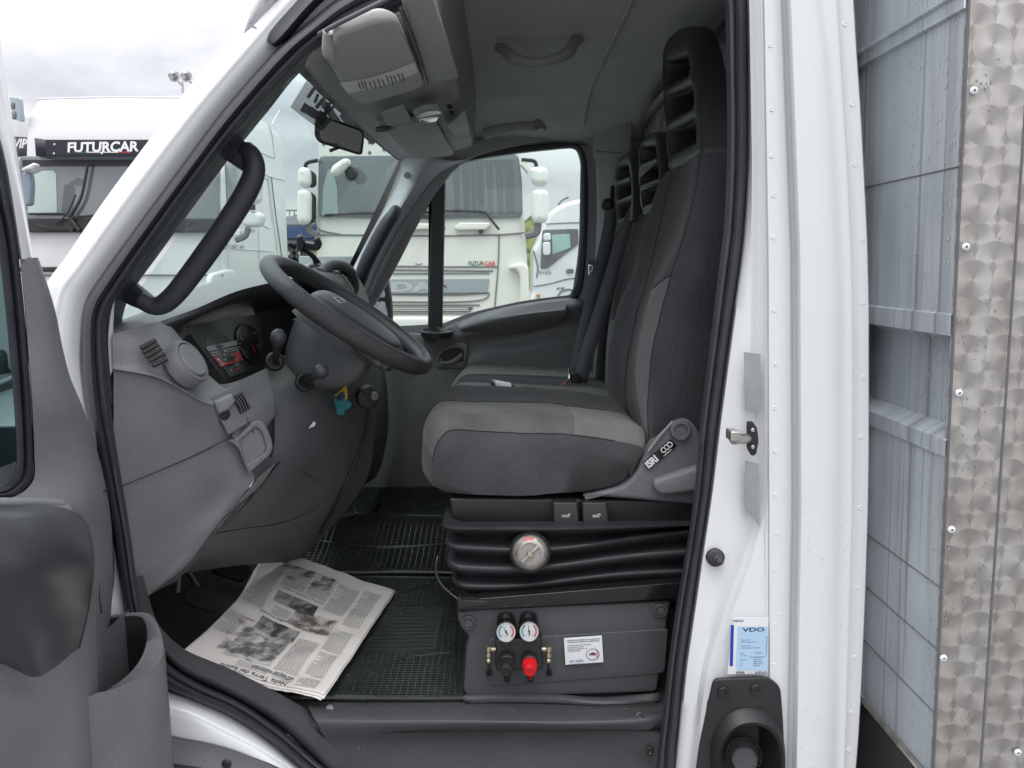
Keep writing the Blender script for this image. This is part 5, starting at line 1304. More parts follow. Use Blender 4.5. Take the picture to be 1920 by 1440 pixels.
M['fwov'] = fabric('woven_seat_fabric', (.075,.075,.072), (.15,.15,.144), 260)
cu_ = mb.build('cushion', [M['fmid2'] if 'fmid2' in M else fabric('seat_side_fabric', (.04,.04,.044), (.09,.09,.095), 300), M['fwov'], M['flight'], M['fdeep']], ds, ang=70)
# piping seams
mb = MB()
for i in (1, 13):
    mb.tube([loops[i][j] + (loops[i][j]-c0).normalized()*.0005 for j in range(nL) if loops[i][j].z > c0.z - .03 and loops[i][j].x < c0.x+.2][::1], .0016, 6) if False else None
js = [j for j in range(nL) if base[j].z > c0.z+.008 and base[j].x < c0.x+.19]
js = sorted(js, key=lambda j: base[j].x if base[j].z > c0.z+.02 else -9+base[j].z)
for i in (1, 13): mb = MB(); mb.tube([loops[i][j] + (base[j]-c0).normalized()*.0004 for j in js], .0014, 6, caps=True); mb.build('cushion_seam', M['fdeep'], cu_)
# --- backrest: stacked cross sections leaning back
def back(parent, Y0, Y1, low, high, th=.11, n=26, mats=None, wtop=.86, name='backrest', bulge=.03, zones=None):
    """low/high: front centre points (x,z) at the bottom and the top of the front surface"""
    lp = []; m_ = 44
    for i in range(n+1):
        s = i/n; x = low[0]+(high[0]-low[0])*s + .028*math.sin(s*math.pi)*-1; z = low[1]+(high[1]-low[1])*s
        wv = 1 - (1-wtop)*s**2.5; yc = (Y0+Y1)/2; hy = (Y1-Y0)/2*wv; hx = th/2*(1-.25*s)
        if i == n: hy *= .985; hx *= .85
        if i == n-1: hy *= .99; hx *= .85
        loop = []
        for k in range(m_):
            q = 2*math.pi*k/m_
            X = math.copysign(abs(math.cos(q))**.55, math.cos(q)); Yv = math.copysign(abs(math.sin(q))**.55, math.sin(q))
            front = X < 0
            dx = 0
            if front: dx = .022*(1-Yv*Yv)*(1 if abs(Yv) < .6 else .6)   # dished centre, bolsters stand proud
            loop.append(Vector((x + hx + hx*X + dx, yc + hy*Yv, z + .012*(1-Yv*Yv)*(i == n))))
        lp.append(loop)
    def mi(i, j):
        q = 2*math.pi*(j+.5)/m_; X = math.cos(q); Yv = math.copysign(abs(math.sin(q))**.55, math.sin(q)); s = (i+.5)/n
        return zones(s, X, Yv)
    mb = MB(); mb.loft(lp, closed=True, caps=True, mi=mi); return mb.build(name, mats, parent, ang=70), lp
zl = lambda s, X, Yv: (2 if (X < .1 and .42 < abs(Yv) < .82 and s < .52) else (3 if X < 0 and abs(Yv) <= .40 else 0))

rb = [
 [(1262,319,2.00),(1246,327,1.98),(1262,319,1.90),(1283,308,1.80),(1300,298,1.68),(1314,289,1.62),(1338,287,1.585),(1395,285,1.585)],
 [(1252,354,2.04),(1231,358,2.01),(1252,352,1.905),(1277,347,1.79),(1294,342,1.67),(1305,346,1.60),(1332,346,1.558),(1395,346,1.57)],
 [(1224,452,2.07),(1202,449,2.03),(1230,456,1.90),(1253,450,1.78),(1268,448,1.66),(1283,447,1.59),(1318,447,1.545),(1390,447,1.56)],
 [(1208,520,2.08),(1185,516,2.04),(1214,525,1.89),(1222,535,1.79),(1224,541,1.675),(1258,516,1.588),(1304,520,1.54),(1384,520,1.56)],
 [(1182,590,2.09),(1157,583,2.05),(1194,592,1.885),(1203,596,1.79),(1206,600,1.67),(1238,592,1.582),(1288,590,1.537),(1376,590,1.56)],
 [(1170,660,2.09),(1143,650,2.05),(1180,660,1.88),(1190,660,1.78),(1194,662,1.67),(1224,660,1.578),(1272,660,1.537),(1365,660,1.56)],
 [(1168,730,2.08),(1138,720,2.04),(1172,728,1.88),(1186,730,1.78),(1193,732,1.67),(1216,732,1.578),(1258,730,1.537),(1352,730,1.56)],
 [(1175,782,2.06),(1150,775,2.02),(1178,788,1.88),(1194,794,1.78),(1203,798,1.67),(1216,802,1.58),(1248,800,1.54),(1342,800,1.56)],
 [(1182,842,2.04),(1160,838,2.00),(1184,850,1.88),(1200,856,1.78),(1210,862,1.67),(1222,866,1.585),(1250,866,1.55),(1336,866,1.56)]]
SB = 7
hrows = [crg(r, SB) for r in rb]
gcols = [crg(list(c), SB) for c in zip(*hrows)]
G_ = [list(r) for r in zip(*gcols)]
for r in G_:   # close round the back
    a_, b_ = r[-1], r[0]; r += [Vector((.50, b_.y + (a_.y-b_.y)*t*0 - .01, b_.z)) if t else Vector((max(.49, a_.x), a_.y+.05, a_.z)) for t in (0, 1)]
def bm_(i, j):
    ci, ri = j//SB, i//SB
    if ci == 4 and ri >= 3: return 1
    if ci in (2, 3): return 3
    if ci == 1: return 0
    return 0
for r in G_[2:]:
    for p in r: p.x += .0035*noise.noise(p*12) + .0014*noise.noise(p*36)
top_in = [(p*0.9 + sum(G_[0], Vector())/len(G_[0])*.1) + Vector((0,0,.004)) for p in G_[0]]
mb = MB(); mb.loft([top_in] + G_, closed=True, caps=True, mi=lambda i, j: bm_(max(i-1, 0), j))
bk = mb.build('backrest', [M['fdark'], M['fmid'], M['flight'], M['fdeep']], ds, ang=60)
mb = MB()
for cj in (2, 5): mb.tube([G_[i][cj*SB] + Vector((-.0006,-.0006,0)) for i in range(2 if cj == 2 else 0, len(G_)-4)], .0013, 6)
mb.tube([G_[3*SB][j] + Vector((-.0008,0,0)) for j in range(4*SB, 5*SB+1)], .0013, 6); mb.build('backrest_seam', M['fdeep'], bk)
# --- slatted head restraint
M['headp'] = mat('restraint_plastic', (.045,.046,.05), .42, bump=(900,.35,'noise'))
def headrest(parent, X, left, right, th, holes_v, name='head_restraint'):
    """slotted restraint on a plane that faces forward; left/right edges in sight lines, top to bottom"""
    fr = Frame((X, 2, 2), (0, -1, 0), (0, 0, 1))
    Lc = [fr.px(*p) for p in left]; Rc = [fr.px(*p) for p in right]
    out = Lc[::-1] + Rc
    o_ = rnd(out, .022, 4)
    def at(E, v):
        zt_, zb_ = E[0][1], E[-1][1]; z = zt_ + (zb_-zt_)*v
        for a, b in zip(E, E[1:]):
            if b[1] <= z <= a[1]: t = (a[1]-z)/max(a[1]-b[1], 1e-6); return Vector((a[0]+(b[0]-a[0])*t, z))
        return Vector(E[-1])
    holes = []; W_ = abs(Rc[-1][0]-Lc[-1][0])
    sg = 1 if Rc[-1][0] > Lc[-1][0] else -1
    for v0, v1 in holes_v:
        a, b, c, d = at(Lc, v0), at(Rc, v0), at(Rc, v1), at(Lc, v1); i_ = .13*W_
        holes.append(rnd([(a.x+sg*i_*.6, a.y), (b.x-sg*i_*1.5, b.y), (c.x-sg*i_*1.5, c.y), (d.x+sg*i_*.6, d.y)], .012, 4))
    mb = panel(fr, [o_] + holes, th, .017, local=True)
    xs = [v.y for v in mb.v]; yc = (max(xs)+min(xs))/2; hw = (max(xs)-min(xs))/2
    for v in mb.v:
        if v.x < X + th*.5: v.x += .020*max(0, 1-((v.y-yc)/hw)**2)
    o = mb.build(name, M['headp'], parent, ang=50)
    edges = [holes_v[0][0]*.55] + [(a[1]+b[0])/2 for a, b in zip(holes_v, holes_v[1:])] + [(holes_v[-1][1]+1)/2]
    mb = MB()
    for v in edges[1:]:
        a, b = at(Lc, v), at(Rc, v); a = a.lerp(b, .06); b = b.lerp(a, .10)
        mb.tube([fr.w(*a.lerp(b, t), -.030 - .020*math.sin(math.pi*t)) for t in [k/10 for k in range(11)]], th*.27, 14, up=(0,1,0))
    mb.build('head_bar', M['headp'], o)
    return o
HV = [(.14,.30),(.40,.57),(.67,.84)]
hb = W(1240,300,1.70)
headrest(ds, .398, [(1268,48),(1254,54),(1244,70),(1239,95),(1238,150),(1239,210),(1241,270),(1244,328)], [(1276,60),(1286,100),(1293,140),(1299,180),(1304,220),(1309,260),(1314,292)], .085, HV)
# --- side shield with recliner, lever, brand tag
FS = FY(1.528)
shp = rnd([FS.px(*p) for p in [(1172,912),(1196,886),(1218,842),(1262,790),(1288,784),(1306,800),(1330,850),(1330,950),(1150,934),(1090,932)]], [.02,.02,.01,.03,.02,.02,.01,.01,.01,.01], 5)
mb = panel(FS, [shp], .05, .008, local=True); shd = mb.build('seat_shield', M['dgrey'], ds)
mb = MB(); mb.lathe(W(1275,806,1.526), (0,-1,0), [(.021,0),(.021,.006),(.019,.009),(.014,.009),(.013,.005),(.0001,.006)], 36); mb.build('recliner_pivot', M['dgrey'], shd)
mb = MB(); mb.tube([(1216,846,1.524),(1238,816,1.524),(1262,790,1.524)], .0028, 8); mb.build('shield_edge', M['grey2'], shd)
FT = Frame(W(1240,850,1.526), (.745,0,.667), (-.667,0,.745))
mb = MB(); lw_ = .041; mb = panel(FT, [rnd([(-.041,-.0085),(.033,-.0085),(.033,.011),(-.041,.011)], .001)], .003, .0005, local=True, lift=.003); tg = mb.build('brand_tag', M['gloss'], shd)
mb = MB(); text(FT, 'ISRI', -.039, -.0058, .0205, .0036, mb, sx=.86, bold=.045)
for k in range(3):
    cx_ = .008 + .0082*k; outer = [(cx_+.0058*math.cos(a), .0035+.0058*math.sin(a)*1.05) for a in [2*math.pi*i/24 for i in range(24)]]; inner = [(cx_+.0038*math.cos(a), .0035+.0038*math.sin(a)*1.05) for a in [2*math.pi*i/24 for i in range(24)]]
    panel(FT, [outer, inner], .0004, .0001, mb, local=True, lift=.0036)
text(FT, 'ringhausen', .000, -.0075, .0048, .0036, mb, bold=.02)
mb.build('tag_print', M['whitep'], tg)
mb = MB()
FLv = FY(1.505); lv = rnd([FLv.px(*p) for p in [(1226,902),(1300,878),(1340,868),(1340,915),(1290,925),(1240,930),(1226,918)]], .012, 5)
mb = panel(FLv, [lv], .028, .009, local=True); mb.build('recliner_lever', M['grey'], ds)
mb = MB(); mb.lathe(W(1344,494,1.60), (-.5,-1,.1), [(.010,-.02),(.012,.0),(.010,.006),(.0001,.008)], 20); mb.build('belt_guide_button', M['black'], ds)

# --- suspension base: frame tray, bellows, rail
mb = MB()
FBx = FY(1.545)
mb = panel(FBx, [rnd([FBx.px(*p) for p in [(842,934),(1060,936),(1345,940),(1345,985),(1240,983),(900,1000),(846,975)]], .006)], .46, .006, local=True); mb.build('seat_pan', M['black'], ds)
for k, x in enumerate((1061, 1116)):
    Fbt = Frame(W(x, 963, 1.50), (1,0,0), (0,.15,1))
    b0 = empty('seat_adjust_button', W(x, 963, 1.5), parent=ds)
    o_ = rnd([Fbt.px(*p) for p in [(x-25,942),(x+22,942),(x+25,970),(x+24,984),(x-22,986),(x-24,972)]], .003)
    mb = panel(Fbt, [o_], .04, .004, local=True); mb.build('button_cap', M['black'], b0)
    mb = MB(); s_ = 1 if k == 0 else 1
    def ln(ax, ay, bx, by, w_=.0009):
        a, b = Vector(Fbt.px(ax, ay)), Vector(Fbt.px(bx, by)); n_ = Vector((-(b-a).y, (b-a).x)).normalized()*w_/2
        mb.add([Fbt.w(*(a+n_), .001), Fbt.w(*(b+n_), .001), Fbt.w(*(b-n_), .001), Fbt.w(*(a-n_), .001)], [(0,1,2,3)])
    ln(x-4,969,x+5,969); ln(x+5,969,x+8,963); ln(x-4,966,x+3,966); ln(x+3,966,x+6,963); ln(x-4,969,x-4,966); ln(x-8,969,x-6,968) if k == 0 else ln(x+10,966,x+9,964); ln(x-8,965,x-6,966) if k == 0 else ln(x+8,970,x+7,968)
    mb.build('button_mark', M['whitep'], b0)
# bellows: deep horizontal pleats
bl = []
def bx(y):  # left edge at fold height
    return lerp_tab([(975,832),(990,826),(1003,838),(1030,830),(1047,840),(1070,834),(1085,842),(1105,842),(1120,866),(1150,866)], y)
folds = [(978,.0,845),(990,.028,828),(998,.026,829),(1010,-.014,850),(1026,.018,834),(1036,.018,834),(1046,-.014,850),(1060,.014,836),(1072,.014,838),(1080,-.016,852),(1094,.010,845),(1104,.006,852),(1112,-.014,866),(1140,-.014,868)]
loops = []
for y, d_, xl in folds:
    p0 = W(xl, y, 1.50 - d_); x0 = p0.x; z = p0.z; y0 = 1.50 - d_; x1 = .66; y1 = 2.02 + d_
    lp = []; r = .035
    pts2 = rnd([(x0, y1), (x0, y0), (x1, y0), (x1, y1)], r, 5)
    for q in pts2:
        fx = (q.x-x0)/.5
        zz = z + (.010*math.sin(fx*5+1) + .035*fx*fx*.55) * min(max((y-985)/40, 0), 1) * (1 if y < 1108 else .4)
        lp.append(Vector((q.x, q.y, zz)))
    loops.append(lp)
# subdivide long front edge for the sag
def subdiv(lp):
    out = []
    for a, b in zip(lp, lp[1:]+lp[:1]):
        k = max(1, int((b-a).length/.03)); 
        for i in range(k): out.append(a.lerp(b, i/k))
    return out
loops2 = []
for (y, d_, xl) in folds:
    p0 = W(xl, y, 1.50 - d_); x0, z, y0, x1, y1 = p0.x, p0.z, 1.50-d_, .66, 2.02+d_
    fr_c = [Vector((x0, y0 + .035 + (y1-y0-.07)*(1-i/12), 0)) for i in range(13)] + [Vector((x0+.035-.035*math.cos(a), y0+.035-.035*math.sin(a), 0)) for a in [math.pi/2*k/5 for k in range(1,6)]] + [Vector((x0+.035+(x1-x0-.035)*i/30, y0, 0)) for i in range(1,31)]
    for v in fr_c:
        fx = max(v.x-x0, 0)/.5; v.z = z + (.006*math.sin(fx*6.5+.4+y*.02) + .030*fx*fx) * min(max((y-985)/40, 0), 1) * (1 if y < 1108 else .6)
    loops2.append(fr_c)
cols = [crg(list(c), 3) for c in zip(*loops2)]
mb = MB(); mb.loft([list(r) for r in zip(*cols)]); mb.build('bellows', M['bellow'], ds, ang=60)
# weight dial
dl = empty('weight_dial', W(995,1036,1.47), parent=ds)
cD_ = W(994,1036,1.462); aD = Vector((-.04,-1,.18)).normalized()
mb = MB(); mb.lathe(cD_, aD, [(.030,-.06),(.030,-.02),(.0385,-.018),(.0395,-.004),(.037,.001),(.0001,.001)], 60)
for k in range(44):
    a = 2*math.pi*k/44; u = aD.cross(Vector((0,0,1))).normalized(); v_ = aD.cross(u)
    mb.box(cD_ - aD*.010 + (u*math.cos(a)+v_*math.sin(a))*.0395, .0026, .0026, .016, rot=aD.to_track_quat('Z','Y').to_matrix())
mb.build('dial_ring', M['black'], dl)
mb = MB(); mb.lathe(cD_, aD, [(.0345,.0005),(.0345,.003),(.033,.006),(.0235,.0115),(.021,.012),(.0205,.009),(.0001,.009)], 60); mb.build('dial_face', mat('smoked_dial', (.33,.305,.28), .22, metal=.4, coat=1, coat_rough=.03), dl)
mb = MB(); mb.lathe(cD_, aD, [(.0065,.005),(.0065,.017),(.005,.019),(.0001,.019)], 24); mb.build('dial_bolt', M['brass'], dl)
FDl = Frame(cD_ + aD*.0085, (1,.0,0), aD.cross(Vector((1,0,0))))
mb = MB(); mb.box(FDl.w(0,0,.005), .004, .046, .007, rot=Matrix((FDl.ex*math.cos(.8)+FDl.ey*math.sin(.8)*-1, FDl.ex*math.sin(.8)+FDl.ey*math.cos(.8), FDl.n)).transposed()); mb.build('dial_pointer', M['steel'], dl, bevel=.001)
FDt = Frame(cD_, FDl.ex, FDl.ey)
mb = MB()
for s_, a in (('70',112),('50',52),('40',-5),('30',-50),('90',182),('110',232)):
    q = math.radians(a); text(FDt, s_, .0275*math.cos(q), .0275*math.sin(q)-.003, .0095, .0112, mb, align='CENTER') if False else None
    ct = FDt.w(.0275*math.cos(q), .0275*math.sin(q)); f2 = Frame(ct, FDt.ex*math.cos(q-math.pi/2)+FDt.ey*math.sin(q-math.pi/2), FDt.ex*math.cos(q)+FDt.ey*math.sin(q)); text(f2, s_, 0, -.003, .0105, .0098, mb, align='CENTER')
mb.build('dial_figures', M['ink'], dl)
mb = MB(); mb.add([FDt.w(*p, .0102) for p in [(-.010,.0215),(.006,.0215),(.0075,.0315),(-.0115,.0315)]], [(0,1,2,3)]); mb.build('dial_mark', M['pink'], dl)
# slide rail and adjusting bar
mb = MB(); a_, b_ = W(858,1136,1.47), W(1275,1104,1.47)
mb.tube([a_, b_], .0001, 4) if False else None
FR = FY(1.463)
mb = panel(FR, [[FR.px(*p) for p in [(858,1128),(905,1122),(1280,1092),(1280,1122),(880,1145),(858,1146)]]], .03, .002, local=True); mb.build('slide_rail', M['gloss'], ds)
mb = panel(FY(1.455), [[FY(1.455).px(*p) for p in [(857,1124),(862,1120),(866,1126),(915,1127),(915,1135),(858,1142)]]], .02, .002, local=True); mb.build('rail_stop', M['black'], ds)
mb = MB(); mb.tube([(828,1032,1.52),(820,1046,1.50),(817,1070,1.49),(826,1094,1.48),(845,1113,1.47),(862,1126,1.46)], .0028, 10, samples=30); mb.build('adjusting_bar', M['gloss'], ds)

# --- seat box with its cover
sb = empty('seat_box', (.1, 1.75, FZ), parent=truck)
mb = MB(); p0, p1 = W(872,1160,1.51), W(1262,1130,1.51)
mb.box(((p0.x+.66)/2, 1.77, (FZ+p0.z)/2-.0), .66-p0.x, .50, p0.z-FZ+.03); mb.build('box_body', M['black'], sb, bevel=.01)
FC = FY(1.475)
o_ = rnd([FC.px(*p) for p in [(857,1148),(900,1143),(1258,1128),(1243,1220),(1232,1298),(1130,1302),(876,1308),(868,1295),(874,1212),(880,1196),(860,1172)]], [.008,.004,.006,.02,.01,.02,.008,.01,.02,.02,.012], 5)
mb = panel(FC, [o_], .02, .006, local=True); cv_ = mb.build('cover_panel', M['char'], sb)
# raised and sunk relief on the cover
mb = MB(); rel = rnd([FC.px(*p) for p in [(912,1195),(980,1190),(1010,1192),(1252,1178),(1246,1260),(1200,1265),(960,1284),(922,1286),(914,1275),(910,1240)]], [.02,.01,.01,.006,.01,.01,.02,.02,.02,.01], 5)
mb = panel(FC, [rel], .004, .0035, local=True, lift=.0032); mb.build('cover_relief', M['char'], cv_)
for nm, x, y in (('cover_button', 878,1168), ('cover_button', 1238,1145)):
    mb = MB(); mb.lathe(W(x,y,1.472), (0,-1,0), [(.0155,-.006),(.0155,.001),(.0135,.003),(.011,.003),(.010,.001),(.0085,.001),(.008,.004),(.0001,.004)], 32); mb.build(nm, M['char'], sb)
mb = MB(); mb.grid([[(862,1306,1.478),(960,1303,1.478),(1040,1304,1.478),(1130,1310,1.478),(1236,1300,1.478)],[(868,1312,1.47),(960,1308,1.47),(1050,1310,1.465),(1130,1317,1.46),(1236,1311,1.47)],[(880,1318,1.472),(960,1316,1.47),(1060,1318,1.465),(1130,1321,1.46),(1234,1316,1.472)]], 6, 3); mb.build('cover_lip', M['char'], sb, solid=.004)
# air suspension control: valve block, two gauges, knobs, brass elbows
ac = empty('air_control', W(970,1220,1.46), parent=truck)
FA = FY(1.445)
mb = panel(FA, [rnd([FA.px(*p) for p in [(928,1200),(1016,1196),(1018,1256),(930,1258)]], .006)], .03, .004, local=True); mb.build('valve_block', M['black'], ac)
M['gface'] = mat('gauge_face', (.72,.74,.74), .35)
for k, (x, y) in enumerate(((949,1184),(992,1183))):
    ga = empty('air_gauge', W(x, y, 1.43), parent=ac)
    c_ = W(x, y, 1.432); ax_ = Vector((0,-1,.22)).normalized()
    mb = MB(); mb.lathe(c_, ax_, [(.0195,-.03),(.0205,-.02),(.0205,.0),(.0195,.002),(.0001,.002)], 40); mb.tube([c_ + Vector((0,.02,.004)), c_ + Vector((0,.035,.009))], .019, 24); mb.build('gauge_case', M['gloss'], ga)
    mb = MB(); mb.lathe(c_, ax_, [(.0200,.001),(.0202,.004),(.0190,.006),(.0180,.0045),(.0180,.0025)], 40); mb.build('gauge_bezel', M['chrome'], ga)
    mb = MB(); mb.lathe(c_, ax_, [(.0182,.0022),(.0182,.0028),(.0001,.0028)], 40); mb.build('gauge_face', M['gface'], ga)
    Fg = Frame(c_ + ax_*.003, (1,0,0), Vector((1,0,0)).cross(ax_)*-1)
    if Fg.n.dot(ax_) < 0: Fg = Frame(c_ + ax_*.003, (1,0,0), Vector((1,0,0)).cross(ax_))
    for nm_, a0, a1, m_ in (('red_arc', -45, 55, 'red'), ('blue_arc', 165, 228, 'dblue'), ('green_arc', 125, 163, 'green')):
        mb = MB(); n_ = 14; I = [Fg.w(.0125*math.cos(math.radians(a0+(a1-a0)*i/n_)), .0125*math.sin(math.radians(a0+(a1-a0)*i/n_)), .0004) for i in range(n_+1)]; O = [Fg.w(.0152*math.cos(math.radians(a0+(a1-a0)*i/n_)), .0152*math.sin(math.radians(a0+(a1-a0)*i/n_)), .0004) for i in range(n_+1)]
        mb.loft([I, O]); mb.build(nm_, {'red': M['redprint'], 'dblue': mat('gauge_blue', (.05,.22,.5), .4), 'green': M['green']}[m_], ga)
    mb = MB()
    th_ = math.radians(118 if k == 0 else 100); dv = Vector((math.cos(th_), math.sin(th_))); nv = Vector((-dv.y, dv.x))
    mb.add([Fg.w(*(dv*.0135 + nv*.0002), .001), Fg.w(*(-dv*.006 + nv*.0015), .001), Fg.w(*(-dv*.008), .001), Fg.w(*(-dv*.006 - nv*.0015), .001)], [(0,1,2,3)]); mb.lathe(Fg.w(0,0,.0005), ax_, [(.0024,0),(.0024,.001),(.0001,.001)], 16)
    mb.build('gauge_needle', M['ink'], ga)
    mb = MB()
    for i in range(13):
        a = math.radians(-50 + 280*i/12); d2 = Vector((math.cos(a), math.sin(a))); n2 = Vector((-d2.y, d2.x))*.0002
        mb.add([Fg.w(*(d2*.0105+n2), .0006), Fg.w(*(d2*.0122+n2), .0006), Fg.w(*(d2*.0122-n2), .0006), Fg.w(*(d2*.0105-n2), .0006)], [(0,1,2,3)])
    for s_, a in (('0',228),('4',165),('8',95),('12',20),('14',-35)): text(Fg, s_, .009*math.cos(math.radians(a)), .009*math.sin(math.radians(a))-.0012, .0035, .0006, mb, align='CENTER')
    text(Fg, 'bar', 0, -.0095, .0035, .0006, mb, align='CENTER')
    mb.build('gauge_scale', M['ink'], ga)
    mb = MB(); mb.lathe(c_, ax_, [(.0182,.0045),(.012,.0055),(.0001,.0058)], 32); mb.build('gauge_glass', M['clear'], ga)
for nm, x, y, m_ in (('black_knob', 950, 1246, 'black'), ('red_knob', 993, 1246, 'red')):
    kb = empty(nm, W(x, y, 1.42), parent=ac)
    c_ = W(x, y-2, 1.432); ax_ = Vector((0,-1,-.25)).normalized()
    mb = MB(); mb.lathe(c_, ax_, [(.0165,-.012),(.0165,-.004),(.0145,-.002),(.0001,-.002)], 32); mb.build('knob_collar', M['black'], kb)
    mb = MB(); mb.lathe(c_, ax_, [(.0125,-.004),(.0135,.004),(.0128,.018),(.0118,.022),(.009,.023),(.0085,.0215),(.0001,.0215)], 40)
    u = ax_.cross(Vector((1,0,0))).normalized(); v_ = ax_.cross(u)
    for i in range(24):
        a = 2*math.pi*i/24; mb.box(c_ + ax_*.006 + (u*math.cos(a)+v_*math.sin(a))*.0134, .0016, .0016, .018, rot=ax_.to_track_quat('Z','Y').to_matrix())
    mb.build('knob_cap', M[m_], kb)
    mb = MB(); mb.tube([W(x, y+10, 1.435), W(x+1, y+20, 1.44), W(x+1, y+27, 1.458)], .0032, 10, samples=8); mb.build('air_pipe', M[m_], kb)
    mb = MB(); mb.lathe(W(x+1, 1274, 1.468), (0,-1,0), [(.0065,-.003),(.0065,.002),(.0045,.002),(.004,-.001),(.0001,-.001)], 20); mb.build('grommet', M['black'], kb)
for x, s_ in ((916, -1), (1029, 1)):
    el = empty('air_elbow', W(x, 1222, 1.44), parent=ac)
    mb = MB(); mb.tube([W(x - s_*12, 1217, 1.445), W(x - s_*2, 1217, 1.443), W(x, 1220, 1.442)], .0055, 14, samples=8)
    mb.lathe(W(x, 1214, 1.442), (0,0,-1), [(.006,-.003),(.0065,.0),(.0065,.006),(.0045,.007),(.0045,.012),(.0065,.013),(.0068,.018),(.005,.020),(.005,.024),(.006,.025),(.006,.030),(.0001,.031)], 20); mb.build('elbow_body', M['brass'], el)
    mb = MB(); mb.tube([W(x, 1240, 1.442), W(x-s_*1, 1252, 1.445), W(x, 1262, 1.468)], .0028, 10, samples=8); mb.build('air_pipe', M['black'], el)
    mb = MB(); mb.lathe(W(x+1, 1262, 1.468), (0,-1,0), [(.0065,-.003),(.0065,.002),(.0045,.002),(.004,-.001),(.0001,-.001)], 20); mb.build('grommet', M['black'], el)
# instruction sticker
FK = FY(1.4685)
mb = panel(FK, [[FK.px(*p) for p in [(1057,1195),(1128,1190),(1131,1240),(1060,1245)]]], .0008, .0002, local=True, lift=.0036); stk = mb.build('instruction_sticker', M['label'], sb, label='small white air suspension sticker beside the gauges')
mb = MB()
tl = [('SOSPENSIONI PNEUMATICHE INTEGRATIVE', 1062, 1199), ('INTEGRATIVE PNEUMATIC SUSPENSIONS', 1064, 1202.5), ('Pressione sospensioni pneumatiche', 1064, 1208), ('air suspensions pressure', 1064, 1211.5), ('Pression des suspensions a air', 1064, 1215), ('Luftfederungsdruck', 1064, 1218.5)]
for s_, x, y in tl: text(FK, s_, x, y+1.5, .0033 if y > 1204 else .0035, .0046, mb, local=False, bold=.02, rot=.06, sx=1.0)
cg = Vector(FK.px(1111, 1225))
panel(FK, [[(cg.x+.0135*math.cos(a), cg.y+.0125*math.sin(a)) for a in [2*math.pi*i/32 for i in range(32)]], [(cg.x+.0125*math.cos(a), cg.y+.0115*math.sin(a)) for a in [2*math.pi*i/32 for i in range(32)]]], .0003, .0001, mb, local=True, lift=.0046)
mb.add([FK.w(cg.x+x*.0011, cg.y+y*.0011, .0046) for x, y in [(-7,-1.5),(-7,1.5),(-4,2),(-2.5,4),(3,4),(5,1.5),(7,1),(7,-1.5)]], [tuple(range(8))])
mb.build('sticker_print', M['ink'], stk)
mb = MB(); text(FK, 'esi italia', 1068, 1240, .0088, .0046, mb, local=False, rot=.06, bold=.0); text(FK, 'AIR SUSPENSION PRODUCTS', 1066, 1244, .0026, .0046, mb, local=False, rot=.06); mb.build('sticker_logo', mat('logo_blue', (.02,.16,.30), .4), stk)
mb = MB(); n_ = 14
for a0, a1 in ((-50, 55),):
    mb.loft([[FK.w(cg.x+r*math.cos(math.radians(a0+(a1-a0)*i/n_)), cg.y+r*.93*math.sin(math.radians(a0+(a1-a0)*i/n_)), .005) for i in range(n_+1)] for r in (.0098, .0112)])
mb.add([FK.w(cg.x+x*.0011, cg.y+y*.0011, .0050) for x, y in [(-6,-.2),(-6,.6),(6,.6),(6,-.2)]], [(0,1,2,3)])
mb.build('sticker_red', M['redprint'], stk)

# ================================================================== passenger bench
pb_ = empty('passenger_bench', (.1, 2.6, FZ), parent=truck)
sideB = [(842,775),(846,752),(858,722),(868,706),(888,700),(960,706),(1060,712),(1140,716),(1170,730),(1170,800),(1100,812),(900,812),(850,805)]
M['fwov'] = M['fwov']
def bench_cush(Y0, Y1, Pts, name, nearstrip):
    b_ = cr([W(x, y, Y0+.01) for x, y in Pts], 60, True); c_ = sum(b_, Vector())/len(b_)
    lp = cush(Y0, Y1, b_, c_, bol=.004, puff=.02, n=20, crown=.01)
    def mi(i, j):
        p = b_[j]
        if p.z < c_.z: return 0
        return (2 if i < 11 else 3) if nearstrip == 0 else (3 if i < 4 else 2)
    mb = MB(); mb.loft(lp, closed=True, caps=True, mi=mi); return mb.build(name, [M['fdark'], M['fmid'], M['flight'], M['fdeep']], pb_, ang=70)
bench_cush(2.16, 2.62, [(815,860),(820,815),(838,775),(856,752),(880,744),(960,747),(1060,752),(1140,756),(1180,770),(1180,830),(1100,850),(900,862),(830,870)], 'cushion', 0)
bench_cush(2.63, 3.0, [(838,790),(846,752),(858,728),(872,714),(892,709),(960,711),(1060,715),(1130,717),(1160,725),(1160,780),(1100,800),(900,806),(848,806)], 'cushion', 1)
zb = lambda s, X, Yv: (2 if (X < .1 and .50 < abs(Yv) < .85 and s < .45) else (3 if X < 0 and abs(Yv) <= .5 else 0))
for (Ya, Yb, lx, ly, hx_, hy_, hh, hwid, hpx) in ((2.17, 2.62, 1140, 770, 1200, 405, .265, .15, (.412, [(1210,246),(1202,252),(1197,268),(1195,300),(1195,350),(1197,408)], [(1217,250),(1224,280),(1229,320),(1232,355),(1235,392)])), (2.66, 3.0, 1098, 735, 1158, 435, .275, .13, (.408, [(1163,286),(1156,292),(1152,305),(1150,340),(1150,380),(1152,432)], [(1169,290),(1175,320),(1179,355),(1182,385),(1184,416)]))):
    Yn = Ya + .03
    a_, b_ = W(lx, ly, (Ya+Yb)/2), W(hx_, hy_, (Ya+Yb)/2)
    back(pb_, Ya, Yb, (a_.x, a_.z), (b_.x, b_.z), th=.11, mats=[M['fdark'], M['fmid'], M['flight'], M['fdeep']], zones=zb, wtop=.9)
    headrest(pb_, hpx[0], hpx[1], hpx[2], .07, HV)
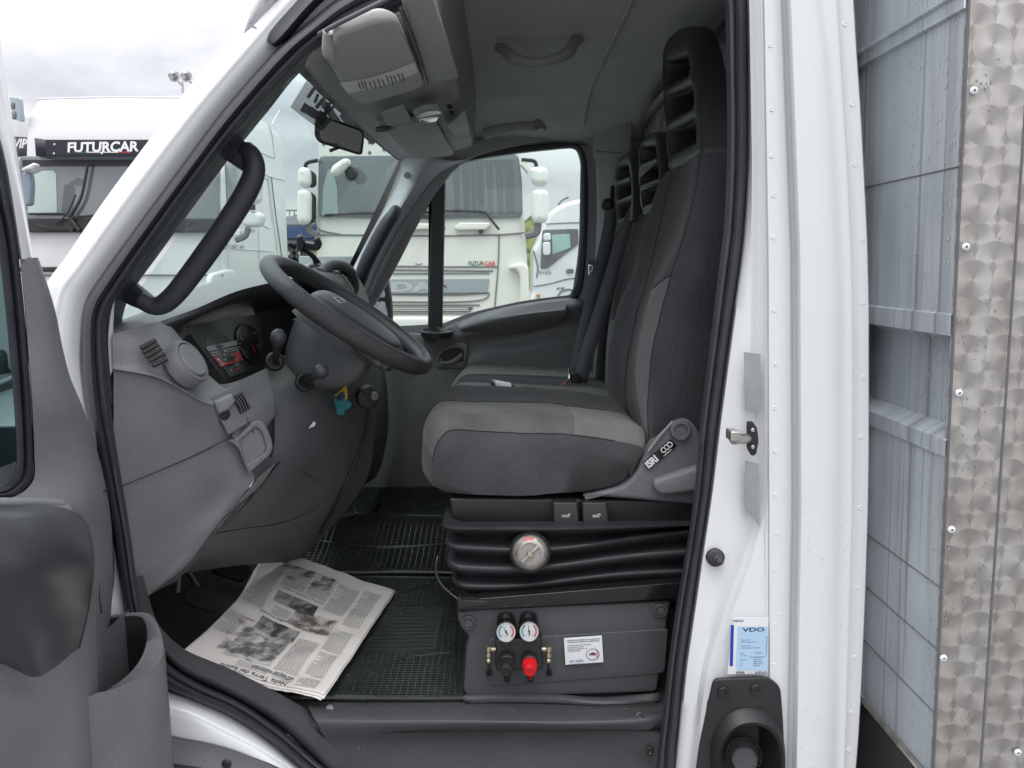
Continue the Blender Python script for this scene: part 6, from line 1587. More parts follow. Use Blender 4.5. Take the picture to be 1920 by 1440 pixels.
# seat belts
mb = MB()
def strap(mb, pts, wd, nrm=(0,-1,0), samples=20, th=.0015):
    P = cr([W(*p) for p in pts], samples); rows_ = []
    for i, p in enumerate(P):
        t = (P[min(i+1, len(P)-1)] - P[max(i-1, 0)]).normalized(); s = t.cross(Vector(nrm)).normalized()*wd/2; rows_.append([p - s, p + s])
    mb.loft(rows_)
strap(mb, [(1148,372,2.93),(1142,430,2.92),(1126,500,2.90),(1110,560,2.88),(1096,620,2.86),(1078,700,2.82)], .048); mb.build('seat_belt', M['belt'], pb_, solid=.002, off=0)
mb = MB(); strap(mb, [(1190,395,2.62),(1176,430,2.60),(1158,480,2.58),(1140,540,2.55),(1118,610,2.52),(1098,670,2.5),(1088,716,2.5)], .046); mb.build('seat_belt', M['belt'], pb_, solid=.002, off=0)
mb = MB(); mb.lathe(W(1139,384,2.94), (-.3,-1,0), [(.024,-.01),(.024,.008),(.018,.016),(.01,.018),(.0001,.014)], 28); mb.tube([W(1150,350,2.96), W(1147,380,2.94)], .012, 12); mb.build('belt_anchor', M['black'], pb_)
Fbk = FY(2.86)
mb = panel(Fbk, [rnd([Fbk.px(*p) for p in [(1103,496),(1114,494),(1112,512),(1103,516)]], .003), [Fbk.px(*p) for p in [(1106,500),(1111,499),(1109,509),(1106,510)]]], .004, .001, local=True); mb.build('belt_tongue', M['chrome'], pb_)
mb = panel(Fbk, [rnd([Fbk.px(*p) for p in [(1101,488),(1122,488),(1122,496),(1101,496)]], .004)], .012, .004, local=True, lift=.004); mb.build('belt_stop', M['dgrey'], pb_)
mb = MB(); mb.tube([W(1206,372,2.6), W(1192,380,2.59), W(1186,400,2.58), W(1196,420,2.57), W(1190,440,2.57)], [.008,.013,.014,.010,.006], 12, flat=.4, samples=16); mb.build('belt_guide', M['grey2'], pb_)
Fq = FY(2.48)
mb = panel(Fq, [rnd([Fq.px(*p) for p in [(1070,700),(1084,700),(1090,708),(1088,730),(1072,728)]], .004)], .02, .004, local=True); mb.build('belt_buckle', M['black'], pb_)
mb = MB(); mb.tube([W(1041,729,2.44), W(1050,726,2.44), W(1062,718,2.45)], .006, 10, flat=.6, samples=8); mb.build('buckle_button', mat('buckle_pink', (.75,.22,.17), .4), pb_)
mb = MB(); mb.tube([W(1060,720,2.46), W(1068,708,2.47), W(1066,690,2.48)], .004, 8, samples=8); mb.build('buckle_cable', M['chrome'], pb_)
rc = empty('belt_box', W(940,738,2.2), 'small black box with a chrome edge lying on the middle seat', 'box')
Frc = Frame(W(942,738,2.2), (.97,.12,-.08), (0,-.3,1))
mb = panel(Frc, [rnd([Frc.px(*p) for p in [(922,729),(930,727),(936,742),(934,748),(922,746)]], .002)], .06, .002, local=True); mb.build('end_cap', M['gloss'], rc)
mb = panel(Frc, [rnd([Frc.px(*p) for p in [(930,727),(962,733),(970,740),(936,743)]], .002)], .055, .002, local=True, lift=-.002); mb.build('chrome_case', mat('dull_chrome', (.35,.36,.37), .35, 1), rc)

# ================================================================== OVERHEAD CONSOLE
oc = empty('overhead_console', (-.3, 2.2, 2.2), parent=truck)
mb = MB(); rows = []
for k in range(19):
    t = k/18; Y = 1.44 + 1.60*t; drop = .0
    zf = 2.118 + .035*t; xf = -.374 - .020*t - .008*math.sin(math.pi*t)
    e_ = max(0, abs(2*t-1)-.8)/.2
    rows.append([Vector((xf-.012, Y, zf+.05)), Vector((xf, Y, zf)), Vector((xf+.03, Y, zf+.004)), Vector((-.30, Y, 2.150)), Vector((-.17, Y, 2.185-.012*math.sin(math.pi*t))), Vector((-.125, Y, 2.20)), Vector((-.112, Y, 2.215)), Vector((-.10, Y, 2.30)), Vector((-.09, Y, 2.40))])
mb.loft([crg(r, 4) for r in rows]); mb.build('console_shell', M['console'], oc, solid=.006, off=1, ang=50)
def on_cons(px, py, l=0):
    # where a line of sight meets the underside (plane fit)
    return Frame(Vector((-.30, 1.8, 2.150-l)), (.966, 0, .259), (0, 1, -.0)).hit(px, py)
def FCn(l=0): 
    f = Frame(Vector((-.30, 2.2, 2.146-l)), (.966, 0, .20), (.0, -1, -.022)); return f
mb = MB(); mb.loft([[ws(k/18, -.05) + Vector((.0,0,.03)) for k in range(19)], [ws(k/18, -.004) + Vector((.004,0,.0)) for k in range(19)], [Vector((-.372-.020*k/18-.008*math.sin(math.pi*k/18), 1.44+1.6*k/18, 2.122+.035*k/18)) for k in range(19)], [Vector((-.36-.020*k/18, 1.44+1.6*k/18, 2.19+.035*k/18)) for k in range(19)]]); mb.build('header_trim', M['dgrey'], oc, solid=.003)
Fv0 = FCn(.022)
if Fv0.n.z > 0: Fv0 = Frame(Fv0.o, Fv0.ex, -Fv0.ey)
def Fvz(l): return Frame(Fv0.o + Fv0.n*(l), Fv0.ex, Fv0.ey)
def vis(name, quad, th, l, m_, r=.02, bev=.008, rr_=None):
    v0 = empty(name, Fvz(l).hit(*quad[0]), parent=oc) if False else oc
    f = Fvz(l); mb = panel(f, [rnd([f.px(*p) for p in quad], rr_ or r, 5)], th, bev, local=True); return mb.build(name, m_, oc, ang=50), f
v1, f1 = vis('sun_visor', [(611,112),(634,68),(718,38),(748,48),(797,158),(790,166),(690,196),(672,196),(655,184)], .022, .012, M['visor'], rr_=[.02,.012,.03,.02,.01,.02,.02,.01,.02])
mb = MB(); decal(f1, [(636,154),(690,146),(740,130),(777,115),(783,135),(740,153),(700,164),(652,174)], .001, mb); lbv = mb.build('visor_label', mat('visor_paper', (.80,.80,.77), .6), v1)
mb = MB()
for k, (x, y) in enumerate([(671,152),(677,150),(683,150),(692,151),(700,149),(708,146),(716,147),(724,140),(732,141),(738,140),(746,136),(753,136)]):
    a = Vector(f1.px(x, y)); b = Vector(f1.px(x+5, y+13+(k % 3)*2)); n_ = Vector((-(b-a).y, (b-a).x)).normalized()*.0014; mb.add([f1.w(*(a+n_), .0016), f1.w(*(b+n_), .0016), f1.w(*(b-n_), .0016), f1.w(*(a-n_), .0016)], [(0,1,2,3)])
mb.build('label_lines', M['inkgrey'], lbv)
mb = MB(); mb.tube([f1.hit(616,84)+Vector((0,0,.02)), f1.hit(615,96), f1.hit(622,108)], [.008,.010,.007], 14, samples=10); mb.build('visor_clip', M['visor'], v1)
mb = MB(); mb.tube([f1.hit(600,100)+Vector((0,0,.03)), f1.hit(640,60)+Vector((0,0,.014)), f1.hit(744,20)+Vector((0,0,.022))], .0035, 10, samples=16); mb.build('visor_rod', M['dgrey'], v1)
v2, f2 = vis('sun_visor', [(708,238),(722,236),(816,228),(852,288),(848,292),(800,297),(765,292)], .022, .004, M['visor'], rr_=[.01,.01,.02,.01,.02,.03,.03])
mb = MB(); mb.tube([f2.hit(704,238)+Vector((0,0,-.006)), f2.hit(722,236)+Vector((0,0,-.008)), f2.hit(736,240)+Vector((0,0,.004))], .007, 10, samples=8); mb.build('visor_clip', M['dgrey'], v2)
# bag-shaped storage lids and lamp
l1, g1_ = vis('storage_lid', [(714,214),(758,200),(774,230),(726,236)], .006, .010, M['console'], rr_=[.006]*4, bev=.002)
l2, g2_ = vis('interior_lamp_base', [(774,212),(798,203),(824,201),(834,214),(816,226),(784,229)], .010, .012, M['console'], rr_=[.012]*6, bev=.003)
mb = MB(); decal(g2_, [(782,216),(800,208),(822,207),(828,212),(800,218),(786,221)], .001, mb); mb.build('lamp_lens', mat('lamp_lens', (.75,.76,.74), .25), l2)
mb = panel(g2_, [rnd([g2_.px(*p) for p in [(786,222),(804,219),(822,216),(818,224),(800,228),(788,227)]], .004)], .006, .002, local=True, lift=.005); mb.build('lamp_switch', M['chrome'], l2)
for x, y in ((843,200),(847,212)):
    c_ = g2_.hit(x, y); mb = MB(); mb.lathe(c_, (0,-.1,-1), [(.007,-.004),(.007,.003),(.005,.004),(.0001,.002)], 20); mb.build('console_switch', M['black'], oc)
mb = MB(); decal(Fvz(.006), [(838,236),(872,206),(884,264),(860,268)], .001, mb); mb.build('side_lid', M['visor'], oc)
# deep storage shelf mouth behind the driver's visor
v3, f3 = vis('storage_front', [(752,0),(812,-8),(862,148),(800,156)], .014, .0, M['console'], rr_=[.01]*4, bev=.006)
mb = MB(); mb.tube([f3.hit(752,10)+Vector((0,0,-.004)), f3.hit(778,80)+Vector((0,0,-.004)), f3.hit(800,156)+Vector((0,0,-.004))], .004, 8); mb.build('storage_gap', M['black'], oc)
# wedge-shaped ceiling pods
if 0: mb = MB(); mb.tube([Vector((-.085,1.95,2.32)), Vector((-.07,2.0,2.26)), Vector((-.09,2.35,2.24)), Vector((-.10,2.9,2.22))], [.02,.035,.038,.03], 14, samples=20); mb.build('console_side_bolster', M['console'], oc)

# interior mirror
im = empty('interior_mirror', W(636,250,1.95), parent=truck)
Fm = Frame(W(638,252,1.95), (.93,.30,-.1), (-.12,-.3,.95))
mo = rnd([Fm.px(*p) for p in [(590,226),(598,214),(680,243),(684,256),(680,290),(672,291),(598,268),(590,256)]], .012, 4)
mb = panel(Fm, [mo], .022, .006, local=True); mb.build('mirror_shell', M['gloss'], im)
mi_ = rnd([Fm.px(*p) for p in [(601,224),(604,220),(677,247),(680,255),(674,285),(668,284),(603,262),(600,254)]], .006, 4)
mb = MB(); decal(Fm, mi_, .0008, mb, local=True); mb.build('mirror_glass', mat('dim_mirror_glass', (.09,.095,.10), .06, spec=.8), im)
mb = MB(); mb.tube([W(636,276,1.93), W(628,279,1.92), W(618,283,1.92)], .004, 8); mb.tube([W(640,240,1.98), W(622,214,2.0), W(604,190,2.02)], .009, 12); mb.build('mirror_stem', M['black'], im)

# ceiling grab handles
def ghand(name, P, Y, rad):
    mb = MB(); pts = [W(x, y, yy) for x, y, yy in P]; mb.tube(pts, rad, 14, samples=30, flat=.7); return mb.build(name, M['console'], truck)
ghand('ceiling_handle', [(932,90,2.25),(944,92,2.22),(960,108,2.19),(985,116,2.18),(1012,116,2.18),(1042,110,2.18),(1066,98,2.19),(1078,78,2.22),(1090,72,2.26)], 0, [.012,.016,.018,.014,.012,.014,.018,.016,.012])
ghand('ceiling_handle', [(908,252,2.92),(925,246,2.90),(950,240,2.88),(975,236,2.88),(1000,236,2.88),(1012,232,2.90),(1020,240,2.94)], 0, [.02,.02,.018,.016,.018,.018,.014])
# ================================================================== OPEN DRIVER DOOR (stands square to the truck, hinge at the pillar)
dd = empty('driver_door', (-.72, 1.0, 1.2), parent=truck)
XD = -.70
FXd = FX(XD)
def PX(px, py, X=XD): return WX(px, py, X)
# outer skin of the door behind everything
mb = panel(Frame((XD-.045,1.2,1.2),(0,1,0),(0,0,1)), [[( -.75,-1.05),(.12,-1.05),(.16,-.6),(.17,-.2),(.13,.28),(-.75,.45)]], .02, .005, local=True); mb.build('door_skin', M['white'], dd)
# white window frame: front upright of the door
rows = []
Lf = [(-60,60),(-30,180),(0,290),(17,377),(33,470),(44,560)]; Rt = [(-30,0),(8,93+20),(20,200),(33,290),(47,380),(62,486)]
Rt = [(-25,-60),(-8,20),(12,150),(33,290),(47,380),(63,486)]
Lf = [(-75,-60),(-60,50),(-35,180),(0,290),(17,377),(34,486)]
strands = []
for t, dx in ((0,-.02),(0.02,.006),(.25,.016),(.7,.016),(.97,.006),(1,-.03)):
    strands.append(crg([PX(*lerp2(a, b, t), XD+dx) for a, b in zip(Lf, Rt)], 6))
mb = MB(); mb.loft(strands); mb.build('window_frame', M['white'], dd, ang=60)
# rubber round the door glass
ro = [(-75,-60),(-60,50),(-35,180),(0,290),(17,377),(31,450),(47,595),(58,751),(62,848),(61,896),(50,914),(30,930),(0,934),(-120,945)]
ri = [(-110,-60),(-95,60),(-70,190),(-38,300),(-20,385),(-4,460),(12,600),(26,760),(30,840),(28,880),(16,902),(0,912),(-20,916),(-120,925)]
strands = []
for t, dx in ((0,0),(.03,.010),(.3,.014),(.5,.004),(.6,.008),(.95,.004),(1,-.02)):
    strands.append(crg([PX(*lerp2(a, b, t), XD+dx) for a, b in zip(ro, ri)], 5))
mb = MB(); mb.loft(strands); mb.build('window_rubber', M['rubber'], dd, ang=60)
mb = MB(); mb.loft([[Vector((XD-.012, .45, z)), Vector((XD-.012, 1.16, z))] for z in (1.47, 2.2)]); mb.build('window_glass', glass('door_glass', (.16,.24,.24), .8), dd)
# upper trim
mb = MB()
R_edge = [(72,483),(89,533),(105,588),(117,650),(132,708),(155,763),(171,809),(187,860),(200,914),(208,960),(213,1010),(215,1080),(209,1150),(207,1300),(207,1520)]
L_edge = [(37,483),(42,533),(47,588),(51,650),(56,708),(59,763),(61,809),(62,850),(60,900),(20,932),(-80,945),(-140,1080),(-160,1150),(-180,1300),(-200,1520)]
bul = [.0,.0,.002,.006,.012,.018,.02,.022,.026,.03,.03,.03,.03,.03,.03]
strands = []
for t, f in ((0,0),(.02,.012),(.35,.016),(.62,.020),(.8,.022),(.93,.016),(.985,.004),(1,-.03)):
    row = []
    for k, (a, b) in enumerate(zip(L_edge, R_edge)):
        dip = -.018*math.exp(-((k-6.8)/2.0)**2)*math.sin(min(t*1.2,1)*math.pi)
        row.append(PX(*lerp2(a, b, t), XD + f + bul[k]*math.sin(t*math.pi)*.9 + dip))
    strands.append(crg(row, 6))
mb.loft(strands); mb.build('upper_trim', M['grey'], dd, ang=60)
mb = MB(); mb.tube([PX(200,918,XD+.010), PX(178,930,XD+.026), PX(158,945,XD+.030), PX(148,958,XD+.030)], .0018, 6, samples=12); mb.build('trim_gap', M['black'], dd)
# sill strip under the glass
mb = MB()
for k, (y0, rr_) in enumerate(((946,.009),(958,.012))):
    mb.tube([PX(-120,y0+4,XD+.055), PX(0,y0,XD+.055), PX(70,y0,XD+.052), PX(112+8*k,y0+2,XD+.045)], rr_, 12, samples=10)
mb.build('glass_wiper_strip', M['grey2'], dd)
# armrest with grab: glossy dark shape and grey lower bulge, close to the camera
am = empty('door_armrest', (-.6, .8, 1.4), parent=dd)
mb = MB()
mb.grid([[(-160,985,.74),(-60,968,.80),(30,962,.88),(95,962,.96),(135,972,1.03),(152,990,1.08)],
         [(-160,1000,.70),(-60,985,.76),(40,980,.83),(105,985,.91),(146,1000,1.0),(158,1015,1.06)],
         [(-160,1070,.68),(-60,1060,.74),(40,1050,.80),(105,1050,.87),(150,1050,.96),(162,1055,1.04)],
         [(-160,1180,.69),(-60,1150,.75),(20,1140,.81),(80,1130,.87),(138,1110,.95),(158,1105,1.03)],
         [(-160,1250,.72),(-60,1210,.78),(5,1215,.83),(55,1220,.88),(112,1190,.95),(148,1165,1.02)],
         [(-160,1280,.78),(-80,1230,.82),(-10,1245,.86),(50,1278,.90),(98,1260,.96),(135,1215,1.02)]], 6, 6)
mb.build('armrest_pad', mat('armrest_skin', (.058,.060,.066), .30, coat=.2, coat_rough=.25, bump=(300,.2,'noise')), am, solid=.01, off=1, ang=70)
mb = MB()
mb.grid([[(-160,1000,.80),(-60,1000,.84),(40,1000,.92),(110,1005,1.0),(150,1010,1.08),(175,1010,1.2)],
         [(-160,1170,.76),(-60,1160,.80),(20,1165,.86),(85,1150,.93),(148,1100,1.04),(178,1090,1.18)],
         [(-160,1260,.74),(-80,1225,.78),(-5,1235,.83),(60,1265,.89),(140,1190,1.01),(180,1180,1.15)],
         [(-160,1330,.72),(-80,1310,.76),(0,1320,.81),(80,1330,.88),(150,1300,.98),(183,1290,1.10)],
         [(-160,1420,.70),(-80,1410,.74),(0,1410,.80),(80,1415,.87),(158,1400,.96),(180,1400,1.08)],
         [(-160,1560,.70),(-80,1560,.74),(0,1560,.80),(80,1560,.86),(166,1560,.94),(178,1560,1.06)]], 6, 6)
mb.build('armrest_body', M['grey'], am, ang=70)
# door pocket: rounded wall standing off the panel, open at the top
pk = empty('door_pocket', (-.62, 1.2, 1.1), parent=dd)
rim = [W(196,1156,1.345), W(232,1150,1.34), W(262,1148,1.335), W(284,1154,1.32), W(299,1180,1.285), W(306,1215,1.245), W(300,1240,1.20), W(276,1262,1.15), W(240,1280,1.10), W(205,1294,1.06), W(176,1302,1.03), W(120,1330,.97)]
inn = [W(200,1160,1.34), W(232,1156,1.335), W(258,1155,1.328), W(271,1164,1.312), W(276,1190,1.282), W(270,1222,1.243), W(254,1250,1.20), W(232,1272,1.16), W(206,1290,1.12), W(180,1305,1.08), W(160,1315,1.04), W(110,1345,.98)]
out = [Vector((p.x, p.y, p.z)) for p in [W(200,1170,1.35), W(238,1162,1.345), W(272,1160,1.335), W(296,1172,1.31), W(308,1210,1.27), W(311,1260,1.225), W(309,1290,1.19), W(286,1312,1.14), W(246,1330,1.09), W(208,1345,1.05), W(176,1350,1.02), W(118,1380,.96)]]
def low(pts, z, sc=1, dx=0): return [Vector((p.x+dx, p.y, z)) for p in pts]
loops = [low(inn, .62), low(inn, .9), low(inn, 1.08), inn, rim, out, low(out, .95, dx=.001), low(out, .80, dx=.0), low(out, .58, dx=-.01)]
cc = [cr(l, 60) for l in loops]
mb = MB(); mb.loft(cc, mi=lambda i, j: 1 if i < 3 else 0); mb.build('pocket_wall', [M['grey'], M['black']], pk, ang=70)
mb = MB(); mb.loft([[Vector((XD+.012, y, z)) for y in (.85, 1.10, 1.36)] for z in (.6, 1.13)]); mb.build('pocket_back', M['dgrey'], pk)
mb = MB(); mb.tube([W(208,1195,1.33), W(214,1195,1.32)], .010, 14); mb.build('pocket_peg', M['grey'], pk)

# ================================================================== CARGO BOX behind the cab
cb = empty('cargo_box', (1.3, 1.8, 1.6), parent=truck)
YB = 1.15
ct, cbm = W(1818,0,YB), W(1751,1440,YB)
eyb = (ct-cbm).normalized()
FBw = Frame(cbm, (0,1,0), eyb); 
if FBw.n.x > 0: FBw = Frame(cbm, (0,-1,0), eyb)
def hb_(y_at, x_at): return FBw.px(x_at, y_at)[1]
heights = [(hb_(1460,1700)-.5,-.0),]
zs = lambda y, x: hb_(y, x)
rib1a, rib1b = zs(112,1607), zs(126,1607)
H = [(zs(1293,1615),0),(zs(1200,1620),0),(zs(1101,1625),0),(zs(1002,1627),0),(zs(797,1630),0)]
sgn = 1 if FBw.n.x < 0 else -1
prof = []
b_rib3lo, b_rib3hi = zs(797,1630), zs(770,1630)
b_rib2lo, b_rib2hi = zs(606,1630), zs(574,1630)
top = zs(112,1607); topl = zs(133,1607)
base_ = zs(1300,1615)
P_ = [(base_, 0), (b_rib3lo, 0), (b_rib3lo+.002, .004), (b_rib3lo+.028, .004), (b_rib3lo+.045, -.026), (b_rib2lo-.012, -.026), (b_rib2lo-.002, -.012), (b_rib2lo, .005), (b_rib2hi, .005), (b_rib2hi+.002, 0), (topl, 0), (topl+.002, .006), (top, .006), (top+.004, .011), (top+.010, .011), (top+.014, 0), (top+.8, 0)]
mb = MB(); a0 = FBw.px(1786,720)[0]
dirY = 1 if FBw.ex.y > 0 else -1
def wall_pt(Y, b, c): 
    p = FBw.w((Y-FBw.o.y)*dirY, b, 0); return p + Vector((-c, 0, 0))
mb.loft([[wall_pt(Y, b, c) for Y in (1.152, 1.3, 1.5, 1.8, 2.2, 2.8)] for b, c in P_]); fw = mb.build('front_wall', M['wet'], cb, ang=25)
mb = MB()
for b in (zs(1200,1620), zs(1101,1625), zs(1002,1627), zs(352,1620)):
    mb.tube([wall_pt(1.153, b, .0005), wall_pt(2.8, b, .0005)], .0011, 6)
for Y in (1.46,):
    mb.tube([wall_pt(Y, zs(352,1620)+.0, .0005), wall_pt(Y, topl, .0005)], .0009, 6)
mb.build('panel_seam', M['dgrey'], cb)
mb = MB(); mb.tube([wall_pt(1.15, base_-.004, .006), wall_pt(2.8, base_-.004, .006)], .005, 8); mb.build('bottom_rail', M['steel'], cb)
mb = MB(); mb.box((cbm.x+.62, 1.9, .62), 1.2, 1.5, .02); mb.loft([[Vector((cbm.x-.004, Y, z)) for Y in (1.16, 2.8)] for z in (.2, wall_pt(1.2, base_, 0).z-.008)])
mb.build('subframe', mat('dirty_subframe', (.035,.034,.033), .6, var=(6,.4)), cb)
# wet film of drops: small beads on the wall near the corner and on the corner sheet
rd_ = random.Random(3)
def bead(mb, p, n, r, stretch=1.3):
    n = Vector(n); a = Vector((0,0,1)); b_ = n.cross(a).normalized(); k = 6; vs = [p + n*r*.35]; 
    for i in range(k):
        q = 2*math.pi*i/k; vs.append(p + b_*math.cos(q)*r + a*math.sin(q)*r*stretch)
    mb.add(vs, [(0, 1+i, 1+(i+1) % k) for i in range(k)])
mb = MB()
for i in range(700):
    b = rd_.uniform(base_, top+.1); Y = 1.17 + .14*rd_.random()**1.3
    c = -.026 if b_rib3lo+.045 < b < b_rib2lo-.012 else 0
    if c == 0 and rd_.random() < .45: continue
    bead(mb, wall_pt(Y, b, c+.0008), (-1,0,0), rd_.uniform(.0008, .0024), rd_.uniform(1,1.8))
wdrop = mat('water_drop', (.45,.49,.52), .08, spec=.9, coat=1)
o = mb.build('wall_drops', wdrop, cb); o['kind'] = 'stuff'
# side: corner angle and engine-turned sheet, facing the camera
FSd = Frame((cbm.x, YB, 1.2), (1,0,0), (0,0,1))
def edge_x(z): t = (z-cbm.z)/(ct.z-cbm.z); return cbm.x + (ct.x-cbm.x)*t
mb = MB(); zz = [cbm.z-.4+.1*k for k in range(24)]
jointp = [(1908,380),(1900,490),(1877,870),(1872,960),(1836,1440)]
jt, jb = W(1913,300,YB), W(1836,1440,YB)
def joint_x(z): t = (z-jb.z)/(jt.z-jb.z); return jb.x + (jt.x-jb.x)*t
strands = []
for d_, yo in ((-.0,.010),(-.0005,.004),(.004,.0),(.013,-.002),(.016,-.002)):
    strands.append([Vector((edge_x(z)+d_, YB+yo, z)) for z in zz])
mb.loft(strands); mb.loft([[Vector((edge_x(z)+.016, YB-.002, z)) for z in zz], [Vector((joint_x(z), YB-.002, z)) for z in zz], [Vector((joint_x(z)+.001, YB+.004, z)) for z in zz]])
mb.build('corner_sheet', M['turned'], cb, ang=50)
mb = MB(); mb.loft([[Vector((joint_x(z)+.002, YB+.002, z)) for z in zz], [Vector((joint_x(z)+2.0, YB+.002, z)) for z in zz]]); mb.build('side_sheet', M['turned'], cb)
mb = MB(); mb.tube([Vector((joint_x(z)+.001, YB-.001, z)) for z in zz], .0025, 8); mb.tube([Vector((edge_x(z)+.001, YB+.003, z)) for z in zz], .0022, 8); mb.build('sheet_joint', M['dgrey'], cb)
for x, y in ((1826,170),(1811,463),(1798,737),(1784,993),(1769,1234),(1908,1411)):
    c_ = W(x, y, YB-.0025); mb = MB(); mb.lathe(c_, (0,-1,0), [(.0058,-.001),(.0058,.0008),(.0045,.0022),(.0022,.0026),(.0018,.0012),(.0001,.001)], 24); rv = mb.build('rivet', M['label'], cb)
    mb = MB(); mb.lathe(c_, (0,-1,0), [(.0014,.0024),(.0001,.0026)], 12); mb.build('rivet_core', M['black'], rv)
mb = MB()
for i in range(380):
    z = rd_.uniform(cbm.z, ct.z); u_ = rd_.random()**1.5
    x = edge_x(z)+.004 + u_*.06
    if noise.noise(Vector((x*22, z*7, 3))) < .08*rd_.random(): continue
    bead(mb, Vector((x, YB-.003, z)), (0,-1,0), rd_.uniform(.0006, .0019), rd_.uniform(1,1.6))
o = mb.build('sheet_drops', mat('water_drop_dark', (.28,.28,.27), .08, spec=.9, coat=1), cb); o['kind'] = 'stuff'

mb = MB()
for i in range(110): bead(mb, W(rd_.uniform(1486,1592), rd_.uniform(900,1440)**1.0, 1.2845), (0,-1,0), rd_.uniform(.0005,.0013), rd_.uniform(1,1.5))
o = mb.build('paint_drops', mat('water_drop_pale', (.62,.64,.66), .06, spec=.9, coat=1), truck); o['kind'] = 'stuff'
# scuffs and a seam on the door trim
mb = MB(); mb.tube([PX(196,1010,XD+.012), PX(186,1100,XD+.022), PX(190,1150,XD+.018)], .0014, 6, samples=12); mb.build('trim_gap', M['black'], dd)
# ================================================================== TRUCKS IN THE YARD
def shell(fr, outline, depth, bev, m_, name, parent, r=.12, local=False):
    o_ = rnd([fr.px(*p) for p in outline] if not local else outline, r, 6)
    mb = panel(fr, [o_], depth, bev, local=True); return mb.build(name, m_, parent, ang=40)
def plate(fr, outline, name, m_, parent, th=.03, lift=.03, r=.02, bev=.008, local=False):
    o_ = rnd([fr.px(*p) for p in outline] if not local else outline, r, 5)
    mb = panel(fr, [o_], th, bev, local=True, lift=lift); return mb.build(name, m_, parent, ang=40)
def line(fr, pts, name, m_, parent, r=.008, lift=.0, samples=None):
    mb = MB(); mb.tube([fr.w(*fr.px(*p), lift) for p in pts], r, 6, samples=samples or len(pts)*6 if len(pts) > 2 else None); return mb.build(name, m_, parent)
def wheel(name, c, ax, r, wd, parent):
    w_ = empty(name, c, parent=parent)
    mb = MB(); mb.lathe(c, ax, [(r*.55,-wd/2),(r*.9,-wd/2),(r,-wd*.35),(r,wd*.35),(r*.9,wd/2),(r*.55,wd/2),(r*.5,wd*.3)], 40); mb.build('tyre', M['rubber'], w_)
    mb = MB(); mb.lathe(c, ax, [(r*.56,wd*.2),(r*.56,wd*.42),(r*.45,wd*.2),(r*.25,wd*.3),(r*.2,wd*.5),(.001,wd*.5)], 32); mb.build('rim', M['steel'], w_)

# ---------- truck with the dark visor, to the left
tA = empty('white_truck', (-4.7, 10, 0), 'high roofed white truck with air horns and a black sun visor lettered FUTURCAR', 'truck', 'white trucks parked in the yard')
Lp, Rp = Vector((-5.98, 9.78, 0)), Vector((-3.46, 9.5, 0))
exA = (Rp-Lp).normalized(); FTa = Frame(Rp, exA, (0,0,1)); side_dir = Vector((-exA.y, exA.x, 0)); FSa = Frame(Rp, side_dir, (0,0,1))
def setback(fr, d): return Frame(fr.o - fr.n*d, fr.ex, fr.ey)
wA = 2.52
def fl(x, y): return FTa.px(x, y)
zt = fl(200,162)[1]; zwb = fl(200,437)[1]; zwt = fl(200,300)[1]; zvis = fl(200,258)[1]
# cab body and roof, side profile swept over the cab width
roofp = FSa.px(519,202); rear = FSa.px(545,462)[0]; xr = 2.25
prof = [(0.0,.55),(0,zwb),(.06,zwt),(.10,zvis+.05),(.16,zvis+.3),(.22,zt-.20),(.34,zt-.05),(.6,zt),(1.6,zt-.02),(xr-.1,zt-.12),(xr,zt-.30),(xr,.55)]
prof = rnd(prof, .06, 4)
mb = MB(); loops = []
for i in range(21):
    t = i/20; a = -wA*t; e_ = 1 - .0*(2*t-1)**4; tap = max(0, abs(2*t-1)-.86)/.14
    loop = []
    for q in prof:
        up_ = min(max((q.y-zwt)/(zt-zwt), 0), 1)
        d_ = q.x + tap**2*.22*(1 if q.x < .8 else 0); h = q.y - tap**2*.14*up_
        aa = a + (.10*up_*(1 if t < .5 else -1)*(-1)*tap**1) if tap > 0 else a
        loop.append(Rp + exA*aa*1.0 + side_dir*d_ + Vector((0,0,h)))
    loops.append(loop)
mb.loft(loops, closed=True, caps=True); mb.build('cab_body', M['farwhite'], tA, ang=25)
mb = panel(Frame(FSa.o + FSa.n*.008, FSa.ex, FSa.ey), [[(q.x + (.16 if q.x < .5 else 0)*(1-min(max((q.y-2.0)/2.2,0),1)*.2), q.y - (.12 if q.y > zt-.4 else 0)) for q in prof]], .05, .02, local=True); mb.build('cab_side', M['farwhite'], tA, ang=30)
fv = Frame(FTa.o + FTa.n*.10, FTa.ex, FTa.ey)
# sun visor band: centre piece and bent left end
vz = plate(fv, [(86,262),(440,262),(440,293),(88,293)], 'sun_visor', mat('visor_dark', (.018,.018,.03), .3), tA, th=.05, lift=.02, r=.02)
mb = MB(); fve = Frame(fv.w(*fv.px(88,278)), (exA*.72 - side_dir*-.69)*1, (0,0,1))
hp = [fv.w(*fv.px(88,262)), fv.w(*fv.px(88,293))]
q0 = W(26,256,10.15); q1 = W(26,294,10.15)
mb.loft([[hp[0], W(56,258,10.02), q0], [hp[1], W(56,294,10.02), q1]]); mb.build('visor_end', mat('visor_dark2', (.018,.018,.03), .3), tA, solid=.02)
mb = MB(); text(Frame(fv.o+fv.n*.024, fv.ex, fv.ey), 'FUTURCAR', 193, 284, .155, .002, mb, local=False, align='CENTER', bold=.035, shear=.12, sx=1.13); mb.build('visor_lettering', M['whitep'], vz)
mb = MB(); fvt = Frame(fv.o+fv.n*.024, fv.ex, fv.ey)
mb2 = MB(); decal(fvt, [(140,284.6),(162,284.6),(162,286.2),(140,286.2)], .002, mb2); mb2.build('green_line', M['green'], vz)
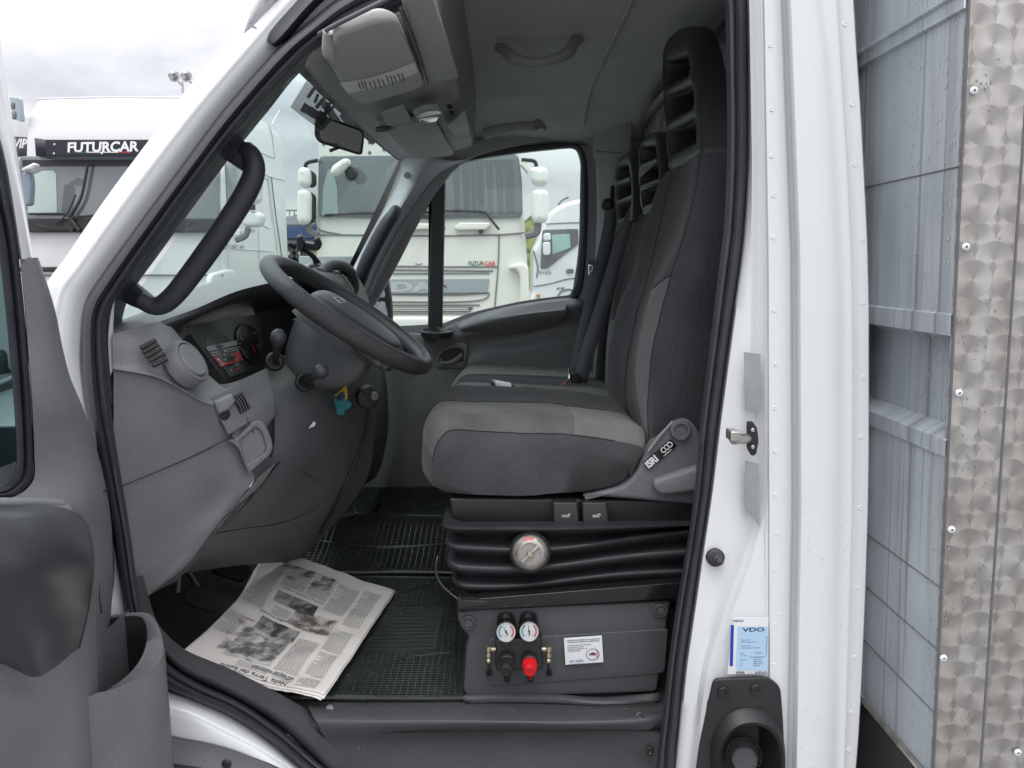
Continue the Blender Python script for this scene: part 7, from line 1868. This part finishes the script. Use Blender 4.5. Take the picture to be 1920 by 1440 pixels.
mb2 = MB(); decal(fvt, [(222,284.6),(245,284.6),(245,286.2),(222,286.2)], .002, mb2); mb2.build('red_line', M['redprint'], vz)
mb2 = MB(); decal(fvt, [(162,284.6),(222,284.6),(222,286.2),(162,286.2)], .002, mb2); mb2.build('white_line', M['whitep'], vz)
Fve = Frame(W(56,276,10.0), (W(86,276,9.93)-W(30,276,10.12)), (0,0,1))
mb = MB(); text(Fve, 'VIP', 46, 278, .15, .045, mb, local=False, align='CENTER', bold=.03, shear=.3, sx=1.1); mb.build('visor_lettering', M['whitep'], vz)
for x, y in ((102,271),(191,270),(101,288),(191,288)):
    mb = MB(); mb.lathe(fvt.w(*fvt.px(x,y),.002), fvt.n, [(.014,0),(.010,.006),(.0001,.007)], 12); mb.build('visor_bolt', M['chrome'], vz)
ws_ = Frame(FTa.o + FTa.n*.012 + Vector((0,0,zwb)), (FTa.ex), Vector((0,0,1)) - FTa.n*.085)
wsg = plate(ws_, [(40,294),(414,294),(412,432),(44,432)], 'windscreen', M['tglass'], tA, th=.05, lift=.04, r=.06)
mb = MB(); decal(Frame(ws_.o+ws_.n*.0425, ws_.ex, ws_.ey), [(42,300),(414,300),(414,312),(42,312)], .001, mb); mb.build('shade_band', M['black'], wsg)
mb = MB(); decal(Frame(ws_.o+ws_.n*.0425, ws_.ex, ws_.ey), [(53,340),(62,328),(80,320),(100,320),(105,326),(107,399),(52,399)], .001, mb); mb.build('daylight_patch', mat('window_glimpse', (.42,.52,.48), .3), wsg)  # daylight through the far side window, painted as a pale patch on the screen
plate(ws_, [(44,411),(412,411),(412,437),(46,437)], 'wiper_cowl', M['black'], tA, th=.03, lift=.065, r=.02)
f_ = Frame(ws_.o+ws_.n*.09, ws_.ex, ws_.ey)
line(f_, [(165,305),(158,345),(150,375),(132,405)], 'wiper', M['black'], tA, .018); line(f_, [(55,401),(120,401),(126,405)], 'wiper', M['black'], tA, .014); line(f_, [(130,408),(180,404),(240,400)], 'wiper', M['black'], tA, .014)
line(f_, [(142,365),(126,400),(104,422)], 'wiper_arm', M['black'], tA, .010); line(f_, [(127,403),(148,432)], 'wiper_arm', M['black'], tA, .02); line(f_, [(72,424),(90,428),(125,428),(138,432)], 'wiper_arm', M['black'], tA, .025)
line(FTa, [(40,505),(140,505)], 'grille_slot', M['black'], tA, .03, .02)
line(Frame(FTa.o - FTa.n*.20, FTa.ex, FTa.ey), [(70,186),(200,183),(420,184)], 'roof_crease', M['seam'], tA, .012)
line(FTa, [(40,516),(420,516)], 'bumper_seam', M['dgrey'], tA, .01, .02)
# roof marker lamp
fcr = Frame(W(50,210,9.95), (W(62,210,9.86)-W(28,210,10.10)), (0,0,1))
ml = plate(fcr, [(35,184),(55,186),(59,231),(44,226),(27,219)], 'roof_lamp', mat('lamp_glass', (.30,.36,.40), .08, coat=1), tA, th=.05, lift=.12, r=.03)
for x, y, r_ in ((44,200,.05),(46,218,.06)):
    c_ = fcr.w(*fcr.px(x,y), .12); mb = MB(); mb.lathe(c_, fcr.n, [(r_,0),(r_,.01),(r_*.6,.02),(.0001,.022)], 20); mb.build('lamp_reflector', M['tglass'], ml)
# horns on the roof
for x in (326, 349):
    hr = empty('air_horn', W(x,143,10.3), parent=tA); c_ = W(x,143,10.15)
    mb = MB(); mb.lathe(c_, (.25,-1,-.05), [(.012,-.62),(.015,-.3),(.028,-.12),(.055,-.03),(.070,0),(.060,-.01),(.03,-.08),(.001,-.15)], 28); mb.build('horn_bell', M['chrome'], hr)
    mb = MB(); mb.tube([c_ + Vector((.03,.18,-.02)), c_ + Vector((.03,.18,-.16))], .014, 10); mb.build('horn_foot', M['steel'], hr)
# left mirror sliver with white shell
plate(Frame(W(48,315,9.3)), [(38,316),(62,304),(66,309),(60,318),(40,320)], 'front_mirror', M['farwhite'], tA, th=.12, lift=0, r=.03, bev=.03)
plate(Frame(W(50,355,9.35)), [(40,322),(54,322),(57,345),(55,385),(40,386)], 'left_mirror', mat('mirror_back', (.22,.27,.32), .3), tA, th=.12, lift=0, r=.05, bev=.03)
# side of the cab: door, window, fairing lines, mirrors
sdw = plate(FSa, [(420,300),(452,300),(452,420),(430,424),(424,400)], 'door_window', M['tglass'], tA, th=.03, lift=.018, r=.03)
Fs1 = Frame(FSa.o + FSa.n*.014, FSa.ex, FSa.ey)
for pts in ([(487,332),(499,334),(503,345),(509,422),(490,421)], [(504,330),(511,400),(520,470),(524,520)], [(509,332),(517,400),(527,470),(532,520)], [(447,467),(500,470),(512,472)], [(485,420),(487,520)], [(428,430),(429,520)], [(472,280),(495,288),(515,297)], [(487,212),(502,228),(511,256),(516,297)], [(487,322),(510,332),(537,338)], [(524,207),(511,233),(527,236)]):
    line(Fs1, pts, 'cab_seam', M['seam'] if pts[0] != (509,332) else M['inkgrey'], tA, .007)
mb = MB(); text(Fs1, 'FUTURCAR', 438, 468, .085, .004, mb, local=False, align='CENTER', sx=1.5); text(Fs1, 'DAF', 474, 436, .07, .004, mb, local=False, align='CENTER', sx=1.3); mb.build('door_lettering', M['inkgrey'], tA)
mm2 = empty('door_mirror', W(470,380,9.1), parent=tA); fmm = Frame(W(470,380,9.1))
plate(fmm, [(452,300),(484,300),(487,330),(485,378),(470,384),(452,380)], 'mirror_head', M['farwhite'], mm2, th=.18, lift=0, r=.08, bev=.05)
plate(fmm, [(452,398),(462,393),(484,397),(491,404),(489,424),(462,427),(451,420)], 'mirror_head', M['farwhite'], mm2, th=.18, lift=0, r=.06, bev=.05)
line(fmm, [(461,384),(461,394)], 'mirror_arm', M['black'], mm2, .03); line(fmm, [(474,384),(474,394)], 'mirror_arm', M['black'], mm2, .03)
line(fmm, [(466,427),(460,442),(448,448),(442,450)], 'mirror_arm', M['dgrey'], mm2, .035); plate(fmm, [(429,430),(449,430),(450,442),(429,443)], 'mirror_foot', M['farwhite'], mm2, th=.1, lift=0)
plate(FSa, [(385,514),(420,504),(434,508),(438,540),(438,640),(385,640)], 'wing_panel', M['farwhite'], tA, th=.08, lift=.07, r=.1, bev=.03)
wheel('front_wheel', Rp + side_dir*1.2 - exA*.2 + Vector((0,0,.5)), -exA*-1, .5, .3, tA); wheel('front_wheel', Lp + side_dir*1.2 + exA*.2 + Vector((0,0,.5)), -exA, .5, .3, tA)

# ---------- cream truck seen through both windows
tB = empty('cream_truck', (-.9, 10, 0), 'cream white flat fronted truck with furry white mirror covers, facing the cab windows', 'truck', 'white trucks parked in the yard')
YT = 9.1; FB = FY(YT)
b0 = [(596,700),(592,570),(590,410),(594,290),(592,246),(700,232),(860,228),(968,240),(977,290),(983,410),(989,490),(994,560),(996,700)]
mb = panel(FB, [rnd([FB.px(*p) for p in b0], .12, 6)], 2.25, .09, local=True); mb.build('cab_body', M['cream'], tB, ang=35)
lowb = [FB.px(596,640), FB.px(994,640)]
plate(FB, [(lowb[0][0], lowb[0][1]-.75),(lowb[1][0], lowb[1][1]-.75),(lowb[1][0],lowb[1][1]+.3),(lowb[0][0],lowb[0][1]+.3)], 'bumper', M['cream'], tB, th=.6, lift=.08, r=.08, bev=.05, local=True)
FW2 = Frame(FB.o + FB.n*.01, FB.ex, FB.ey)
wb = plate(FW2, [(598,293),(972,289),(979,340),(980,408),(800,411),(598,407)], 'windscreen', M['tglass'], tB, th=.05, lift=.03, r=.07)
FW3 = Frame(FW2.o + FW2.n*.034, FW2.ex, FW2.ey)
mb = MB(); decal(FW3, [(615,318),(622,316),(632,350),(634,402),(604,404),(606,350)], .001, mb); mb.build('daylight_patch', mat('window_glimpse2', (.30,.38,.36), .3), wb)  # pale patch paints the daylight showing through this cab's far window
mb = MB()
for x in range(850, 965, 9):
    mb.tube([FW3.w(*FW3.px(x, 300), .0), FW3.w(*FW3.px(x+3+6*math.sin(x), 398), .0)], .020, 8, flat=.3)
mb.build('cab_curtain', mat('curtain_cloth', (.15,.165,.165), .9), wb)
line(FW3, [(768,400),(835,396),(905,398),(917,408),(936,431)], 'wiper', M['black'], tB, .014, .03, 24); line(FW3, [(610,404),(700,400),(790,404),(835,430)], 'wiper', M['black'], tB, .014, .03, 24)
plate(FB, [(758,420),(768,418),(808,420),(808,430),(770,432)], 'front_step', M['cream'], tB, th=.08, lift=.09, r=.02, bev=.015); plate(FB, [(852,426),(862,418),(918,418),(920,422),(912,431),(856,432)], 'front_step', M['cream'], tB, th=.08, lift=.09, r=.02, bev=.015)
plate(FB, [(898,429),(906,429),(906,438),(898,438)], 'step_clip', M['black'], tB, th=.05, lift=.06)
for pts in ([(596,440),(700,441),(830,442),(935,440),(984,436)], [(936,440),(934,500),(929,560),(926,600)], [(590,410),(598,430),(640,440)], [(725,499),(830,500),(932,500)], [(725,506),(830,507),(925,508)], [(735,513),(918,512)], [(730,552),(850,553),(918,549)], [(730,566),(850,566),(905,562),(918,552)], [(730,572),(900,572)], [(730,588),(900,588)]):
    line(FW2, pts, 'cab_seam', M['inkgrey'], tB, .009, .0)
gb = plate(FW2, [(726,523),(918,522),(913,549),(728,551)], 'grille_band', mat('grey_grille', (.30,.33,.35), .35), tB, th=.04, lift=.02, r=.02)
mb = MB(); text(Frame(FW2.o + FW2.n*.02, FW2.ex, FW2.ey), 'DAF', 786, 546, .15, .002, mb, local=False, align='CENTER', bold=.05, sx=2.3); mb.build('maker_badge', M['chrome'], gb)
mb = MB(); text(Frame(FW2.o + FW2.n*.02, FW2.ex, FW2.ey), 'FX', 830, 540, .06, .002, mb, local=False, align='CENTER', bold=.02, sx=1.6); mb.build('small_badge', M['steel'], gb)
for y0, y1 in ((576,584),(594,602)):
    gm = plate(FW2, [(730,y0),(888,y0),(880,y1),(730,y1)], 'grille_mesh', mat('mesh_grey', (.10,.10,.095), .6), tB, th=.03, lift=.012, r=.005, bev=.002)
    mb = MB()
    for k in range(60):
        x = 732 + k*2.5; 
        if x > 878: break
        for yy in (y0+2, y0+5.5):
            p = FW2.px(x + (1.2 if yy > y0+3 else 0), yy); mb.add([FW2.w(p[0]-.006, p[1]-.006, .014), FW2.w(p[0]+.006, p[1]-.006, .014), FW2.w(p[0]+.006, p[1]+.006, .014), FW2.w(p[0]-.006, p[1]+.006, .014)], [(0,1,2,3)])
    mb.build('mesh_dots', M['cream'], gm)
mb = MB(); ft_ = Frame(FW2.o, FW2.ex, FW2.ey); text(ft_, 'FUTUR', 893, 497, .062, .006, mb, local=False, align='CENTER', sx=.95, bold=.02); mb.build('bonnet_lettering', M['ink'], tB)
mb = MB(); text(ft_, 'CAR', 919, 497, .062, .006, mb, local=False, align='CENTER', sx=1.05, bold=.02); mb.build('bonnet_lettering', M['redprint'], tB)
mb = MB(); decal(ft_, [(884,497.5),(897,497.5),(897,499.5),(884,499.5)], .006, mb); mb.build('green_line', M['green'], tB)
mb = MB(); decal(ft_, [(912,497.5),(928,497.5),(928,499.5),(912,499.5)], .006, mb); mb.build('red_line', M['redprint'], tB)
mb = MB(); text(ft_, 'iiMM', 790, 602, .06, .016, mb, local=False, align='CENTER'); mb.build('plate_lettering', M['ink'], tB)
line(FW2, [(779,494),(785,496),(792,494)], 'bonnet_emblem', M['inkgrey'], tB, .006, .004)
# wing fin
plate(FB, [(952,503),(962,495),(980,492),(990,500),(994,600),(974,600),(975,520),(970,506)], 'wing_fin', M['cream'], tB, th=.2, lift=.12, r=.04, bev=.03)
for x, y in ((607,270),(693,267),(693,286),(720,280)):
    mb = MB(); mb.lathe(FB.w(*FB.px(x,y),.0), FB.n, [(.02,0),(.016,.012),(.0001,.014)], 12); mb.build('roof_bolt', M['dgrey'], tB)
fur = mat('mirror_cover_cloth', (.78,.78,.74), .95, bump=(60,1,'noise'), sheen=.4)
FMb = FY(8.9)
for nm, top_, bot, sx_ in (('left_mirror', [(556,318),(562,312),(576,313),(580,325),(580,344),(574,351),(560,350),(555,340)], [(555,358),(562,353),(576,354),(581,366),(580,412),(574,421),(560,421),(554,410)], -1),
                      ('right_mirror', [(996,316),(1004,311),(1024,312),(1029,322),(1029,340),(1022,348),(1004,348),(996,338)], [(998,358),(1006,353),(1024,354),(1029,362),(1029,408),(1024,417),(1004,418),(997,406)], 1)):
    mr_ = empty(nm, W(top_[0][0], 350, 8.9), parent=tB)
    for o_ in (top_, bot): plate(FMb, o_, 'mirror_cover', fur, mr_, th=.2, lift=0, r=.06, bev=.07)
    if sx_ < 0:
        line(FMb, [(592,298),(572,303),(568,313)], 'mirror_arm', M['black'], mr_, .022, -.1); line(FMb, [(572,420),(580,436),(594,440)], 'mirror_arm', M['dgrey'], mr_, .04, -.1)
        plate(FMb, [(574,314),(586,322),(587,346),(574,351)], 'mirror_head', M['black'], mr_, th=.1, lift=-.1, r=.05, bev=.02); plate(FMb, [(574,355),(586,364),(586,412),(574,421)], 'mirror_head', M['black'], mr_, th=.1, lift=-.1, r=.05, bev=.02)
    else:
        line(FMb, [(978,297),(1002,300),(1007,312)], 'mirror_arm', M['black'], mr_, .022, -.1); line(FMb, [(980,304),(994,320)], 'mirror_arm', M['cream'], mr_, .04, -.1); line(FMb, [(1010,418),(1006,436),(985,442)], 'mirror_arm', M['dgrey'], mr_, .04, -.1)
fmr = empty('front_mirror', W(636,312,8.6), parent=tB); F86 = FY(8.7)
plate(F86, [(618,318),(622,309),(642,296),(652,296),(654,304),(646,316),(628,329),(619,327)], 'mirror_cover', fur, fmr, th=.2, lift=0, r=.04, bev=.06); plate(F86, [(640,316),(655,306),(666,316),(664,330),(648,338)], 'mirror_head', M['black'], fmr, th=.14, lift=-.1, r=.05, bev=.02)
wheel('front_wheel', (-1.9, 10.4, .5), (-1,0,0), .5, .3, tB); wheel('front_wheel', (-.05, 10.4, .5), (1,0,0), .5, .3, tB)

def face_details(fr, w0, w1, zb, parent, paint):
    """headlamps, lower grille, plate and bumper lip on a flat cab front, local metres"""
    for s_, x in ((1, w0+.30), (-1, w1-.30)):
        h_ = plate(fr, [(x-.22*s_, zb+.42), (x+.16*s_, zb+.40), (x+.20*s_, zb+.18), (x-.24*s_, zb+.20)][::s_], 'headlamp', M['tglass'], parent, th=.06, lift=.14, r=.06, local=True)
        mb = MB(); mb.lathe(fr.w(x, zb+.30, .142), fr.n, [(.07,0),(.06,.004),(.03,.006),(.001,.006)], 24); mb.build('headlamp_lens', M['chrome'], h_)
    plate(fr, [(w0+.62, zb+.36), (w1-.62, zb+.36), (w1-.66, zb+.10), (w0+.66, zb+.10)], 'lower_grille', M['black'], parent, th=.05, lift=.135, r=.04, local=True)
    plate(fr, [((w0+w1)/2-.26, zb+.06), ((w0+w1)/2+.26, zb+.06), ((w0+w1)/2+.26, zb-.05), ((w0+w1)/2-.26, zb-.05)], 'number_plate', M['label'], parent, th=.02, lift=.15, r=.01, local=True)
face_details(FB, lowb[0][0], lowb[1][0], -.65, tB, M['cream'])
plate(FTa, [(-2.5,.25),(-.02,.25),(-.02,1.05),(-2.5,1.05)], 'bumper', M['farwhite'], tA, th=.35, lift=.09, r=.1, bev=.04, local=True)
face_details(FTa, -2.5, -.02, .55, tA, M['farwhite'])
# ---------- white truck in profile, to the right
tC = empty('white_truck', (1.0, 19.5, 0), 'white truck in side view with a dark door window, right of the cream truck', 'truck', 'white trucks parked in the yard')
FC_ = FY(19)
b0 = [(994,640),(994,560),(1000,548),(1000,468),(1008,455),(1018,430),(1022,416),(1030,398),(1050,384),(1075,375),(1120,368),(1200,366),(1330,372),(1330,640)]
mb = panel(FC_, [rnd([FC_.px(*p) for p in b0], .25, 5)], 2.4, .12, local=True); mb.build('cab_body', M['farwhite'], tC, ang=40)
dw_ = plate(FC_, [(1017,431),(1084,429),(1084,458),(1062,474),(1040,492),(1026,503),(1013,503)], 'door_window', M['dgrey'], tC, th=.05, lift=.04, r=.05)
mb = MB(); f_ = Frame(FC_.o + FC_.n*.045, FC_.ex, FC_.ey); decal(f_, [(1035,440),(1068,438),(1070,464),(1036,477)], .002, mb); mb.build('window_pane', mat('pane_mint', (.30,.46,.42), .1, spec=.8), dw_)
mrr = empty('door_mirror', W(1024,460,18.6), parent=tC)
plate(Frame(W(1025,450,18.6)), [(1019,438),(1032,436),(1034,450),(1020,452)], 'mirror_head', M['farwhite'], mrr, th=.2, lift=0, r=.06, bev=.03); plate(Frame(W(1025,450,18.6)), [(1018,454),(1032,453),(1032,478),(1019,479)], 'mirror_head', M['farwhite'], mrr, th=.2, lift=0, r=.06, bev=.03)
plate(FC_, [(1062,505),(1075,504),(1075,511),(1062,512)], 'door_handle', M['dgrey'], tC, th=.04, lift=.05, r=.02)
line(FC_, [(1000,470),(1008,500),(1006,520)], 'cab_seam', M['inkgrey'], tC, .02, .01); line(FC_, [(1000,537),(1030,532),(1060,524),(1090,520)], 'cab_seam', M['inkgrey'], tC, .014, .01); line(FC_, [(1042,562),(1052,547),(1070,543),(1082,556)], 'wheel_arch', M['inkgrey'], tC, .02, .01)
line(FC_, [(1022,420),(1060,418),(1100,417)], 'cab_seam', M['inkgrey'], tC, .012, .01); line(FC_, [(1045,386),(1052,378),(1064,372)], 'roof_aerial', M['dgrey'], tC, .02, .3)
plate(FC_, [(1005,552),(1012,551),(1013,557),(1006,558)], 'side_lamp', mat('amber_lens', (.55,.22,.06), .3), tC, th=.04, lift=.05, r=.01)
mb = MB(); text(FC_, 'Stralis', 1022, 514, .13, .01, mb, local=False, align='CENTER'); mb.build('door_lettering', M['inkgrey'], tC); mb = MB(); text(FC_, '4100', 1051, 544, .10, .01, mb, local=False, align='CENTER', bold=.02); mb.build('wing_lettering', M['ink'], tC)
wheel('front_wheel', FC_.w(*FC_.px(1066,600), -.1), (0,-1,0), .52, .3, tC)
tD = empty('red_truck', (2.2, 21.5, 0), 'red truck mostly hidden behind the window edge', 'truck')
FDd = FY(21.8)
plate(FDd, [(1086,380),(1090,376),(1096,378),(1096,396),(1088,396)], 'roof_lamp', M['redtruck'], tD, th=.3, lift=.1, r=.05)
mb = panel(FDd, [rnd([FDd.px(*p) for p in [(1084,640),(1088,560),(1090,420),(1094,360),(1120,350),(1240,350),(1240,640)]], .2, 5)], 2.3, .1, local=True); mb.build('cab_body', M['redtruck'], tD)
wheel('front_wheel', FDd.w(*FDd.px(1130,590), -.1), (0,-1,0), .52, .3, tD)
# another white cab roof at the far left
tE = empty('white_truck', (-8.4, 13.5, 0), 'white truck roof just visible behind the open door frame on the far left', 'truck', 'white trucks parked in the yard')
FE = FY(13); mb = panel(FE, [rnd([FE.px(*p) for p in [(-90,700),(-90,200),(-60,192),(12,196),(26,206),(30,240),(30,700)]], .2, 5)], 2.2, .1, local=True); mb.build('cab_body', M['farwhite'], tE)
plate(FE, [(-80,300),(22,300),(24,420),(-82,420)], 'windscreen', M['tglass'], tE, th=.05, lift=.03, r=.1)
wheel('front_wheel', FE.w(*FE.px(0,700), -.3), (1,0,0), .5, .3, tE)

# ---------- far background
car = empty('white_car', (-5.2, 20, 0), 'small white car beyond the cream truck mirror', 'car')
Fcar = FY(19.5)
mb = panel(Fcar, [rnd([Fcar.px(*p) for p in [(560,545),(560,508),(570,500),(576,486),(590,482),(622,484),(640,500),(660,508),(662,545)]], .2, 5)], 1.6, .15, local=True); mb.build('car_body', M['farwhite'], car)
plate(Fcar, [(575,499),(580,489),(590,486),(620,488),(632,499)], 'side_window', M['tglass'], car, th=.04, lift=.03, r=.1)
wheel('wheel', Fcar.w(*Fcar.px(578,545), -.1), (0,-1,0), .3, .2, car); wheel('wheel', Fcar.w(*Fcar.px(640,545), -.1), (0,-1,0), .3, .2, car)
# wooded hillside
hm = bpy.data.materials.new('hillside_scrub'); hm.use_nodes = True; t = hm.node_tree; b = t.nodes['Principled BSDF']; tcn = t.nodes.new('ShaderNodeTexCoord'); nz = t.nodes.new('ShaderNodeTexNoise'); nz.inputs['Scale'].default_value = 1.1; nz.inputs['Detail'].default_value = 9
r_ = t.nodes.new('ShaderNodeValToRGB'); r_.color_ramp.elements[0].position = .38; r_.color_ramp.elements[0].color = (.03,.05,.012,1); r_.color_ramp.elements[1].position = .6; r_.color_ramp.elements[1].color = (.15,.16,.06,1)
t.links.new(tcn.outputs['Object'], nz.inputs['Vector']); t.links.new(nz.outputs['Fac'], r_.inputs[0]); t.links.new(r_.outputs[0], b.inputs['Base Color']); b.inputs['Roughness'].default_value = 1
mb = MB(); rows = []
for i in range(40):
    row = []
    for j in range(90):
        x = -45 + j*1.1; y = 55 + i*1.0; h = 5.6*min(1, i/9)*(1 + .12*noise.noise(Vector((x*.06, y*.06, 0)))) + .9*noise.noise(Vector((x*.6, y*.6, 1)))*min(1, i/3) + .5*noise.noise(Vector((x*1.7, y*1.7, 4)))*min(1, i/3)
        row.append(Vector((x, y, max(h, -.2))))
    rows.append(row)
mb.loft(rows); o = mb.build('hillside', hm, None); tag(o, kind='structure')
# road bridge with a rail on the left skyline, blue barrier below it
br = empty('road_bridge', (-14, 50, 0), 'grey road bridge with railings on the skyline between two trucks', 'bridge')
Fbr = FY(50)
bl_ = mat('bridge_concrete', (.30,.31,.33), .8, var=(.5,.15))
plate(Fbr, [(380,408),(760,402),(760,418),(380,424)], 'bridge_deck', bl_, br, th=3, lift=0, r=.05, bev=.02)
mb = MB(); mb.tube([Fbr.w(*Fbr.px(380,396), -.1), Fbr.w(*Fbr.px(760,391), -.1)], .06, 8)
for x in range(380, 760, 9): mb.tube([Fbr.w(*Fbr.px(x, 396-(x-380)*.013), -.1), Fbr.w(*Fbr.px(x, 410), -.1)], .04, 6)
mb.build('bridge_rail', bl_, br)
for x in (400, 480, 562, 640, 720): plate(Fbr, [(x-4,420),(x+4,420),(x+4,520),(x-4,520)], 'bridge_pier', bl_, br, th=1.5, lift=-.5, r=.02)
bb = empty('blue_trailer', (-9.5, 34, 0), 'blue tarpaulin trailer side under the bridge', 'trailer')
Fbb = FY(34); plate(Fbb, [(520,424),(600,422),(602,447),(520,448)], 'tarpaulin', mat('blue_tarp', (.03,.06,.15), .6), bb, th=2.4, lift=0, r=.05, bev=.03)
plate(Fbb, [(522,449),(600,448),(600,452),(522,453)], 'chassis', M['dgrey'], bb, th=2.2, lift=-.1, r=.02)
for x in (540, 552, 564): wheel('wheel', Fbb.w(*Fbb.px(x,475), -.1), (0,-1,0), .5, .3, bb)
bu = MB(); rg2 = random.Random(11)
for i in range(2600):
    u = rg2.uniform(-1, 1); a = rg2.uniform(0, 6.28); rr0 = rg2.random()**.4
    c_ = Vector((-9.2 + 2.6*rr0*math.cos(a) + 1.2*u, 27 + 1.5*rr0*math.sin(a), .2 + 1.9*rg2.random()*(1-.5*rr0)))
    s_ = rg2.uniform(.05,.12); n1_ = Vector((rg2.uniform(-1,1), rg2.uniform(-1,1), rg2.uniform(-1,1))).normalized(); a1 = n1_.orthogonal().normalized()*s_; a2 = n1_.cross(a1)
    bu.add([c_-a1, c_+a2*.5, c_+a1, c_-a2*.5], [(0,1,2,3)])
leaf = mat('bush_leaf', (.10,.12,.04), .8, var=(2,.4))
o = bu.build('bush', leaf, None); tag(o, 'low olive green bush beyond the trucks under the blue trailer', 'bush')
# ================================================================== the ground the trucks stand on
mb = MB(); mb.add([(-400,-60,0),(400,-60,0),(400,900,0),(-400,900,0)], [(0,1,2,3)])
g = mb.build('ground', M['pale_ground']); tag(g, kind='structure')
